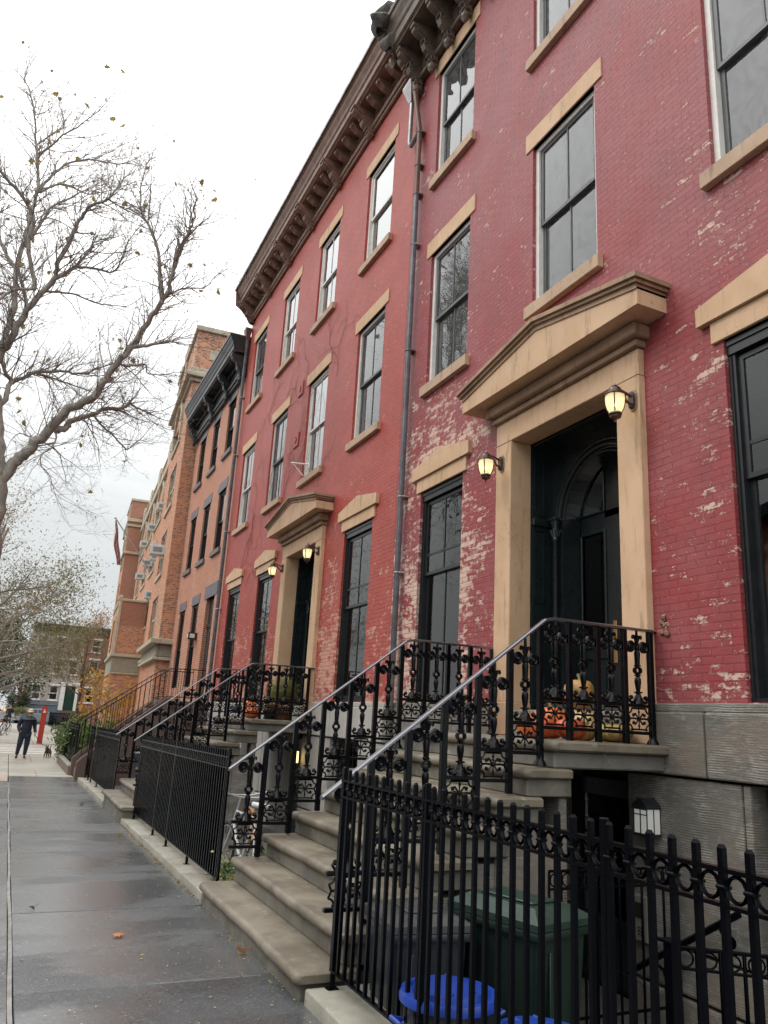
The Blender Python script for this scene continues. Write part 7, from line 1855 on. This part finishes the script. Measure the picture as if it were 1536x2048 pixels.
shrub('dark evergreen hedge clump beside the grey house, left of the parked cars', (0.75, 87.0, -0.28), 1.1, 3.6, 2400, M['leafgreen'], 0.17, 51, 'hedge_bush')
shrub('low olive green bush at the left foot of the grey house', (1.15, 83.2, -0.28), 0.7, 1.7, 1300, M['leafmix'], 0.12, 52, 'hedge_bush')

# ------------------------------------------------------------------ far houses facing the viewer
YH = 88.0; kx = 1.517
def hx_(x): return x*kx
def hz_(z): return 1.7+(z-1.7)*kx
def front_wall(y, x0, x1, z0, z1, holes, depth=0.25):
    g = wall_with_holes(MB(), 0.0, x0, x1, z0, z1, holes, depth)       # built as (X=0, y=x, z) then turned
    g.v = [(v[1], y+v[0], v[2]) for v in g.v]; return g
def far_window(par, y, x0, x1, z0, z1, fm='whtwin', group=None, cornice=True):
    f = MB(); w = 0.08
    f.box(x0,x0+w,y+0.1,y+0.2,z0,z1); f.box(x1-w,x1,y+0.1,y+0.2,z0,z1); f.box(x0+w,x1-w,y+0.1,y+0.2,z1-w,z1); f.box(x0+w,x1-w,y+0.1,y+0.2,z0,z0+w); f.box(x0+w,x1-w,y+0.1,y+0.18,(z0+z1)/2-0.04,(z0+z1)/2+0.04)
    wn = f.build('window', M[fm], par)
    g = MB(); g.box(x0+w,x1-w,y+0.15,y+0.16,z0+w,z1-w); g.build('pane', M['glass'], wn)
    g = MB(); g.rbox(x0-0.1,x1+0.1,y-0.06,y+0.1,z0-0.12,z0,0.01,1)
    g.build('sill', M['whtwin'] if fm == 'whtwin' else M['sill'], wn)
    if cornice: g = MB(); g.rbox(x0-0.14,x1+0.14,y-0.12,y+0.05,z1+0.04,z1+0.24,0.02,1); g.build('window_cap', M['whtwin'], wn)
M['greige'] = simple('greige_stucco', (0.37,0.315,0.275), 0.8, c2=(0.42,0.36,0.32), nscale=1.2, bstr=0.1)
M['greyblue'] = simple('grey_blue_base_paint', (0.13,0.16,0.18), 0.6, c2=(0.16,0.19,0.21), nscale=1.5)
hG = thing('far_house', 'greige stucco house with grey-blue ground storey and white-framed green door across the street', 'house', (3.6, YH, 0))
gx0, gx1 = hx_(0.68), hx_(4.12)
zc0 = hz_(6.46); zmid = hz_(1.88)
wx = [(hx_(1.22), hx_(1.76)), (hx_(2.30), hx_(2.84))]
hol = []
for (a, b_) in wx: hol += [(a, b_, hz_(1.95), hz_(2.84)), (a, b_, hz_(3.7), hz_(4.6)), (a, b_, hz_(5.35), hz_(6.1))]
dr = (hx_(3.22), hx_(3.98), hz_(1.30), hz_(2.92)); hol.append(dr)
for (za, zb_) in ((hz_(3.7), hz_(4.6)), (hz_(5.35), hz_(6.1))): hol.append((hx_(3.3), hx_(3.84), za, zb_))
front_wall(YH, gx0, gx1, zmid, zc0, hol).build('stucco_wall', M['greige'], hG)
front_wall(YH-0.04, gx0-0.02, hx_(3.05), -0.35, zmid-0.01, [(hx_(0.95), hx_(1.45), 0.15, 1.05), (hx_(1.75), hx_(2.2), 0.15, 1.05)]).build('base_storey', M['greyblue'], hG)
front_wall(YH-0.02, hx_(3.05), gx1, -0.35, dr[2]-0.01, []).build('base_wall', M['greige'], hG)
g = MB(); g.rbox(gx0-0.02, hx_(3.05), YH-0.10, YH, zmid-0.45, zmid-0.35, 0.02, 1); g.build('base_moulding', M['greyblue'], hG)
for (a, b_, c, d) in hol:
    if (a, b_, c, d) != dr: far_window(hG, YH, a, b_, c, d)
for (a, b_) in ((hx_(0.95), hx_(1.45)), (hx_(1.75), hx_(2.2))): far_window(hG, YH-0.04, a, b_, 0.15, 1.05, cornice=False)
g = MB(); g.box(dr[0]+0.1, dr[1]-0.05, YH+0.12, YH+0.2, dr[2], dr[3]-0.1)
for (a,b_,c,d) in ((0.2,0.5,0.15,0.9),(0.62,0.92,0.15,0.9),(0.2,0.5,1.05,2.1),(0.62,0.92,1.05,2.1)): g.rbox(dr[0]+a, dr[0]+b_, YH+0.10, YH+0.13, dr[2]+c, dr[2]+d, 0.01, 1)
g.build('front_door', simple('green_far_door', (0.012,0.05,0.032), 0.4), hG)
g = MB(); g.rbox(dr[0]-0.35, dr[0]+0.1, YH-0.12, YH+0.25, dr[2], dr[3], 0.02, 1); g.rbox(dr[1]-0.05, dr[1]+0.22, YH-0.12, YH+0.25, dr[2], dr[3], 0.02, 1); g.rbox(dr[0]-0.4, dr[1]+0.3, YH-0.18, YH+0.25, dr[3]+0.002, dr[3]+0.35, 0.02, 1); g.build('door_case', M['whtwin'], hG)
g = MB()
for k in range(6): g.rbox(dr[0]-0.2, dr[1]+0.2, YH-0.35*(6-k)-0.1, YH-0.05, -0.35+0.24*k, -0.11+0.24*k-0.005, 0.01, 1)
g.build('front_steps', M['brownst'], hG)
g = MB(); g.prism([(YH+0.05, hz_(6.46)), (YH-0.25, hz_(6.5)), (YH-0.5, hz_(6.85)), (YH-0.55, hz_(7.0)), (YH+0.05, hz_(7.02))], 'x', hx_(1.0), gx1) if False else g.box(gx0, gx1, YH-0.5, YH+0.05, hz_(6.85), hz_(7.0)); g.box(gx0, gx1, YH-0.15, YH+0.05, hz_(6.46), hz_(6.85))
for k in range(9): x = gx0+0.3+k*(gx1-gx0-0.6)/8; g.rbox(x-0.08, x+0.08, YH-0.45, YH-0.1, hz_(6.5), hz_(6.84), 0.03, 1)
g.build('cornice', M['blkwood'], hG)
g = MB(); g.box(gx0, gx1, YH+0.3, YH+10, -0.3, hz_(6.9)); g.build('building_body', M['greige'], hG)
hR = thing('far_house', 'dark red brick house to the right of the greige one across the street', 'house', (10.5, YH, 0))
hol = []
for c in (7.4, 9.6, 11.8, 14.0):
    for (za, zb_) in ((2.0, 3.4), (4.9, 6.3), (7.2, 8.4)): hol.append((c-0.45, c+0.45, za, zb_))
front_wall(YH+0.02, gx1+0.01, 16.5, -0.35, hz_(6.46), hol).build('brick_wall', M['brickF'], hR)
for h in hol: far_window(hR, YH+0.02, *h, fm='whtwin', cornice=True)
g = MB(); g.box(gx1, 16.5, YH-0.5, YH+0.05, hz_(6.85), hz_(7.0)); g.box(gx1, 16.5, YH-0.15, YH+0.05, hz_(6.46), hz_(6.85)); g.build('cornice', M['blkwood'], hR)
g = MB(); g.box(gx1+0.02, 16.5, YH+0.3, YH+10, -0.3, hz_(6.9)); g.build('building_body', M['brickF'], hR)
# houses up the street on its right side, mostly hidden by the trees
hS = thing('far_house', 'narrow red brick house end further up the street, left of the greige house', 'house', (0.9, 100, 0))
g = MB(); g.box(0.66, 0.98, 98.2, 99.8, -0.3, 4.2); g.build('porch', simple('dark_red_paint', (0.22,0.03,0.025), 0.6), hS)
g = MB(); g.box(1.0, 9, 99, 125, -0.3, 9.5); g.build('building_body', M['brickF'], hS)
g = MB()
for k in range(6):
    for zz in (1.6, 4.3, 7.0): g.box(0.95, 0.99, 101+4*k, 102+4*k, zz, zz+1.5)
g.build('window', M['carglass'], hS)
# fence in front of the far garden
fence_far = thing('iron_fence', 'dark fence screening the garden before the far green door', 'fence', (3.7, 70, -0.3))
g = MB(); 
A_ = Vector((3.55, 80.5, -0.3)); B_ = Vector((3.95, 52, -0.3))
n = 60
for i in range(n+1): p = A_.lerp(B_, i/n); g.rbox(p.x-0.012,p.x+0.012,p.y-0.03,p.y+0.03,p.z,p.z+1.25,0.002,1)
g.tube([A_+Vector((0,0,1.15)),B_+Vector((0,0,1.15))], 0.03, 4); g.tube([A_+Vector((0,0,0.15)),B_+Vector((0,0,0.15))], 0.03, 4); g.tube([A_+Vector((0,0,1.15)),A_+Vector((3.5,0.4,1.15))], 0.03, 4); g.tube([A_+Vector((0,0,0.15)),A_+Vector((3.5,0.4,0.15))], 0.03, 4)
for i in range(1, 22): p = A_+Vector((3.5*i/22,0.4*i/22,0)); g.rbox(p.x-0.03,p.x+0.03,p.y-0.012,p.y+0.012,p.z,p.z+1.25,0.002,1)
g.build('panel', M['iron2'], fence_far)
t = thing('flower_box', 'orange blooms along the top of the far dark fence', 'flowers', (6.4, 80.6, 0.9))
g = MB(); g.rbox(-0.6,0.6,-0.15,0.15,-0.1,0.1,0.02,1); g.build('box', M['brownst'], t, world=False)
g = MB(); rng = random.Random(5)
for k in range(160): rand_leaf(g, Vector((rng.uniform(-0.6,0.6), rng.uniform(-0.2,0.2), 0.18+rng.uniform(-0.06,0.2))), 0.08, rng, 0.9)
g.build('blooms', leaf_mat('orange_bloom', [(0.65,0.12,0.03),(0.5,0.08,0.03),(0.6,0.25,0.05)]), t, world=False)
t = thing('child_scooter_bag', 'bright pink bag hanging on the far dark fence', 'bag', (5.9, 66, 0.6))
g = MB(); g.rbox(-0.16,0.16,-0.06,0.06,-0.30,0.22,0.05,2); g.build('bag_body', simple('pink_cloth', (0.62,0.10,0.30), 0.7), t, True, world=False)
g = MB(); g.tube([(-0.08,0,0.2),(-0.04,0,0.42),(0.04,0,0.42),(0.08,0,0.2)], 0.015, 6); g.build('strap', simple('pink_strap', (0.5,0.08,0.25), 0.7), t, True, world=False)

# ------------------------------------------------------------------ school extras
ACS = [(-0.02, 2.95, zD(8.05), 'large white air conditioner in the corner tower of the school, biggest of them all', 0.74, 0.50, 0.62)]
for (s, z, lb) in ((12.3, zD(13.0)-0.6, 'white air conditioner in the first arched window from the corner tower'), (17.8, zD(13.0)-0.6, 'white air conditioner in the second arched window from the corner tower'), (23.2, zD(13.0)-0.6, 'white air conditioner in the third arched window from the corner tower'),
    (12.3, zD(10.1), 'white air conditioner under the first arched window, next to the large one'), (12.3, zD(9.55), 'boxy white unit directly under another one beside the large air conditioner'), (17.8, zD(10.15), 'white air conditioner above the root of the flagpole'), (23.2, zD(10.15), 'white air conditioner left of the flagpole'),
    (12.4, zD(7.45), 'white air conditioner just right of the entrance block roof'), (17.4, zD(7.55), 'white air conditioner showing above the entrance block roof')):
    ACS.append((REC, s, z, lb, 0.72, 0.50, 0.55))
for (x, s, z, lb, w, h, d) in ACS: ac_unit(x, s, z, lb, w, h, d)
ac_unit(REC-0.2, 39.0, zD(4.5), 'white air conditioner low on the far wing beyond the entrance block', 0.75, 0.55, 0.5)
P0 = hD_mat @ Vector((REC, 17.2, zD(9.75))); P1 = P0+Vector((-2.5, -1.4, 2.6))
t = thing('flagpole', 'slanting pale flagpole sticking out of the school front', 'flagpole', tuple(P0))
g = MB(); g.tube([P0, P1], [0.045, 0.03], 8); g.ball(tuple(P1), 0.07, 8); g.lathe([(0.10,0),(0.10,0.12),(0.05,0.2)], tuple(P0), 10, tuple((P1-P0).normalized())); g.build('pole', M['pole'], t, True)
t = thing('flag', 'furled red and white striped flag hanging from the slanting pole', 'flag', tuple(P1))
fr, fnt, fb = new_mat('striped_flag_cloth')
sx = nd(fnt, 'ShaderNodeTexCoord'); sw = nd(fnt, 'ShaderNodeTexWave', {'bands_direction': 'X'}, Scale=4.2); fnt.links.new(sx.outputs['Object'], sw.inputs['Vector'])
fnt.links.new(mixc(fnt, ramp(fnt, sw.outputs[1], 0.45, 0.55), (0.48,0.09,0.10), (0.68,0.64,0.62)), fb.inputs['Base Color'])
dv = (P0-P1).normalized()
def fl_(u, v):
    c_ = P1 + Vector((0.42*v+0.10*v*v, 0.25*v, -2.5*v-0.08)) + dv*0.05
    w_ = 0.05+0.22*math.sin(v*PI*0.8)
    return (c_[0]+w_*(u-0.5)+0.04*math.sin(v*9), c_[1]+0.10*math.sin(u*14+v*6), c_[2]+0.10*(u-0.5))
g = MB(); g.grid(fl_, 14, 14)
g.build('cloth', fr, t, True)
t = thing('flag_bracket', 'empty white flag bracket on a first-floor window sill of the brighter red house', 'bracket', (4.9, fy(15.4), fz(6.95)))
g = MB(); g.tube([(4.98,fy(15.25),fz(7.05)),(4.74,fy(15.85),fz(7.22))], 0.015, 6); g.tube([(4.98,fy(15.70),fz(6.92)),(4.76,fy(15.80),fz(7.20))], 0.013, 6); g.build('arm', M['whtwin'], t, True)

# ------------------------------------------------------------------ creepers on the brighter house
t = thing('creeper', 'thin leafless creeper stems climbing the brighter red brick wall', 'creeper', (5.07, 17.0, 7.0))
g = MB(); rng = random.Random(77)
def creep(p, a, L, r, lvl):
    path = [p]
    for i in range(int(L/0.12)):
        a += rng.gauss(0, 0.42); p = (XF-0.012-rng.random()*0.008, p[1]+0.12*math.cos(a), p[2]+0.12*math.sin(a)); path.append(p)
        if lvl and rng.random() < 0.24: creep(p, a+rng.choice((-1,1))*rng.uniform(0.4,1.1), L*rng.uniform(0.3,0.55), r*0.7, lvl-1)
    if len(path) > 1: g.tube(path, [r*(1-0.6*i/len(path)) for i in range(len(path))], 4, cap=False)
for (y, z, a, L) in ((17.9, 6.3, 1.3, 3.4), (15.8, 9.4, 0.5, 2.2), (18.4, 7.2, 1.9, 2.6), (17.2, 6.2, 1.6, 3.6), (16.9, 6.6, 1.3, 3.2), (19.4, 6.0, 1.5, 3.4), (14.6, 9.2, 1.9, 2.0), (18.8, 9.2, 1.2, 2.6), (16.4, 8.9, 0.9, 2.0), (20.4, 5.4, 1.7, 3.0), (13.9, 8.6, 2.2, 2.0), (19.6, 4.9, 1.4, 1.4)):
    creep((XF-0.015, y, z), a, L, 0.0042, 2)
g.build('stems', simple('creeper_stem', (0.14,0.065,0.05), 0.9), t)

# ------------------------------------------------------------------ fallen leaves
M['lforange'] = leaf_mat('fallen_orange_leaf', [(0.55,0.20,0.07),(0.50,0.24,0.10)], 0.2)
M['lfyellow'] = leaf_mat('fallen_yellow_leaf', [(0.45,0.33,0.12),(0.5,0.4,0.2)], 0.2)
M['lfdark'] = leaf_mat('fallen_dark_leaf', [(0.04,0.03,0.02),(0.06,0.045,0.03)], 0.1)
def fallen(label, x, y, s, m, curl=0.4, tilt=0.2):
    rng = random.Random(int(x*100+y*10)); t = thing('fallen_leaf', label, 'leaf', (x, y, gz(y)+0.012), group='fallen leaves on the pavement')
    g = MB(); star_leaf(g, Vector((0,0,0.01)), Vector((rng.gauss(0,tilt), rng.gauss(0,tilt), 1)), s, rng); g.tube([(0,0,0.012),(s*0.9,s*0.3,0.02),(s*1.5,s*0.3,0.035)], 0.002, 4)
    g.build('blade', m, t, True, world=False)
fallen('flat orange five-pointed leaf in the middle of the near wet slabs', 1.06, 6.86, 0.062, M['lforange'], 0.1, 0.05)
fallen('curled orange leaf lying against the lowest step of the nearest stoop', 1.84, 6.16, 0.058, M['lforange'], 0.9, 0.7)
fallen('yellow leaf near the pale kerb stone halfway along the long fence', 1.75, 12.35, 0.07, M['lfyellow'], 0.5, 0.4)
fallen('small dark leaf on the left of the wet slabs', 0.46, 7.9, 0.035, M['lfdark'], 0.8, 0.6)
fallen('dark crumpled leaf on the far wet slabs near the second stoop', 1.55, 16.6, 0.06, M['lfdark'], 0.8, 0.6)
g = MB(); rng = random.Random(9)
for k in range(900):
    y = rng.uniform(2.5, 24)**1.0; x = rng.uniform(0.32, 1.93) if rng.random() < 0.6 else 1.93-abs(rng.gauss(0, 0.05))
    s = rng.uniform(0.004, 0.016); a = rng.uniform(0, 2*PI); z = gz(y)+0.006
    g.add([(x+s*math.cos(a), y+s*math.sin(a), z), (x+0.5*s*math.cos(a+1.5), y+0.5*s*math.sin(a+1.5), z+0.003), (x-s*math.cos(a), y-s*math.sin(a), z), (x+0.5*s*math.cos(a-1.5), y+0.5*s*math.sin(a-1.5), z+0.002)], [(0,1,2,3)])
for k in range(160):
    y = rng.uniform(8.0, 13.8); x = rng.uniform(1.90, 1.94); s = rng.uniform(0.01, 0.02); z = gz(y)+0.008
    g.add([(x-s,y,z),(x,y-s*0.6,z+0.008),(x+s,y,z),(x,y+s*0.7,z+0.004)], [(0,1,2,3)])
struct('leaf_litter', g, M['lfyellow'], kind='stuff')
g = MB()
for k in range(1500):
    y = 2.2+20*rng.random()**1.6; x = rng.uniform(-1.2, 1.93); s = rng.uniform(0.0025, 0.0065); a = rng.uniform(0, 2*PI); z = gz(y)+0.005
    g.add([(x+s*math.cos(a+q), y+s*1.3*math.sin(a+q), z+0.001*(q > 2)) for q in (0, 1.4, 3.0, 4.5)], [(0,1,2,3)])
struct('pavement_grit', g, M['grit'], kind='stuff')

# ------------------------------------------------------------------ houses across the street (seen mirrored in the glass)
for i, y in enumerate((-4, 8, 20, 32)):
    t = thing('row_house', ['brick house opposite', 'tall brick house opposite', 'plain brick house opposite', 'corner brick house opposite'][i]+' seen only as a reflection', 'house', (-19, y, 0), group='row houses across the street')
    h = 11.5+0.6*(i % 2)
    hol = [(y-4+2.6*k+0.4, y-4+2.6*k+1.6, z, z+2.1) for k in range(3) for z in (1.8, 5.2, 8.5)]
    g = wall_with_holes(MB(), 0.0, y-4.5, y+7.4, -0.4, h, hol, 0.2); g.v = [(-19-v[0], v[1], v[2]) for v in g.v]; g.build('brick_wall', M['brickF'], t)
    g = MB(); g.box(-30, -19.6, y-4.4, y+7.3, -0.4, h-0.1); g.build('building_body', M['room'], t)
    g = MB(); g.box(-19.0, -18.4, y-4.5, y+7.4, h, h+0.5); g.build('cornice', M['blkwood'], t)
    g = MB()
    for q in hol: g.box(-19.25, -19.2, q[0], q[1], q[2], q[3])
    g.build('pane', M['carglass'], t)

# ------------------------------------------------------------------ camera, light, sky
cam = bpy.data.cameras.new('camera'); co = bpy.data.objects.new('camera', cam); COL.objects.link(co)
yaw, pit, rol, F = 0.42696467, 0.26681864, 0.05686587, 1.02562175*1500
f = Vector((math.sin(yaw)*math.cos(pit), math.cos(yaw)*math.cos(pit), math.sin(pit))); r_ = Vector((math.cos(yaw), -math.sin(yaw), 0)); u = r_.cross(f)
c_, s_ = math.cos(rol), math.sin(rol); r2_, u2_ = c_*r_+s_*u, -s_*r_+c_*u
m3 = Matrix((r2_, u2_, -f)).transposed()
co.matrix_world = Matrix.Translation((0,0,1.7)) @ m3.to_4x4()
cam.sensor_fit = 'VERTICAL'; cam.sensor_height = 36.0; cam.lens = 36.0*F/2048; cam.clip_end = 1500; cam.clip_start = 0.05
scene.camera = co
w = bpy.data.worlds.new('World'); scene.world = w; w.use_nodes = True; nt = w.node_tree
bg = nt.nodes['Background']
EL, AZ = R(50), R(-70)
sky = nt.nodes.new('ShaderNodeTexSky'); sky.sky_type = 'NISHITA'; sky.sun_disc = False; sky.sun_elevation = EL; sky.sun_rotation = AZ; sky.air_density = 1.6; sky.dust_density = 3.0
hs = nd(nt, 'ShaderNodeHueSaturation', None, Saturation=0.25, Value=1.0); nt.links.new(sky.outputs[0], hs.inputs['Color'])
tc = nt.nodes.new('ShaderNodeTexCoord'); sp_ = nd(nt, 'ShaderNodeSeparateXYZ'); nt.links.new(tc.outputs['Generated'], sp_.inputs[0])
up = ramp(nt, sp_.outputs[2], 0.10, 0.80)
base = mixc(nt, up, (5.3,5.55,5.6), (20.0,20.1,20.1))
cl = noise(nt, scaled(nt, tc.outputs['Generated'], (1,1,3.2)), 2.6, 7, 0.55, 0.4)
cl = math_(nt, 'MULTIPLY', ramp(nt, cl, 0.46, 0.70), lin(nt, sp_.outputs[2], 0.05, 0.55, 0.60, 0.06))
col_ = mixc(nt, cl, base, (3.9,4.15,4.35))
hzn = ramp(nt, sp_.outputs[2], -0.05, 0.02)
col_ = mixc(nt, 0.88, hs.outputs[0], col_)
nt.links.new(col_, bg.inputs['Color']); bg.inputs['Strength'].default_value = 0.12
sun = bpy.data.lights.new('sun', 'SUN'); sun.energy = 0.7; sun.angle = R(16); sun.color = (1.0, 0.97, 0.92); so = bpy.data.objects.new('sun', sun); COL.objects.link(so)
d = Vector((math.sin(AZ)*math.cos(EL), math.cos(AZ)*math.cos(EL), math.sin(EL))); so.rotation_euler = d.to_track_quat('Z', 'Y').to_euler()
vs = scene.view_settings; scene.display_settings.display_device = 'sRGB'; vs.view_transform = 'Standard'; vs.look = 'None'; vs.exposure = 0.22; vs.gamma = 1.0
scene.render.engine = 'CYCLES'
scene.cycles.max_bounces = 6; scene.cycles.transparent_max_bounces = 12; scene.cycles.caustics_reflective = False; scene.cycles.caustics_refractive = False
# drop the bookkeeping property
for o in list(COL.objects):
    if '_o' in o: del o['_o']
